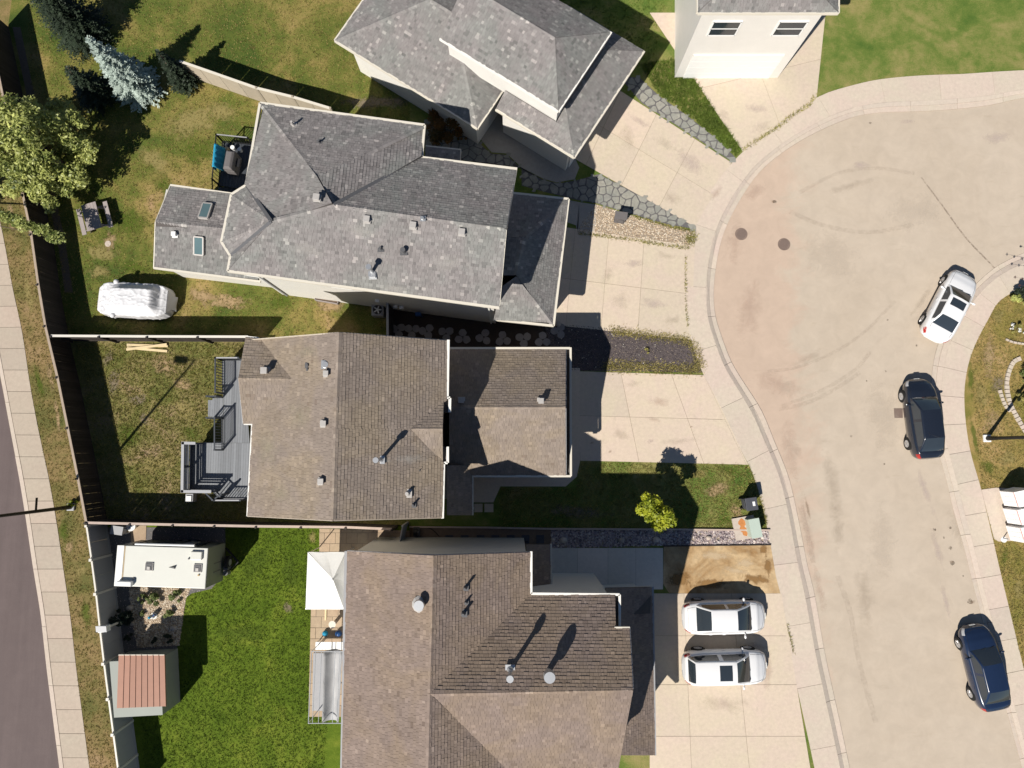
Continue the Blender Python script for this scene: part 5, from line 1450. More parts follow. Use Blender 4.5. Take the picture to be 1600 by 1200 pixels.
for i in range(5): obj('fan_blade', MB().box((ac.x + math.cos(i * 1.2566) * .15, ac.y + math.sin(i * 1.2566) * .15, .735), (.16, .07, .008), i * 1.2566), M['galvanised'], t)
mt = W(652, 489, 1.2); obj('gas_meter', bevel and MB().box((mt.x, mt.y, .8), (.3, .2, .35)).tube((mt.x + .1, mt.y, 0), (mt.x + .1, mt.y, .7), .03), M['blue_plastic'], None, 'small bluish meter box on the shaded white wall', cat='meter')
bn = W(873, 504, .9); t = thing('garden_light', 'small pale lantern at the garage corner', 'lantern', (bn.x, bn.y, 0))
obj('stem', MB().tube((bn.x, bn.y, 0), (bn.x, bn.y, .5), .04), M['grey_trim'], t); obj('cap', MB().tube((bn.x, bn.y, .5), (bn.x, bn.y, .72), .16, .12, n=12), M['pinkish_stone'], t)

# ------------------------------------------------------------------ travel trailer
def poly_z(pts): return [W(u, v, z) for u, v, z in pts]
ZT = 2.80
tr = thing('travel_trailer', 'white roofed travel trailer parked on gravel', 'trailer', tuple(W(270, 880)))
TA, TB, TC, TD = W(184, 852, ZT), W(325, 856.5, ZT), W(320.5, 920, ZT), W(178.5, 915.5, ZT)
def hexa(lo, hi): 
    k = len(lo); return MB().add(list(lo) + list(hi), [tuple(range(k - 1, -1, -1)), tuple(range(k, 2 * k))] + [(i, (i + 1) % k, k + (i + 1) % k, k + i) for i in range(k)])
top = [TD, TC, TB, TA]
body = hexa([low(p, .55) for p in top], [low(p, ZT - .06) for p in top]); bevel(obj('body', body, M['trailer_side'], tr), .06, 3)
cen = sum(top, Vector()) / 4
rf = obj('roof', hexa([low(p.lerp(cen, -.004), ZT - .05) for p in top], [low(p.lerp(cen, .006), ZT) for p in top]), M['trailer_white'], tr)
bevel(rf, .03, 3)
def lerp4(s, t_): return TA.lerp(TB, s).lerp(TD.lerp(TC, s), t_)
e0 = [lerp4(0.0, 0), lerp4(.075, 0), lerp4(.075, 1), lerp4(0.0, 1)]
obj('front_cap', hexa([low(p, ZT - .02) for p in e0[::-1]], [low(p, ZT + .025) for p in e0[::-1]]), M['white_fabric'], tr)
obj('seam', MB().beam(low(lerp4(.085, .01), ZT + .006), low(lerp4(.085, .99), ZT + .006), .03, .012), M['yellow_band'], tr)
def rbox(name, s, t_, sx, sy, h, mat, parent=tr, z=ZT):
    p = lerp4(s, t_); an = math.atan2((TB - TA).y, (TB - TA).x)
    return obj(name, MB().box((p.x, p.y, z + h / 2), (sx, sy, h), an), M[mat], parent)
for s in (.37, .905):
    p = lerp4(s, .50); f = rbox('roof_hatch', s, .50, .42, .42, .06, 'vent_metal'); rbox('lid', s, .50, .34, .34, .09, 'vent_dark', f); rbox('lid', s, .53, .16, .16, .12, 'vent_metal', f)
bevel(rbox('roof_vent', .885, .19, .60, .44, .14, 'trailer_white'), .04, 3); bevel(rbox('air_unit', .13, .92, .78, .26, .26, 'white_fabric'), .05, 3)
p = lerp4(.62, .50); obj('antenna', MB().add([low(p + Vector((-.20, 0, 0)), ZT), low(p + Vector((.16, -.09, 0)), ZT), low(p + Vector((.16, .12, 0)), ZT), low(p + Vector((.16, .02, 0)), ZT + .16)], [(0, 1, 3), (1, 2, 3), (2, 0, 3), (0, 2, 1)]), M['vent_dark'], tr)
rbox('plumbing_cap', .21, .80, .13, .07, .06, 'vent_dark'); rbox('plumbing_cap', .80, .27, .06, .08, .07, 'vent_dark'); rbox('plumbing_cap', .92, .67, .07, .07, .07, 'yellow_band')
# awning along the north side
an0, an1 = lerp4(.18, -.035), lerp4(.84, -.045)
obj('awning', MB().tube(low(an0, ZT - .12), low(an1, ZT - .12), .07, n=12), M['white_plastic'], tr)
for s in (.16, .86): p = lerp4(s, -.03); obj('awning_arm', MB().beam(low(p, .8), low(p, ZT - .1), .05, .04, up=Vector((0, 1, 0))), M['black_metal'], tr)
for s0, s1, z0, z1 in ((.30, .50, 1.4, 2.1), (.62, .72, .7, 2.45), (.76, .86, 1.5, 2.1)):
    a, b = lerp4(s0, -.008), lerp4(s1, -.008); obj('window' if z0 > 1 else 'door', MB().beam(low(a, (z0 + z1) / 2), low(b, (z0 + z1) / 2), .03, z1 - z0), M['car_glass'] if z0 > 1 else M['trailer_white'], tr)
hd = (TB - TA).normalized(); sdv = Vector((-hd.y, hd.x, 0))
endc = TB.lerp(TC, .5)
for k, (o1, r_) in enumerate(((-.35, .012), (0.1, .012))): obj('trim_stripe', MB().box(low(endc + hd * .012 + sdv * o1, 1.5), (.01, .05, .9), math.atan2(hd.y, hd.x)), M['grill_cover'], tr)
for s_ in (-1, 1): obj('tongue', MB().beam(low(endc + sdv * s_ * .75, .5), low(endc + hd * .75, .5), .08, .12), M['black_metal'], tr)
for s_ in (-1, 1): obj('gas_bottle', MB().tube(low(endc + hd * .25 + sdv * (s_ * .14 - .42), .55), low(endc + hd * .25 + sdv * (s_ * .14 - .42), .95), .15, .14, n=14), M['vent_dark'], tr)
sp = endc + hd * .42 + sdv * -.0
spw = obj('spare_wheel', MB().tube(low(endc + hd * .20 , .75), low(endc + hd * .38, .75), .36, n=24), M['black_rubber'], tr); obj('hub', MB().tube(low(endc + hd * .39, .75), low(endc + hd * .41, .75), .18, n=16), M['alloy'], spw)
for s in (.50, .60):
    for t_ in (.0, 1.0):
        p = lerp4(s, t_) + sdv * (.1 if t_ > .5 else -.1); w_ = obj('wheel', MB().tube(low(p - sdv * .11, .33), low(p + sdv * .11, .33), .33, n=20), M['black_rubber'], tr); obj('rim', MB().tube(low(p - sdv * .115, .33), low(p + sdv * .115, .33), .18, n=14), M['alloy'], w_)
# things stored by the fence
c = W(181, 829, .9); t = thing('storage_box', 'pale grey storage box in the corner behind the trailer', 'box', (c.x, c.y, 0)); an = R(-8)
bevel(obj('body', MB().box((c.x, c.y, .38), (.62, .42, .76), an), M['vinyl'], t), .03); obj('lid', MB().box((c.x, c.y, .80), (.68, .47, .07), an), M['vinyl'], t)
c = W(196, 829, .35); t = thing('bucket', 'round pale bucket with an orange brown bottom', 'bucket', (c.x, c.y, 0))
obj('tub', MB().tube((c.x, c.y, 0), (c.x, c.y, .30), .17, .21, n=20), M['cream_trim'], t); obj('contents', MB().tube((c.x, c.y, .30), (c.x, c.y, .315), .15, n=18), M['yellow_band'], t)
c = W(203, 823, .5); t = thing('garden_urn', 'white urn with dark twigs on the tan slab', 'urn', (c.x, c.y, 0))
obj('bowl', MB().tube((c.x, c.y, 0), (c.x, c.y, .42), .16, .26, n=18), M['white_plastic'], t)
for k in range(6): obj('twig', MB().beam((c.x, c.y, .4), (c.x + .22 * math.cos(k), c.y + .16 * math.sin(k * 1.3), .62), .02, .02), M['blue_plastic'], t)
# shed
shd = thing('garden_shed', 'grey green garden shed with a rust red metal roof', 'shed', tuple(W(240, 1060)))
S0 = W(278, 1013); S1 = W(203, 1017); S2 = W(210, 1100); S3 = W(282, 1096)
obj('wall', hexa([low(p, 0) for p in (S1, S2, S3, S0)], [low(p, 1.95) for p in (S1, S2, S3, S0)]), M['shed_siding'], shd)
rA, rB, rC, rD = W(183, 1024.5, 2.15), W(255, 1024.5, 2.15), W(257, 1105, 2.15), W(180, 1108, 2.15)
ZR = 2.55
m0, m1 = rA.lerp(rB, .5), rD.lerp(rC, .5)
roofm = MB(); 
N_ = 8
sr = obj('roof', hexa([low(p, 1.93) for p in (rD, rC, rB, rA)], [low(p, 1.99) for p in (rD, rC, rB, rA)]), M['copper_roof'], shd)
for i in range(N_):
    a, b = rA.lerp(rB, (i + .03) / N_), rA.lerp(rB, (i + .97) / N_); c_, d_ = rD.lerp(rC, (i + .97) / N_), rD.lerp(rC, (i + .03) / N_)
    obj('panel', hexa([low(p, 2.0) for p in (d_, c_, b, a)], [low(p, 2.02 + .0 * i) for p in (d_, c_, b, a)]), M['copper_roof'], sr)
    g_ = rA.lerp(rB, (i + 1) / N_); g2_ = rD.lerp(rC, (i + 1) / N_); obj('rib', MB().beam(low(g_, 2.03), low(g2_, 2.03), .03, .04), M['copper_roof'], sr)
obj('fascia', MB().beam(low(rA, 1.98), low(rB, 1.98), .04, .1), M['cream_trim'], shd)
# birdhouse-like white box on a post over the vinyl fence
c = W(159, 984, 2.5); t = thing('nesting_box', 'white box with a grey blue lid on a post at the vinyl fence', 'nesting box', (c.x, c.y, 0))
obj('post', MB().beam((c.x, c.y, 0), (c.x, c.y, 2.1), .09, .09, up=Vector((0, 1, 0))), M['vinyl_cap'], t)
obj('body', MB().box((c.x, c.y, 2.28), (.46, .30, .36), .12), M['white_plastic'], t)
obj('lid', MB().beam((c.x - .02, c.y - .12, 2.48), (c.x - .02, c.y + .20, 2.56), .56, .03), M['vinyl'], t)
# figurine in the stone bed
c = W(234, 965, .5); t = thing('garden_figure', 'small white and blue garden figure on the pebbles', 'figure', (c.x, c.y, 0))
obj('base', MB().tube((c.x, c.y, 0), (c.x, c.y, .08), .18, n=14), M['white_plastic'], t); obj('body', MB().sphere((c.x, c.y, .26), .16, 12, 8, (1, .8, 1.2)), M['white_plastic'], t, smooth=True)
obj('head', MB().sphere((c.x - .03, c.y, .50), .08, 10, 7), M['blue_cloth'], t, smooth=True); obj('wing', MB().box((c.x + .08, c.y + .05, .33), (.26, .08, .16), .6), M['blue_plastic'], t)
for (u, v, r), lb in zip(((203, 950, .20), (207, 974, .16), (271, 981, .19), (218, 992, .10), (205, 935, .13)), ('largest shaded stone left of the pebble bed', 'grey stone beside the dark shrub', 'pale stone in the shaded lower part of the bed', 'small pale stone near the shed', 'small stone under the trailer nose')):
    c = W(u, v); m = MB().sphere((c.x, c.y, .04), r, 10, 7, (1, .8, .6)); obj('garden_stone', m, M['pinkish_stone'], None, lb, smooth=True, cat='stone', group='stones in the planted bed')

# ------------------------------------------------------------------ canopy and patio things
ZC = 2.15
ct = thing('canopy_tent', 'square white canopy tent over the back patio', 'canopy', tuple(W(510, 905)))
K = [W(481, 863, ZC), W(541, 863, ZC), W(537.5, 952, ZC), W(477.5, 952, ZC)]
K[1] = W(540, 863, ZC); apx = W(520, 905, 2.72)
cm = MB(); NN = 8
pts4 = [K[3], K[2], K[1], K[0]]
for i in range(4):
    a, b = pts4[i], pts4[(i + 1) % 4]; idx = []
    grid = []
    for r_ in range(NN + 1):
        t_ = r_ / NN; row = []
        for s_ in range(NN + 1):
            e = a.lerp(b, s_ / NN); p = e.lerp(apx, t_); sag = -.035 * math.sin(math.pi * t_) * (1 - abs(2 * s_ / NN - 1)) + .0 * random.random()
            row.append(Vector((p.x, p.y, p.z + sag + .012 * math.sin(9 * s_ / NN + i) * (1 - t_))))
        grid.append(row)
    vs = [p for row in grid for p in row]; k = NN + 1
    fs = [(r_ * k + s_, r_ * k + s_ + 1, (r_ + 1) * k + s_ + 1, (r_ + 1) * k + s_) for r_ in range(NN) for s_ in range(NN)]
    cm.add(vs, fs)
o = obj('canopy', cm, M['white_fabric'], ct, smooth=False); so_ = o.modifiers.new('thickness', 'SOLIDIFY'); so_.thickness = .01
for i in range(4):
    a, b = pts4[i], pts4[(i + 1) % 4]; obj('valance', MB().beam(low(a, ZC - .10), low(b, ZC - .10), .015, .2), M['white_fabric'], ct)
    p = a.lerp(cen, .0).lerp(sum(pts4, Vector()) / 4, .02); obj('pole', MB().beam(low(p, 0), low(p, ZC), .04, .04, up=Vector((0, 1, 0))), M['galvanised'], ct)
    obj('ridge_pole', MB().beam(low(a, ZC - .02), low(apx, 2.66), .03, .03), M['galvanised'], ct)
obj('finial', MB().tube(apx, apx + Vector((0, 0, .05)), .05, .03, n=10), M['grey_trim'], ct)
c = W(515, 1009, .6); t = thing('patio_table', 'white slatted table at the foot of the patio', 'table', (c.x, c.y, 0))
for i in range(8): obj('slat', MB().box((c.x - .68 + i * .19, c.y, .62), (.18, .42, .03)), M['white_plastic'], t)
for sx in (-.7, .65):
    for sy in (-.17, .17): obj('leg', MB().beam((c.x + sx, c.y + sy, 0), (c.x + sx, c.y + sy, .6), .04, .04, up=Vector((0, 1, 0))), M['white_plastic'], t)
for u, v, r, lb in ((529, 990, .19, 'bright blue ball on the patio'), (508, 990, .16, 'darker blue green ball left of the bright blue one')):
    c = W(u, v, r); obj('garden_ball', MB().sphere((c.x, c.y, r), r, 18, 12), M['blue_plastic' if r > .17 else 'blue_cloth'], None, lb, smooth=True, cat='ball', group='garden balls on the patio')
c = W(519, 976, .7); t = thing('stone_birdbath', 'pale round birdbath beside the blue balls', 'birdbath', (c.x, c.y, 0))
obj('column', MB().tube((c.x, c.y, 0), (c.x, c.y, .6), .08, .06, n=12), M['pinkish_stone'], t); obj('basin', MB().tube((c.x, c.y, .6), (c.x, c.y, .70), .10, .20, n=18), M['cream_trim'], t)
c = W(506, 963, .4); obj('wooden_stake', MB().beam((c.x, c.y + .3, .03), (c.x, c.y - .3, .03), .10, .05), M['raw_lumber'], None, 'short tan board lying below the canopy', cat='board')
# metal frame with grey tarp
tf = thing('metal_frame', 'silver pipe frame with hanging grey tarp beside the southern house', 'frame', tuple(W(515, 1040)))
q = [W(487, 1018, 1.9), W(538, 1018, 1.9), W(534, 1130, 1.9), W(482, 1130, 1.9)]
for i in range(4):
    a, b = q[i], q[(i + 1) % 4]; obj('pipe', MB().tube(a, b, .025, n=8), M['galvanised'], tf); obj('leg', MB().tube(low(a, 0), a, .025, n=8), M['galvanised'], tf)
for s_ in (.12, .30, .72, .86): obj('pipe', MB().tube(q[0].lerp(q[1], s_), q[3].lerp(q[2], s_), .018, n=8), M['galvanised'], tf)
tv = []; nx_ = 10; ny_ = 12
for j in range(ny_ + 1):
    for i in range(nx_ + 1):
        p = q[0].lerp(q[1], .36 + .58 * i / nx_).lerp(q[3].lerp(q[2], .40 + .5 * i / nx_), j / ny_); tv.append(Vector((p.x, p.y, 1.86 - .45 * math.sin(math.pi * i / nx_) + .03 * math.sin(j * 1.3 + i))))
o = obj('tarp', MB().add(tv, [(j * (nx_ + 1) + i, j * (nx_ + 1) + i + 1, (j + 1) * (nx_ + 1) + i + 1, (j + 1) * (nx_ + 1) + i) for j in range(ny_) for i in range(nx_)]), M['tarp_grey'], tf, smooth=True)
so_ = o.modifiers.new('thickness', 'SOLIDIFY'); so_.thickness = .01
c = W(500, 1045, 1.0); obj('floor_mat', MB().prism(PX([(490, 1020), (514, 1020), (516, 1110), (488, 1110)]), 0.03, .06), M['grey_trim'], tf)
# garden hose, ladder and pots beside the southern house
hs = thing('garden_hose', 'black hose snaking along the brown strip', 'hose', tuple(W(700, 850)))
hp = smooth_line(PX([(640, 822), (668, 824), (682, 833), (694, 846), (722, 849), (745, 843), (775, 843), (800, 848), (825, 846)]), 60); m = MB()
for a, b in zip(hp[:-1], hp[1:]): m.tube(a + Vector((0, 0, .05)), b + Vector((0, 0, .05)), .022, n=6, caps=False)
obj('tube', m, M['black_rubber'], hs)
c = W(649, 832, .6); t = thing('hose_reel', 'small dark hose reel by the grey gate', 'hose reel', (c.x, c.y, 0))
obj('drum', MB().tube((c.x - .12, c.y, .4), (c.x + .12, c.y, .4), .2, n=18), M['black_metal'], t); obj('base', MB().box((c.x, c.y, .1), (.34, .5, .2)), M['vent_dark'], t); obj('hub', MB().tube((c.x - .14, c.y, .4), (c.x + .14, c.y, .4), .06, n=10), M['galvanised'], t)
c = W(586, 856, .5); t = thing('wheelbarrow', 'dark round bin with a pale lid at the house corner', 'bin', (c.x, c.y, 0)); t.name = 'round_bin'
obj('tub', MB().tube((c.x, c.y, 0), (c.x, c.y, .55), .16, .2, n=16), M['black_rubber'], t); obj('lid', MB().tube((c.x, c.y, .55), (c.x, c.y, .58), .11, n=14), M['galvanised'], t)

# ------------------------------------------------------------------ street furniture
def street_lamp(u, v, label, arm_dir, pad='white_plastic', sign=False):
    c = W(u, v); H_ = 10.9
    t = thing('street_lamp', label, 'street lamp', (c.x, c.y, 0), group='tall black street lamps')
    bevel(obj('base', MB().box((c.x, c.y, .06), (.42, .42, .14)), M[pad], t), .03)
    obj('collar', MB().tube((c.x, c.y, .12), (c.x, c.y, .9), .13, .11, n=14), M['pole_black'], t)
    obj('pole', MB().tube((c.x, c.y, .5), (c.x, c.y, H_), .10, .06, n=14), M['pole_black'], t)
    a = Vector((c.x, c.y, H_ - .05)); b = a + arm_dir * .55
    obj('arm', MB().tube(a, b, .035, n=8), M['pole_black'], t)
    h_ = obj('lamp_head', MB().beam(b - arm_dir * .15, b + arm_dir * .6, .34, .16), M['pole_black'], t); obj('lens', MB().beam(b + Vector((0, 0, -.09)), b + arm_dir * .5 + Vector((0, 0, -.09)), .24, .03), M['head_lamp'], h_)
    if sign:
        f = obj('street_sign', MB().beam((c.x, c.y + .06, 2.95), (c.x, c.y + .72, 2.95), .012, .17), M['pole_black'], t)
    return t
street_lamp(112, 792, 'tall black street lamp leaning out over the left road in view', Vector((-1, .1, 0)).normalized(), 'vinyl', True)
street_lamp(1541, 685, 'tall black street lamp on the right lawn with a white base', Vector((-1, 0, 0)))
for k in range(24):
    pass
# community mailboxes
mbx = [(1571, 775), (1576, 802), (1581, 829)]
nm = ['topmost white mailbox unit in the row of three', 'middle white mailbox unit between the other two', 'lowest white mailbox unit in the row of three']
e_ = (W(1560, 846) - W(1533, 765)).normalized(); w_dir = Vector((-e_.y, e_.x, 0)); 
if w_dir.x > 0: w_dir = -w_dir
for (u, v), lb in zip(mbx, nm):
    c = W(u, v); t = thing('community_mailbox', lb, 'mailbox', (c.x, c.y, 0), math.atan2(e_.y, e_.x) + math.pi / 2, group='community mailboxes on the right lawn')
    # local x across (towards road = -x after rotation), y along the row
    hw, hl, hh = .42, .43, 1.55
    prof = [(-hw, .25), (hw, .25), (hw, hh - .12), (0.05, hh + .06), (-hw, hh - .10)]
    vs = [Vector((x, -hl, z)) for x, z in prof] + [Vector((x, hl, z)) for x, z in prof]; k = 5
    fs = [tuple(range(k)), tuple(range(2 * k - 1, k - 1, -1))] + [(i, k + i, k + (i + 1) % k, (i + 1) % k) for i in range(k)]
    bevel(obj('cabinet', MB().add(vs, fs), M['mailbox_grey'], t, local=True), .015)
    obj('pedestal', MB().box((0, 0, .14), (.5, .5, .26)), M['grey_trim'], t, local=True)
    for i in range(5):
        for j in range(3): obj('mail_door', MB().box((-hw - .008, -.28 + j * .28, .45 + i * .20), (.012, .26, .18)), M['mailbox_grey'], t, local=True)
    obj('stripe', MB().box((-hw - .016, 0, 1.37), (.006, .8, .03)), M['red_print'], t, local=True)
c = W(1568, 843); t = thing('marker_plate', 'small white ground plate with a thin post below the mailboxes', 'marker', (c.x, c.y, 0))
obj('plate', MB().tube((c.x, c.y, 0), (c.x, c.y, .04), .17, n=16), M['white_plastic'], t); obj('stem', MB().tube((c.x - .05, c.y + .08, 0), (c.x - .05, c.y + .08, .45), .03, n=8), M['grey_trim'], t)
# transformer, bin, utility box
c = W(1179, 825, .7); t = thing('transformer_box', 'pale green utility transformer with a rusty concrete pad', 'transformer', (c.x, c.y, 0), R(10))
obj('cabinet', MB().box((0, 0, .42), (.54, .98, .74)), M['utility_green'], t, local=True); obj('lid', MB().box((0, 0, .82), (.60, 1.06, .07)), M['utility_green'], t, local=True)
obj('pad', MB().box((-.35, 0, .05), (1.25, 1.25, .12)), M['pinkish_stone'], t, local=True)
for cx_, cy_, r_ in ((-.44, .28, .24), (-.47, -.05, .20), (-.42, -.30, .17)):
    rg_ = [Vector((cx_ + math.cos(a_) * r_ * random.uniform(.65, 1.1), cy_ + math.sin(a_) * r_ * random.uniform(.7, 1.2), 0)) for a_ in np.linspace(0, 6.28, 13)[:-1]]
    obj('rust_stain', MB().prism(rg_, .108, .114 + r_ * .01), M['rust'], t, local=True)
c = W(1172, 787, .8); t = thing('waste_bin', 'dark grey wheeled bin with a white sticker', 'bin', (c.x, c.y, 0), R(8))
bevel(obj('body', MB().add([Vector((sx * .24, sy * .26, .08)) for sx, sy in ((-1, -1), (1, -1), (1, 1), (-1, 1))] + [Vector((sx * .30, sy * .33, 1.0)) for sx, sy in ((-1, -1), (1, -1), (1, 1), (-1, 1))], [(0, 3, 2, 1), (4, 5, 6, 7), (0, 1, 5, 4), (1, 2, 6, 5), (2, 3, 7, 6), (3, 0, 4, 7)]), M['bin_grey'], t, local=True), .03)
bevel(obj('lid', MB().box((0, 0, 1.04), (.66, .70, .07)), M['bin_grey'], t, local=True), .02)
obj('handle', MB().beam((-.38, -.22, 1.0), (-.38, .22, 1.0), .04, .04), M['bin_grey'], t, local=True); obj('sticker', MB().box((.12, .0, 1.079), (.14, .24, .004)), M['white_plastic'], t, local=True)
for sy in (-.24, .24): obj('wheel', MB().tube((-.28, sy, .12), (-.28, sy + .05 * (1 if sy > 0 else -1), .12), .12, n=14), M['black_rubber'], t, local=True)
c = W(970, 338, .7); t = thing('utility_box', 'dark grey utility pedestal on the gravel wedge', 'utility box', (c.x, c.y, 0), R(-8))
bevel(obj('cabinet', MB().box((0, 0, .40), (.62, .38, .78)), M['grill_cover'], t, local=True), .03); obj('lid', MB().box((0, 0, .82), (.72, .46, .07)), M['grill_cover'], t, local=True)
obj('front_plate', MB().box((0.05, -.24, .45), (.3, .06, .4)), M['grill_cover'], t, local=True)
# ------------------------------------------------------------------ trees and shrubs
def leaf_cloud(centres, n, size, flat=0.35, seed=1, droop=0.0):
    """centres: (x, y, z, radius, weight); many leaf quads scattered through each clump"""
    rs = np.random.RandomState(seed)
    C = np.array([c[:4] for c in centres]); w = np.array([c[4] if len(c) > 4 else 1.0 for c in centres]); w = w * C[:, 3] ** 2; w /= w.sum()
    k = rs.choice(len(C), n, p=w)
    d = rs.normal(size=(n, 3)); d /= np.linalg.norm(d, axis=1)[:, None]
    r = C[k, 3] * rs.rand(n) ** 0.45
    P = C[k, :3] + d * r[:, None] * np.array([1, 1, .8])
    s = size * rs.uniform(.6, 1.35, n)
    a = rs.rand(n) * 2 * np.pi
    nz = rs.normal(0, flat, (n, 3)); nz[:, 2] += 1; nz += 0.35 * d; nz /= np.linalg.norm(nz, axis=1)[:, None]
    t = np.stack([np.cos(a), np.sin(a), np.zeros(n)], 1); t -= nz * (t * nz).sum(1)[:, None]; t /= np.linalg.norm(t, axis=1)[:, None]
    b = np.cross(nz, t)
    V = np.zeros((n, 4, 3))
    V[:, 0] = P - t * s[:, None]; V[:, 1] = P - b * s[:, None] * .5; V[:, 2] = P + t * s[:, None]; V[:, 3] = P + b * s[:, None] * .5
    tone = np.clip(rs.rand(n) * .55 + .45 * rs.rand(len(C))[k], 0, 1)
    return V, tone
def leaf_obj(name, V, tone, mat, parent, z_off=None):
    off = np.array(wloc(parent)); n = len(V)
    me = bpy.data.meshes.new(name); me.from_pydata((V - off).reshape(-1, 3).tolist(), [], np.arange(n * 4).reshape(-1, 4).tolist())
    at = me.attributes.new('tone', 'FLOAT', 'FACE'); at.data.foreach_set('value', tone)
    me.materials.append(M[mat]); o = bpy.data.objects.new(name, me); link(o, parent); return o
def limbs(parent, base, top, r0, tips, name='trunk', mat='bark'):
    m = MB(); base = Vector(base); top = Vector(top); N = 7; prev = base
    for i in range(1, N + 1):
        p = base.lerp(top, i / N) + Vector((random.gauss(0, .05), random.gauss(0, .05), 0)); m.tube(prev, p, r0 * (1 - .8 * (i - 1) / N), r0 * (1 - .8 * i / N), n=10, caps=False); prev = p
    obj(name, m, M[mat], parent)
    m = MB()
    for tx in tips:
        tx = Vector(tx); t = max(.15, min(.95, (tx.z - base.z) / max(.1, (top.z - base.z)) * .75)); s = base.lerp(top, t); mid = s.lerp(tx, .5) + Vector((0, 0, .15 * (tx - s).length * .4))
        m.tube(s, mid, r0 * .32, r0 * .18, n=6, caps=False).tube(mid, tx, r0 * .18, r0 * .04, n=6, caps=False)
    if tips: obj('limb', m, M[mat], parent, kind='stuff')

# the big yellow green tree, top left
def big_tree():
    g0 = W(96, 256); x, y = g0.x, g0.y
    t = thing('broadleaf_tree', 'big sunlit yellow green tree spreading over the top left fence', 'tree', (x, y, 0))
    rs = random.Random(11); cs = []
    for i in range(170):
        z = rs.uniform(1.1, 5.0); f = (z - 1.1) / 3.9
        R_ = 3.4 * (1 - .60 * f ** 1.3) * (0.75 + .25 * math.sin(min(1, f * 3) * math.pi / 2))
        a = rs.uniform(0, 6.283); rr = R_ * math.sqrt(rs.uniform(.12, 1))
        cs.append((x + math.cos(a) * rr, y + math.sin(a) * rr, z, rs.uniform(.30, .62), 1.0))
    # low branches that reach over the fence
    def arm(pix, z0, z1, r0, n):
        A = W(*pix[0], z0); B = W(*pix[1], z1)
        for i in range(n):
            p = A.lerp(B, i / (n - 1)); cs.append((p.x + rs.gauss(0, .12), p.y + rs.gauss(0, .12), p.z, r0 * (1 - .45 * i / n) * rs.uniform(.8, 1.15), 1.3))
    arm([(50, 285), (84, 322)], 2.6, 1.9, .50, 8); arm([(30, 265), (58, 310)], 2.8, 2.3, .5, 7)
    arm([(110, 218), (152, 228)], 3.0, 2.4, .42, 7); arm([(95, 262), (104, 290)], 2.4, 1.8, .45, 6); arm([(108, 180), (130, 196)], 3.5, 3.0, .45, 5); arm([(120, 232), (142, 250)], 2.2, 1.8, .35, 5)
    V, tone = leaf_cloud(cs, 24000, .10, .62, 3)
    limbs(t, (x, y, 0), (x - .1, y + .1, 4.4), .20, [c[:3] for c in cs[:26]])
    leaf_obj('crown', V, tone, 'tree_leaf', t)
    # second tree, west of the picture: one long bough crosses the fence
    g1 = W(-45, 355); x, y = g1.x, g1.y
    t2 = thing('broadleaf_tree', 'grey green tree at the left edge with a bough crossing the fence', 'tree', (x, y, 0)); cs = []
    for i in range(26):
        z = rs.uniform(2.6, 6.0); a = rs.uniform(0, 6.28); rr = 1.3 * math.sqrt(rs.random()); cs.append((x - .9 + math.cos(a) * rr, y + math.sin(a) * rr, z, rs.uniform(.4, .7), 1.0))
    A = W(-10, 332, 3.4); B = W(94, 374, 2.6)
    for i in range(17):
        p = A.lerp(B, i / 16); cs.append((p.x + rs.gauss(0, .06), p.y + rs.gauss(0, .09), p.z + rs.gauss(0, .05), rs.uniform(.30, .42), 1.2))
    V, tone = leaf_cloud(cs, 6500, .085, .45, 5)
    limbs(t2, (x, y, 0), (x, y, 5.4), .15, [tuple(B)] + [c[:3] for c in cs[:9]])
    leaf_obj('crown', V, tone * .75, 'tree_leaf', t2)
big_tree()

def spruce(u, v, h, r, label, mat, seed, dens=1.0):
    g0 = W(u, v); x, y = g0.x, g0.y; rs = random.Random(seed)
    t = thing('spruce_tree', label, 'tree', (x, y, 0)); quads = []; tones = []
    z = .35
    while z < h - .1:
        f = 1 - z / h; R_ = r * f ** .85 + .05; nb = max(5, int(11 * f + 4))
        for k in range(nb):
            a = 2 * math.pi * (k + rs.random()) / nb; L = R_ * rs.uniform(.8, 1.08); tn = rs.random()
            d = Vector((math.cos(a), math.sin(a), -.12)); s = Vector((-math.sin(a), math.cos(a), 0))
            nn = int(22 * dens * (L / r) + 6)
            for i in range(nn):
                tt = (i + rs.random()) / nn; w = .30 * L * (1 - tt) * .9 + .05; sd = rs.choice((-1, 1))
                p = Vector((x, y, z)) + d * (L * tt); q = p + s * sd * w + d * w * .75 + Vector((0, 0, rs.uniform(-.05, .07)))
                e = (q - p).cross(Vector((0, 0, 1))).normalized() * .035
                quads.append([p - e, p + e, q + e * .5, q - e * .5]); tones.append(min(1, max(0, .35 + .4 * tt + .3 * (tn - .5) + rs.uniform(-.12, .12))))
        z += .16 + .05 * (1 - f)
    limbs(t, (x, y, 0), (x, y, h - .2), .14, [])
    leaf_obj('crown', np.array([[tuple(p) for p in q] for q in quads]), np.array(tones), mat, t)
    return t
spruce(222, 143, 5.6, 1.6, 'blue grey spruce cut by the top edge above the yard', 'spruce_needle', 4, 1.5)
spruce(292, 132, 3.6, 1.0, 'dark spruce right of the blue grey one', 'dark_needle', 8)
spruce(158, 152, 3.4, 1.45, 'dark spruce between the big tree and the blue grey spruce', 'dark_needle', 12)
spruce(140, 60, 7.0, 2.0, 'tall dark spruce behind the big tree', 'dark_needle', 15)

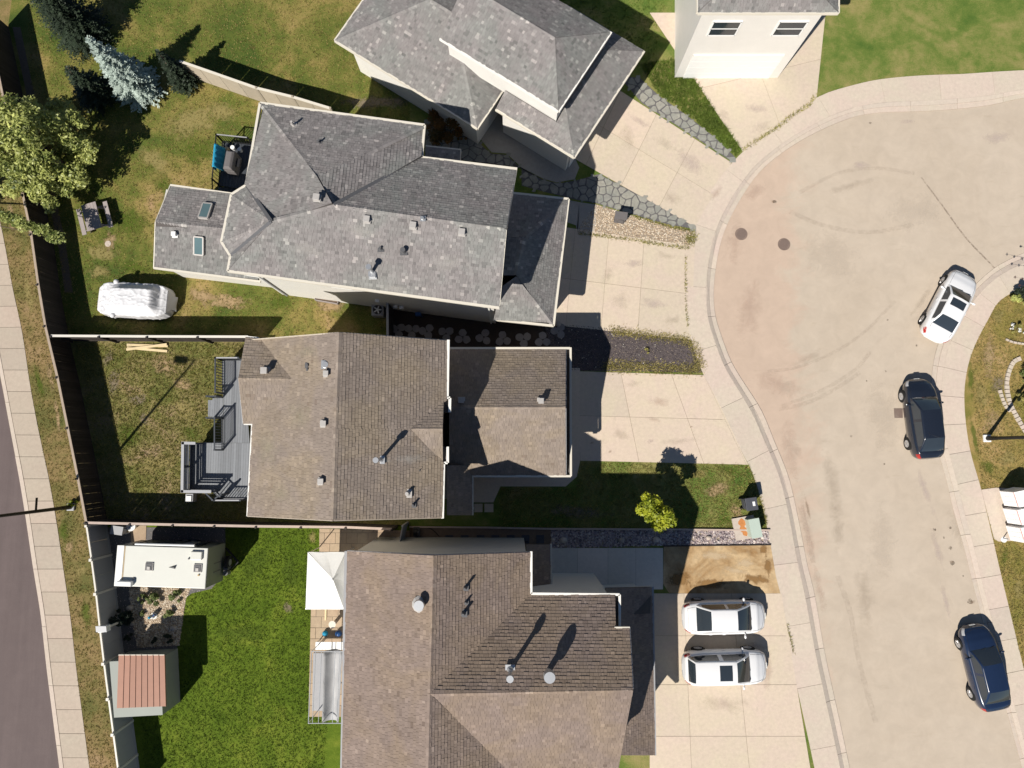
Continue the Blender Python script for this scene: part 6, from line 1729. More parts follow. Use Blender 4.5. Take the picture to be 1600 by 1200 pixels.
def bush(u, v, r, h, n, mat, label, leaf=.05, seed=1, group=None, name='shrub', cat='shrub', sc=(1, 1), lift=0.0, z=None):
    g0 = W(u, v, h * .5 if z is None else z); rs = random.Random(seed); x, y = g0.x, g0.y
    t = thing(name, label, cat, (x, y, 0), group=group); cs = []
    for i in range(max(6, int(22 * r))):
        a = rs.uniform(0, 6.28); rr = r * .85 * math.sqrt(rs.random()); zz = lift + (h - lift) * (.25 + .6 * rs.random() * (1 - .4 * rr / r))
        cs.append((x + math.cos(a) * rr * sc[0], y + math.sin(a) * rr * sc[1], zz, r * rs.uniform(.16, .36)))
    V, tone = leaf_cloud(cs, n, leaf, .6, seed); V[..., 2] = np.maximum(V[..., 2], .01)
    limbs(t, (x, y, 0), (x, y, max(.2, h * .7)), max(.012, r * .05), [c[:3] for c in cs[:8]], 'stem' if h < 1.6 else 'trunk')
    leaf_obj('foliage' if h < 1.6 else 'crown', V, tone, mat, t); return t
bush(1030, 797, 1.05, 4.3, 2600, 'yellow_leaf', 'small bright yellow green tree on the front lawn', .10, 2, name='young_tree', cat='tree', sc=(.95, 1.1), lift=1.9, z=3.3)
bush(694, 196, 1.15, 1.7, 4200, 'autumn_leaf', 'shaded shrub with orange red leaves beside the white house', .07, 6, sc=(1.1, 1.0))
bush(722, 212, .4, .8, 700, 'autumn_leaf', 'small shaded shrub at the flagstone path', .05, 61)
for i, (u, v, r, h, lb) in enumerate(((238, 938, .42, .55, 'grey green mound plant on the pebbles, upper left'), (272, 934, .42, .6, 'grey green mound plant on the pebbles, upper right'), (264, 958, .30, .45, 'small green mound plant right of the garden figure'), (221, 958, .16, .3, 'tiny green plant at the left rim of the pebbles'), (222, 936, .24, .4, 'small plant at the shadow edge below the trailer'), (262, 998, .28, .5, 'dark round plant in the shade by the shed'), (240, 1000, .2, .35, 'small shaded plant above the shed roof'), (199, 994, .26, .4, 'shaded clump plant by the vinyl fence'))):
    bush(u, v, r, h, int(1700 * r / .4), 'shrub_leaf' if v < 985 else 'dark_needle', lb, .05, 20 + i, group='small plants in the pebble bed')
bush(187, 968, .62, 1.3, 2600, 'dark_needle', 'dark dense evergreen shrub against the vinyl fence', .05, 40)
bush(112, 786, .28, .4, 600, 'yellow_leaf', 'small yellow flowering clump around the left lamp base', .035, 41)
bush(1600, 462, .62, 1.1, 2600, 'tree_leaf', 'bright green shrub at the right edge', .07, 42)
bush(1606, 452, .55, 1.4, 1500, 'dark_needle', 'dark shrub behind the bright green one', .06, 43)
bush(1590, 513, .32, .45, 700, 'blade_mixed', 'low weedy clump below the green shrub', .04, 44)
for i, (u, v, r, lb) in enumerate(((1583, 508, .13, 'small white flower cushion, left of the pair'), (1596, 518, .22, 'large white flower cushion at the right edge'), (1581, 514, .08, 'smallest white flower cushion'))):
    bush(u, v, r, .25, 260, 'flower_white', lb, .03, 60 + i, group='white flower cushions', cat='flowers', name='flower_clump')
# plants in the right ring bed
bush(1606, 585, .7, .8, 2200, 'shrub_leaf', 'olive shrub inside the curved stone edging', .05, 70)
bush(1600, 625, .5, .6, 1300, 'blade_mixed', 'yellow green plants in the curved bed near the lamp shadow', .05, 71)
# spiky tree top right: its shadow and twigs show
def bare_twigs():
    g0 = W(1622, 462); x, y = g0.x, g0.y; t = thing('purple_tree', 'dark purple twigged tree just beyond the right edge', 'tree', (x, y, 0)); rs = random.Random(5)
    tips = [tuple(W(u, v, z)) for u, v, z in ((1586, 433, 2.6), (1593, 446, 2.4), (1612, 425, 3.0), (1625, 440, 3.2))]
    limbs(t, (x, y, 0), (x, y, 2.6), .07, tips)
    cs = []
    for tx in tips:
        for k in range(5): p = Vector((x, y, 2.0)).lerp(Vector(tx), .4 + .6 * k / 4); cs.append((p.x, p.y, p.z, .07, 1))
    V, tone = leaf_cloud(cs, 420, .035, .6, 9); leaf_obj('crown', V, tone, 'purple_leaf', t)
bare_twigs()
# curved edging stones of the ring bed
ring = structure_root('curved_edging', 'curved double row of pale edging stones on the right lawn'); del ring['kind']; ring['category'] = 'edging'
for pts, n, w in (([(1594, 560), (1582, 566), (1574, 585), (1572, 605), (1577, 630), (1588, 652), (1602, 676)], 20, .24), ([(1561, 609), (1565, 622), (1571, 636), (1578, 643)], 6, .17), ([(1570, 530), (1582, 535), (1600, 538)], 5, .10)):
    P = smooth_line(PX(pts), n + 1)
    for a, b in zip(P[:-1], P[1:]):
        d = (b - a).normalized() * .02; obj('edging_stone', MB().beam(a + d + Vector((0, 0, .05)), b - d + Vector((0, 0, .05)), w * random.uniform(.85, 1.1), .10), M['sidewalk_concrete'], ring)
# small low plants in the shaded mulch and front bed
bush(1010, 548, .18, .25, 260, 'blade_mixed', 'tiny weed clump in the lit mulch bed', .03, 80)
# ------------------------------------------------------------------ cars
def tab(pts, x):
    if x <= pts[0][0]: return pts[0][1]
    for (a, va), (b, vb) in zip(pts[:-1], pts[1:]):
        if x <= b: t = (x - a) / (b - a); t = t * t * (3 - 2 * t) * .5 + t * .5; return va + (vb - va) * t
    return pts[-1][1]
class CarForm:
    def __init__(s, L=4.6, Wd=1.82, x1=1.45, x2=.66, x3=-.8, x4=-1.55, hood=.98, deck=1.04, H=1.45, tail=None, n=5.0):
        s.L, s.W, s.x1, s.x2, s.x3, s.x4, s.H, s.n = L, Wd, x1, x2, x3, x4, H, n
        h = L / 2
        s.top = [(-h, .62), (-h + .10, deck - .12), (-h + .35, deck), (x4, deck + .01), (x1, hood), (x1 + .35, hood - .04), (h - .45, hood - .16), (h - .16, hood - .30), (h, .50)]
        s.bot = [(-h, .42), (-h + .25, .26), (h - .3, .22), (h, .36)]
    def w(s, x):
        k = min(1.0, abs(x) / (s.L / 2)); nn = s.n if x < 0 else s.n * .85
        return s.W / 2 * max(0.0, 1 - k ** nn) ** (1 / nn) * (1 - .02 * (x / s.L) ** 2)
    def sec(s, x):
        w = s.w(x); zt = tab(s.top, x); zb = tab(s.bot, x); m = zb + (zt - zb) * .45
        return [(0, zb), (w * .86, zb), (w * .965, zb + .10), (w, m), (w * .985, zt - .16), (w * .93, zt - .055), (w * .82, zt - .008), (w * .45, zt + .018), (0, zt + .028)]
    def deck_z(s, x, y):
        S = s.sec(x)[5:]; y = abs(y)
        for (a, za), (b, zb) in zip(S[:-1], S[1:]):
            if b <= y <= a: return za + (zb - za) * (a - y) / max(1e-6, a - b)
        return S[0][1]
def body_mesh(f, m, x0=-9, x1=9, N=56):
    xs = [math.sin(math.pi / 2 * (2 * i / N - 1)) * f.L / 2 for i in range(N + 1)]
    rows = []
    for x in xs:
        S = f.sec(x); ring = [(x, y, z) for y, z in S] + [(x, -y, z) for y, z in S[-2:0:-1]]; rows.append(ring)
    k = len(rows[0]); vs = [p for r in rows for p in r]; fs = []
    for i in range(N):
        for j in range(k): fs.append((i * k + j, i * k + (j + 1) % k, (i + 1) * k + (j + 1) % k, (i + 1) * k + j))
    m.add(vs, [tuple(reversed(q)) for q in fs])
def make_car(name, label, cat, paint, at, head, form, sun=False, rear_wiper=False, group=None, wheel_r=.33, roof_paint=None, grille=True):
    """head: direction of the nose"""
    rz = math.atan2(head.y, head.x)
    t = thing(name, label, cat, (at.x, at.y, at.z), rz, group)
    f = form; P = M[paint]
    m = MB(); body_mesh(f, m); b = obj('body', m, P, t, smooth=True, local=True, auto=50)
    # cabin grid: columns along x, rows from belt to centre line and down the other side
    NX1, NX2, NX3 = 7, 10, 7
    xs = [f.x1 + (f.x2 - f.x1) * i / NX1 for i in range(NX1)] + [f.x2 + (f.x3 - f.x2) * i / NX2 for i in range(NX2)] + [f.x3 + (f.x4 - f.x3) * i / NX3 for i in range(NX3 + 1)]
    T = [0, .06, .44, .50, .56, .75, 1.0]
    rw = f.W / 2 * .635
    def rise(x):
        if x >= f.x2: return max(0, (f.x1 - x) / (f.x1 - f.x2)) ** .85
        if x <= f.x3: return max(0, (x - f.x4) / (f.x3 - f.x4)) ** .8
        return 1.0
    def cab(x, tt):
        g = rise(x); wb = f.w(x) * .86; belt = f.deck_z(x, wb) - .01
        mid = (x - (f.x2 + f.x3) / 2) / ((f.x1 - f.x4) / 2)
        hz = (f.H - 0.035 * mid * mid - belt) * g
        ws = wb + (rw * (1 - .06 * mid * mid) - wb) * g ** .9
        if g < .02: ws = wb * .985
        if tt <= .5:
            q = tt / .5; y = wb + (ws - wb) * q ** 1.25; z = belt + hz * q
        else:
            q = (tt - .5) / .5; y = ws * (1 - q); zc = f.deck_z(x, y) if g < .02 else belt + hz
            z = belt + hz + (.055 * (1 - (1 - q) ** 2)) * (.35 + .65 * g) + (f.deck_z(x, 0) - belt) * (1 - g) * (1 - (1 - q) ** 2) * .6
        return y, z
    full = T + [2 - q for q in T[-2::-1]]
    grid = []
    for x in xs:
        row = []
        for tt in full:
            y, z = cab(x, tt if tt <= 1 else 2 - tt); row.append(Vector((x, y if tt <= 1 else -y, z)))
        grid.append(row)
    parts = {}
    def cls(i, j):
        # j row index over full; symmetric index
        jj = j if j < 6 else 11 - j
        if jj in (0, ): return 'paint'
        if jj == 1:
            if i < 2: return 'paint'
            if NX1 + 3 <= i < NX1 + 4: return 'paint'
            if i >= NX1 + NX2 + NX3 - 3: return 'paint'
            side = 'L' if j < 6 else 'R'
            return ('side_window', side, 0 if i < NX1 + 3 else 1)
        if jj in (2, 3): return 'paint'
        if i < NX1: return ('windshield',) if 0 < i or True else 'paint'
        if i >= NX1 + NX2: return ('rear_window',) if i < NX1 + NX2 + NX3 - 0 else 'paint'
        return 'paint'
    for i in range(len(xs) - 1):
        for j in range(len(full) - 1):
            parts.setdefault(cls(i, j), []).append((i, j))
    for key, cells in parts.items():
        mm = MB(); idx = {}
        vs = []; fs = []
        for i, j in cells:
            q = []
            for a, b_ in ((i, j), (i + 1, j), (i + 1, j + 1), (i, j + 1)):
                if (a, b_) not in idx: idx[(a, b_)] = len(vs); vs.append(grid[a][b_])
                q.append(idx[(a, b_)])
            fs.append(tuple(q))
        mm.add(vs, fs)
        if key == 'paint': obj('roof', mm, P, t, smooth=True, local=True, auto=60)
        else: obj(key[0], mm, M['car_glass'], t, smooth=True, local=True)
    if sun:
        sx0, sx1, sy = sun
        vs = []; 
        for x in (sx0, (sx0 + sx1) / 2, sx1):
            for y in (-sy, 0, sy):
                q = 1 - abs(y) / rw * .98; vs.append(Vector((x, y, cab(x, .5 + .5 * q)[1] + .006)))
        obj('sunroof', MB().add(vs, [(0, 1, 4, 3), (1, 2, 5, 4), (3, 4, 7, 6), (4, 5, 8, 7)]), M['car_glass'], t, smooth=True, local=True)
    # wheels, arches
    wx = (f.L * .295, -f.L * .295)
    for x in wx:
        for sy in (-1, 1):
            y = f.w(x) * sy
            obj('wheel_arch', MB().tube((x, y * .80, wheel_r + .02), (x, y * 1.004, wheel_r + .02), wheel_r * 1.12, n=24), M['black_rubber'], t, local=True)
            wh = obj('wheel', MB().tube((x, y * .80, wheel_r), (x, y * 1.03, wheel_r), wheel_r, wheel_r * .97, n=26), M['black_rubber'], t, local=True)
            rm = MB().tube((x, y * 1.0, wheel_r), (x, y * 1.035, wheel_r), wheel_r * .64, n=20)
            for k in range(5): a = k * 1.2566; rm.beam((x, y * 1.04, wheel_r), (x + math.cos(a) * wheel_r * .6, y * 1.04, wheel_r + math.sin(a) * wheel_r * .6), .05, .03, up=Vector((0, 1, 0)))
            obj('rim', rm, M['alloy'], wh, local=True)
    # lamps: patches that follow the corners of the body
    def patch(nm, x0, x1, j0, j1, mat, push=.006):
        for s_ in (1, -1):
            vs = []; n = 6
            for i in range(n + 1):
                x = x0 + (x1 - x0) * i / n; S = f.sec(x)
                for jf in (j0, (j0 + j1) / 2, j1):
                    a = int(jf); b_ = min(a + 1, 8); q = jf - a; y = S[a][0] + (S[b_][0] - S[a][0]) * q; z = S[a][1] + (S[b_][1] - S[a][1]) * q
                    vs.append(Vector((x + (push if x > 0 else -push), (y + push) * s_, z + push)))
            fs = [(i * 3 + j, i * 3 + j + 1, i * 3 + j + 4, i * 3 + j + 3) for i in range(n) for j in range(2)]
            obj(nm, MB().add(vs, fs), M[mat], t, smooth=True, local=True)
    h = f.L / 2
    patch('headlight', h - .42, h - .10, 4.0, 5.6, 'head_lamp'); patch('taillight', -h + .07, -h + .34, 3.6, 5.4, 'tail_red')
    # mirrors
    for s_ in (-1, 1):
        x = f.x1 - .38; y = f.w(x); obj('mirror', MB().sphere((x, s_ * (y + .09), 1.0), .10, 10, 7, (.65, 1.15, .75)).beam((x, s_ * (y * .84), .97), (x, s_ * (y + .06), .99), .05, .05), P, t, smooth=True, local=True)
    # panel gaps as thin dark grooves on the skin
    gm = MB()
    def groove(pts, z_=.004, w=.012):
        Q = [Vector((x, y, f.deck_z(x, y) + z_)) for x, y in pts]
        for a, b_ in zip(Q[:-1], Q[1:]): gm.beam(a, b_, w, .004)
    hw = [(x, f.w(x) * .80) for x in np.linspace(f.x1 + .02, h - .30, 9)]
    groove(hw); groove([(x, -y) for x, y in hw]); groove([(h - .30 + .12 * math.cos(q * math.pi / 2), f.w(h - .30) * .80 * q) for q in np.linspace(1, -1, 9)])
    if f.x4 > -h + .4:
        groove([(-h + .22, f.w(-h + .3) * .72 * q) for q in np.linspace(1, -1, 7)]); tw = [(x, f.w(x) * .74) for x in np.linspace(-h + .22, f.x4 - .02, 5)]; groove(tw); groove([(x, -y) for x, y in tw])
    obj('panel_gap', gm, M['black_rubber'], t, local=True, kind='stuff')
    obj('wiper', MB().beam((f.x1 - .10, .42, f.deck_z(f.x1, .3) + .05), (f.x1 - .02, -.1, f.deck_z(f.x1, .1) + .03), .02, .015), M['black_rubber'], t, local=True)
    obj('wiper', MB().beam((f.x1 - .10, -.10, f.deck_z(f.x1, .3) + .06), (f.x1 - .02, -.6, f.deck_z(f.x1, .4) + .03), .02, .015), M['black_rubber'], t, local=True)
    for s_ in (-1, 1):
        for x in (-.12, -.85): obj('door_handle', MB().box((x, s_ * (f.w(x) * .992), .86), (.16, .03, .03)), P, t, local=True)
    for x in (h - .01, -h + .01):
        obj('number_plate', MB().box((x * 1.003, 0, .52), (.012, .32, .12)), M['white_plastic'], t, local=True)
    return t
def D(u0, v0, u1, v1): a = W(u0, v0, .5); b = W(u1, v1, .5); d = b - a; d.z = 0; return d.normalized()
def C(u, v, z=.8, g=0.0): p = W(u, v, z); return Vector((p.x, p.y, g))
make_car('parked_car', 'white sedan with a dark sunroof parked at the right curb', 'car', 'paint_white', C(1486, 477, .7, -.09), D(1457, 533, 1513, 425), CarForm(4.5, 1.82, .98, .28, -1.02, -1.58, 1.0, 1.06, 1.48), sun=(.14, -.34, .42), group='parked cars')
make_car('parked_car', 'black hatchback parked half beside the right pavement', 'car', 'paint_black', C(1444, 654, .7, -.09), D(1451, 717, 1435, 591), CarForm(4.62, 1.80, 1.22, .46, -1.12, -1.85, .98, 1.12, 1.58, n=4.4), group='parked cars')
make_car('parked_car', 'white sedan without sunroof, the upper car on the southern driveway', 'car', 'paint_white', C(1132, 964, .7, .02), D(1068, 965, 1196, 963), CarForm(4.62, 1.82, 1.38, .44, -.98, -1.66, .98, 1.07, 1.60), group='parked cars')
make_car('parked_car', 'white hatchback with a sunroof, the lower car on the southern driveway', 'car', 'paint_white', C(1134, 1043, .8, .02), D(1070, 1045, 1199, 1043), CarForm(4.66, 1.86, 1.26, .32, -1.90, -2.14, 1.02, 1.16, 1.76, n=5.4), sun=(.06, -.62, .40), group='parked cars', wheel_r=.35)
make_car('parked_car', 'dark blue car at the lower right curb', 'car', 'paint_blue', C(1540, 1044, .7, -.09), D(1556, 1105, 1526, 985), CarForm(4.6, 1.84, 1.15, .42, -1.0, -1.75, 1.0, 1.08, 1.52, n=4.6), group='parked cars')
# dark mat on the road beside the black car
o = obj('road_patch', MB().prism(PX([(1398, 638), (1412, 638), (1412, 653), (1399, 653)]), -0.12, -0.086), M['iron_cover'], None, 'small dark square utility lid beside the black car', cat='utility lid')

# the covered car
cc = C(207, 469, .8, 0); hd_ = D(262, 472, 150, 466)
cv = thing('covered_car', 'car under a white crumpled cloth cover on the lawn', 'covered car', (cc.x, cc.y, 0), math.atan2(hd_.y, hd_.x))
from mathutils import noise as mnoise
f = CarForm(4.35, 1.86, 1.35, .35, -1.35, -1.75, 1.0, 1.12, 1.60, n=4.6)
NXc, NYc = 110, 60; vs = []; 
def cover_h(x, y):
    w = max(.05, f.w(max(-f.L / 2 * .985, min(f.L / 2 * .985, x)))); e = abs(y) / w
    zt = tab(f.top, x)
    g = 1.0 if f.x3 <= x <= f.x2 else max(0, (f.x1 + .2 - x) / (f.x1 + .2 - f.x2)) if x > f.x2 else max(0, (x - f.x4 + .05) / (f.x3 - f.x4 + .05))
    g = g * g * (3 - 2 * g)
    roof = (f.H - zt) * g * max(0, 1 - max(0, (abs(y) - .50) / .36)) ** 1.0
    return zt + roof
for i in range(NXc + 1):
    a = math.sin(math.pi / 2 * (2 * i / NXc - 1)); x = a * f.L / 2 * .995
    for j in range(NYc + 1):
        q = 2 * j / NYc - 1; w = f.w(x) + .015
        if abs(q) < .8: y = w * q / .8 * .985; z = cover_h(x, y)
        else: s_ = (abs(q) - .8) / .2; y = math.copysign(w * (.985 + .04 * s_), q); z = cover_h(x, w * .985) * (1 - s_) + .22 * s_
        p = Vector((x, y, z)); n1 = mnoise.noise(Vector((x * 1.8, y * 2.6, z * 2)) + Vector((3, 5, 1))); n2 = 1 - abs(mnoise.noise(Vector((x * 2.2 + y * 3.0, y * 4 - x * 1.6, 4.4)))) * 2; n3 = 1 - abs(mnoise.noise(Vector((x * 6 - y * 2, y * 2, 9.4)))) * 2
        k = (.03 * n1 + .045 * max(0, n2) ** 3 + .022 * max(0, n3) ** 3) * (1 - abs(a) ** 10)
        if abs(q) >= .8: y += math.copysign(k * 1.3, q); vs.append((p.x, y, p.z))
        else: vs.append((p.x, p.y, p.z + k))
vs = [Vector(p) for p in vs]; k = NYc + 1; first = vs[:k]; last = vs[-k:]
def hem(row, s_, k2): return [Vector((p.x + s_ * .035 * k2 + s_ * .02 * math.sin(p.y * 7 + k2), p.y * (1 - .01 * k2), p.z + (.24 - p.z) * (k2 / 4) ** .9)) for p in row]
vs = [p for k2 in (4, 3, 2, 1) for p in hem(first, -1, k2)] + vs + [p for k2 in (1, 2, 3, 4) for p in hem(last, 1, k2)]
NXc += 8
fs = [(i * (NYc + 1) + j, (i + 1) * (NYc + 1) + j, (i + 1) * (NYc + 1) + j + 1, i * (NYc + 1) + j + 1) for i in range(NXc) for j in range(NYc)]
o = obj('cloth_cover', MB().add(vs, fs), M['cover_cloth'], cv, smooth=True, local=True); so_ = o.modifiers.new('thickness', 'SOLIDIFY'); so_.thickness = .008
for s_ in (-1, 1): obj('mirror_bulge', MB().sphere((.92, s_ * .98, 1.02), .15, 12, 8, (1.0, 1.0, .8)), M['cover_cloth'], cv, smooth=True, local=True)
for x in (1.28, -1.28):
    for s_ in (-1, 1): obj('wheel', MB().tube((x, s_ * .70, .32), (x, s_ * .86, .32), .32, n=20), M['black_rubber'], cv, local=True)
# ------------------------------------------------------------------ worn patches and stains with soft, uneven edges
def fade_mat(name, c, c2=None, amount=1.0, scale=4.0, soft=0.35):
    t = NT(name); n = t.noise(scale, 6, 0.75, dist=.6)
    t.col(t.mix(t.noise(scale * 2.5, 4), c, c2 or c3(c, .94))); t.rough(0.93, 0.1)
    f = t.math('ADD', t.attr('fade'), t.math('MULTIPLY', t.math('SUBTRACT', n, .5), 1.5))
    f = t.math('MULTIPLY', t.ramp(f, [(.42, 0), (.42 + soft, 1)]), amount)
    tr = t.new('ShaderNodeBsdfTransparent'); mx = t.new('ShaderNodeMixShader')
    t.l.new(f, mx.inputs[0]); t.l.new(tr.outputs[0], mx.inputs[1]); t.l.new(t.b.outputs[0], mx.inputs[2])
    t.l.new(mx.outputs[0], t.n['Material Output'].inputs[0]); MATS[name] = t.m
fade_mat('dry_earth', (0.40, 0.29, 0.17), (0.30, 0.21, 0.11), .85, 2.2)
fade_mat('pale_thatch', (0.36, 0.29, 0.13), (0.30, 0.25, 0.09), .6, 2.5)
fade_mat('green_tuft', (0.07, 0.12, 0.015), (0.10, 0.14, 0.02), .55, 2.0)
fade_mat('grey_earth', (0.26, 0.20, 0.15), (0.20, 0.17, 0.11), .75, 3.0)
fade_mat('pink_dust', (0.48, 0.355, 0.285), None, .30, 1.2, .6)
fade_mat('pale_dust', (0.56, 0.485, 0.40), None, .35, 1.5, .6)
fade_mat('lilac_dust', (0.52, 0.435, 0.40), None, .40, 1.2, .6)
fade_mat('grey_grime', (0.36, 0.30, 0.235), None, .22, 1.4, .7)
fade_mat('brown_grime', (0.26, 0.18, 0.12), None, .38, 3.0, .5)
fade_mat('wet_mud', (0.22, 0.125, 0.05), (0.28, 0.165, 0.07), .85, 1.6)
fade_mat('light_mud', (0.60, 0.47, 0.31), None, .6, 1.6)
fade_mat('lime_streak', (0.52, 0.50, 0.46), None, .28, 3.0, .6)
fade_mat('moss_tone', (0.34, 0.31, 0.22), None, .3, 2.0, .6)
_pz = [0]
def patch(name, u, v, ru, rv, mat, parent, rot=0.0, z=0.0, kind=None, plane=None):
    """soft irregular stain, ru x rv photo pixels across at (u, v), lying just above its surface"""
    _pz[0] += 1; lift = .0012 + (_pz[0] % 9) * .0005
    m = []; fade = []; NR, NA = 5, 26
    ph = random.random() * 6
    for i in range(NR + 1):
        for j in range(NA):
            a = 2 * math.pi * j / NA; r = i / NR; wob = 1 + .18 * math.sin(2 * a + ph) + .10 * math.sin(5 * a + ph * 2)
            x = math.cos(a) * ru * r * wob; y = math.sin(a) * rv * r * wob
            uu, vv = u + x * math.cos(rot) - y * math.sin(rot), v + x * math.sin(rot) + y * math.cos(rot)
            if plane is None: p = W(uu, vv, z); p.z = z + lift
            else: n = newell(plane); n = n if n.z > 0 else -n; p = ray_plane(uu, vv, plane) + n * (.036 + lift)
            m.append(p); fade.append(1 - r)
    fs = [(i * NA + j, (i + 1) * NA + j, (i + 1) * NA + (j + 1) % NA, i * NA + (j + 1) % NA) for i in range(NR) for j in range(NA)]
    off = wloc(parent) if parent else Vector((0, 0, 0))
    me = bpy.data.meshes.new(name); me.from_pydata([tuple(p - off) for p in m], [], fs)
    at = me.attributes.new('fade', 'FLOAT', 'POINT'); at.data.foreach_set('value', fade)
    me.materials.append(M[mat]); o = bpy.data.objects.new(name, me); link(o, parent)
    if kind: o['kind'] = kind
    return o
OBJ = bpy.data.objects
ny = OBJ['north_yard_lawn']; my = OBJ['middle_yard_lawn']; fl_ = OBJ['front_lawn']; el = OBJ['east_lawn']; sy_ = OBJ['south_yard_lawn']; vl = OBJ['verge_lawn']
for u, v, a, b, mt, r in ((350, 470, 62, 24, 'dry_earth', .1), (315, 462, 30, 22, 'dry_earth', 0), (516, 478, 42, 22, 'dry_earth', 0), (272, 480, 18, 30, 'pale_thatch', 0), (160, 395, 40, 26, 'pale_thatch', .2), (155, 425, 30, 20, 'pale_thatch', 0), (300, 190, 70, 45, 'pale_thatch', -.3), (240, 250, 50, 30, 'pale_thatch', .6), (345, 175, 60, 22, 'pale_thatch', 0), (265, 300, 60, 30, 'green_tuft', .8), (205, 350, 40, 50, 'green_tuft', 0), (310, 235, 40, 40, 'green_tuft', 0), (215, 420, 42, 22, 'green_tuft', 0), (440, 470, 40, 26, 'green_tuft', 0), (590, 160, 90, 20, 'grey_earth', 0), (172, 378, 14, 30, 'dry_earth', 0)):
    patch('worn_patch', u, v, a, b, mt, ny, r)
for u, v, a, b, mt, r in ((178, 598, 18, 34, 'grey_earth', .2), (215, 625, 24, 20, 'grey_earth', 0), (170, 560, 16, 20, 'grey_earth', 0), (255, 570, 50, 26, 'dry_earth', .2), (288, 640, 26, 30, 'pale_thatch', 0), (200, 680, 30, 40, 'green_tuft', 0), (245, 725, 60, 26, 'pale_thatch', -.2), (285, 600, 26, 16, 'dry_earth', 0), (225, 655, 14, 18, 'grey_earth', 0), (300, 680, 26, 30, 'green_tuft', 0)):
    patch('worn_patch', u, v, a, b, mt, my, r)
for u, v, a, b, mt, r in ((960, 745, 20, 10, 'green_tuft', 0), (1120, 765, 46, 18, 'dry_earth', -.2), (1150, 800, 20, 22, 'dry_earth', 0), (1090, 740, 40, 12, 'pale_thatch', 0), (1140, 735, 40, 12, 'green_tuft', .1), (900, 800, 90, 18, 'grey_earth', 0), (1130, 815, 30, 10, 'green_tuft', 0), (1160, 812, 20, 16, 'dry_earth', 0)):
    patch('worn_patch', u, v, a, b, mt, fl_, r)
for u, v, a, b, mt, r in ((1545, 560, 22, 50, 'dry_earth', .1), (1535, 620, 20, 40, 'pale_thatch', 0), (1560, 600, 26, 24, 'grey_earth', 0), (1550, 660, 30, 30, 'dry_earth', 0), (1575, 715, 26, 26, 'pale_thatch', 0), (1545, 730, 20, 24, 'green_tuft', 0), (1570, 870, 12, 26, 'green_tuft', 0), (1590, 920, 12, 36, 'pale_thatch', -.2), (1517, 590, 8, 60, 'green_tuft', 0), (1522, 680, 8, 50, 'green_tuft', -.2), (1560, 495, 20, 20, 'pale_thatch', -.6)):
    patch('worn_patch', u, v, a, b, mt, el, r)
for u, v, a, b, mt, r in ((78, 585, 7, 46, 'dry_earth', -.18), (90, 650, 7, 50, 'dry_earth', -.16), (45, 460, 12, 60, 'pale_thatch', -.15), (100, 830, 12, 40, 'green_tuft', -.2), (108, 855, 14, 14, 'dry_earth', 0), (100, 740, 8, 40, 'pale_thatch', -.2), (135, 960, 12, 50, 'green_tuft', -.15), (62, 600, 10, 50, 'green_tuft', -.2), (18, 340, 10, 50, 'dry_earth', -.2), (128, 890, 12, 20, 'pale_thatch', 0)):
    patch('worn_patch', u, v, a, b, mt, vl, r)
for u, v, a, b, mt, r in ((455, 895, 26, 50, 'green_tuft', 0), (400, 880, 30, 60, 'green_tuft', .4), (450, 950, 14, 14, 'grey_earth', 0), (380, 990, 60, 30, 'green_tuft', 0), (488, 840, 10, 22, 'pale_thatch', 0), (489, 980, 6, 40, 'pale_thatch', 0)):
    patch('worn_patch', u, v, a, b, mt, sy_, r)
for u, v, a, b, mt, r in ((1180, 300, 30, 20, 'pink_dust', -.7), (1150, 380, 26, 60, 'pink_dust', 0), (1170, 480, 40, 70, 'pink_dust', 0), (1215, 600, 60, 36, 'pink_dust', .7), (1235, 700, 26, 70, 'pink_dust', -.2), (1262, 830, 18, 90, 'pink_dust', -.2), (1280, 920, 14, 60, 'pink_dust', -.15), (1345, 258, 26, 12, 'lilac_dust', 0), (1445, 765, 12, 60, 'lilac_dust', -.35), (1465, 860, 10, 60, 'lilac_dust', -.25), (1478, 940, 8, 50, 'lilac_dust', -.2), (1560, 215, 36, 18, 'lilac_dust', 0), (1420, 190, 30, 6, 'lilac_dust', 0), (1300, 400, 90, 50, 'pale_dust', .3), (1380, 650, 50, 90, 'pale_dust', 0), (1380, 850, 40, 90, 'pale_dust', -.2), (1430, 330, 80, 50, 'pale_dust', .2), (1300, 760, 26, 90, 'grey_grime', -.15), (1350, 930, 26, 90, 'grey_grime', -.2), (1310, 830, 20, 50, 'grey_grime', 0), (1262, 795, 5, 30, 'brown_grime', -.25), (1208, 315, 9, 4, 'brown_grime', -.2), (1500, 830, 30, 60, 'grey_grime', -.3), (1500, 500, 40, 20, 'grey_grime', -.8), (1260, 560, 60, 12, 'grey_grime', -.5), (1330, 290, 70, 12, 'grey_grime', -.3), (1440, 470, 50, 10, 'grey_grime', -.9), (1519, 941, 8, 6, 'brown_grime', 0), (1487, 878, 7, 5, 'brown_grime', 0), (1270, 950, 6, 40, 'brown_grime', -.2)):
    patch('dust_stain', u, v, a, b, mt, road, r, z=-.0885)
gd = OBJ['grey_house_driveway']; md = OBJ['middle_driveway']; nd = OBJ['north_driveway']; sdv_ = OBJ['south_driveway']; fd = OBJ['far_north_driveway']
def slab_stain(lst, par, z=.0255):
    for u, v, a, b, mt, r in lst: patch('slab_stain', u, v, a, b, mt, par, r, z=z)
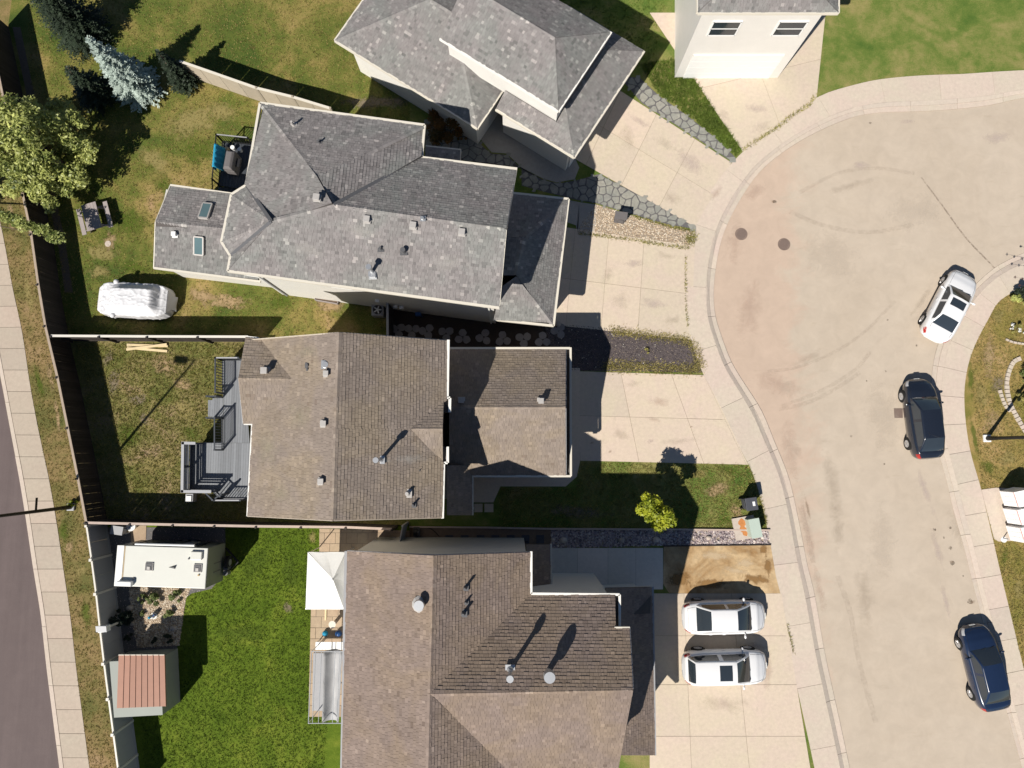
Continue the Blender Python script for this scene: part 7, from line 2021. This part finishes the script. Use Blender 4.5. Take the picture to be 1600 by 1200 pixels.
slab_stain([(1030, 628, 24, 16, 'pink_dust', 0), (1020, 655, 26, 8, 'pink_dust', .1), (1016, 690, 12, 8, 'lilac_dust', 0), (953, 706, 5, 6, 'brown_grime', .3), (925, 692, 6, 5, 'brown_grime', 0), (1080, 667, 4, 3, 'brown_grime', 0), (990, 600, 20, 10, 'pale_dust', 0), (1060, 690, 40, 12, 'grey_grime', 0), (970, 680, 22, 16, 'grey_grime', 0)], md)
slab_stain([(970, 470, 30, 20, 'pale_dust', 0), (1020, 475, 40, 14, 'lilac_dust', 0), (990, 412, 26, 12, 'lilac_dust', .1), (1040, 400, 24, 12, 'grey_grime', 0), (950, 430, 20, 24, 'grey_grime', 0), (1050, 500, 22, 12, 'grey_grime', 0)], gd)
slab_stain([(1040, 225, 32, 16, 'pale_dust', .5), (1080, 255, 44, 26, 'lilac_dust', .5), (980, 215, 30, 26, 'grey_grime', .5), (1000, 190, 30, 10, 'lilac_dust', .5), (1050, 310, 30, 14, 'grey_grime', .5), (1120, 300, 10, 26, 'pink_dust', .5)], nd)
slab_stain([(1130, 180, 20, 14, 'pale_dust', .5), (1190, 200, 30, 14, 'pale_dust', -.5), (1110, 165, 10, 8, 'pink_dust', 0), (1180, 170, 40, 12, 'lilac_dust', 0)], fd)
slab_stain([(1120, 985, 60, 10, 'brown_grime', 0), (1180, 1010, 30, 16, 'lilac_dust', 0), (1080, 1060, 26, 20, 'grey_grime', 0), (1200, 1050, 14, 50, 'pink_dust', 0), (1130, 1100, 60, 30, 'grey_grime', 0)], sdv_)
slab_stain([(1120, 868, 60, 12, 'light_mud', 0), (1165, 880, 30, 12, 'light_mud', 0), (1192, 858, 14, 10, 'wet_mud', 0), (1060, 905, 30, 24, 'wet_mud', 0), (1110, 912, 60, 14, 'wet_mud', 0), (1180, 905, 36, 14, 'wet_mud', 0), (1150, 892, 40, 8, 'light_mud', .1), (1200, 885, 10, 30, 'wet_mud', 0)], mud, .0245)
E2 = h2.faces['e2'][0]; W2 = h2.faces['w2'][0]
patch('lime_streak', 640, 717, 60, 14, 'lime_streak', h2.root, 0, plane=E2); patch('lime_streak', 606, 720, 14, 8, 'lime_streak', h2.root, 0, plane=E2)
for u, v, a, b in ((420, 700, 30, 60), (470, 650, 26, 50), (440, 770, 40, 24), (480, 550, 30, 20)): patch('roof_weathering', u, v, a, b, 'moss_tone', h2.root, 0, plane=W2)
S_ = h1.faces['S'][0]
for u, v, a, b in ((560, 360, 60, 20), (700, 410, 60, 26), (480, 390, 50, 20), (620, 450, 50, 10)): patch('roof_weathering', u, v, a, b, 'lime_streak', h1.root, .12, plane=S_)
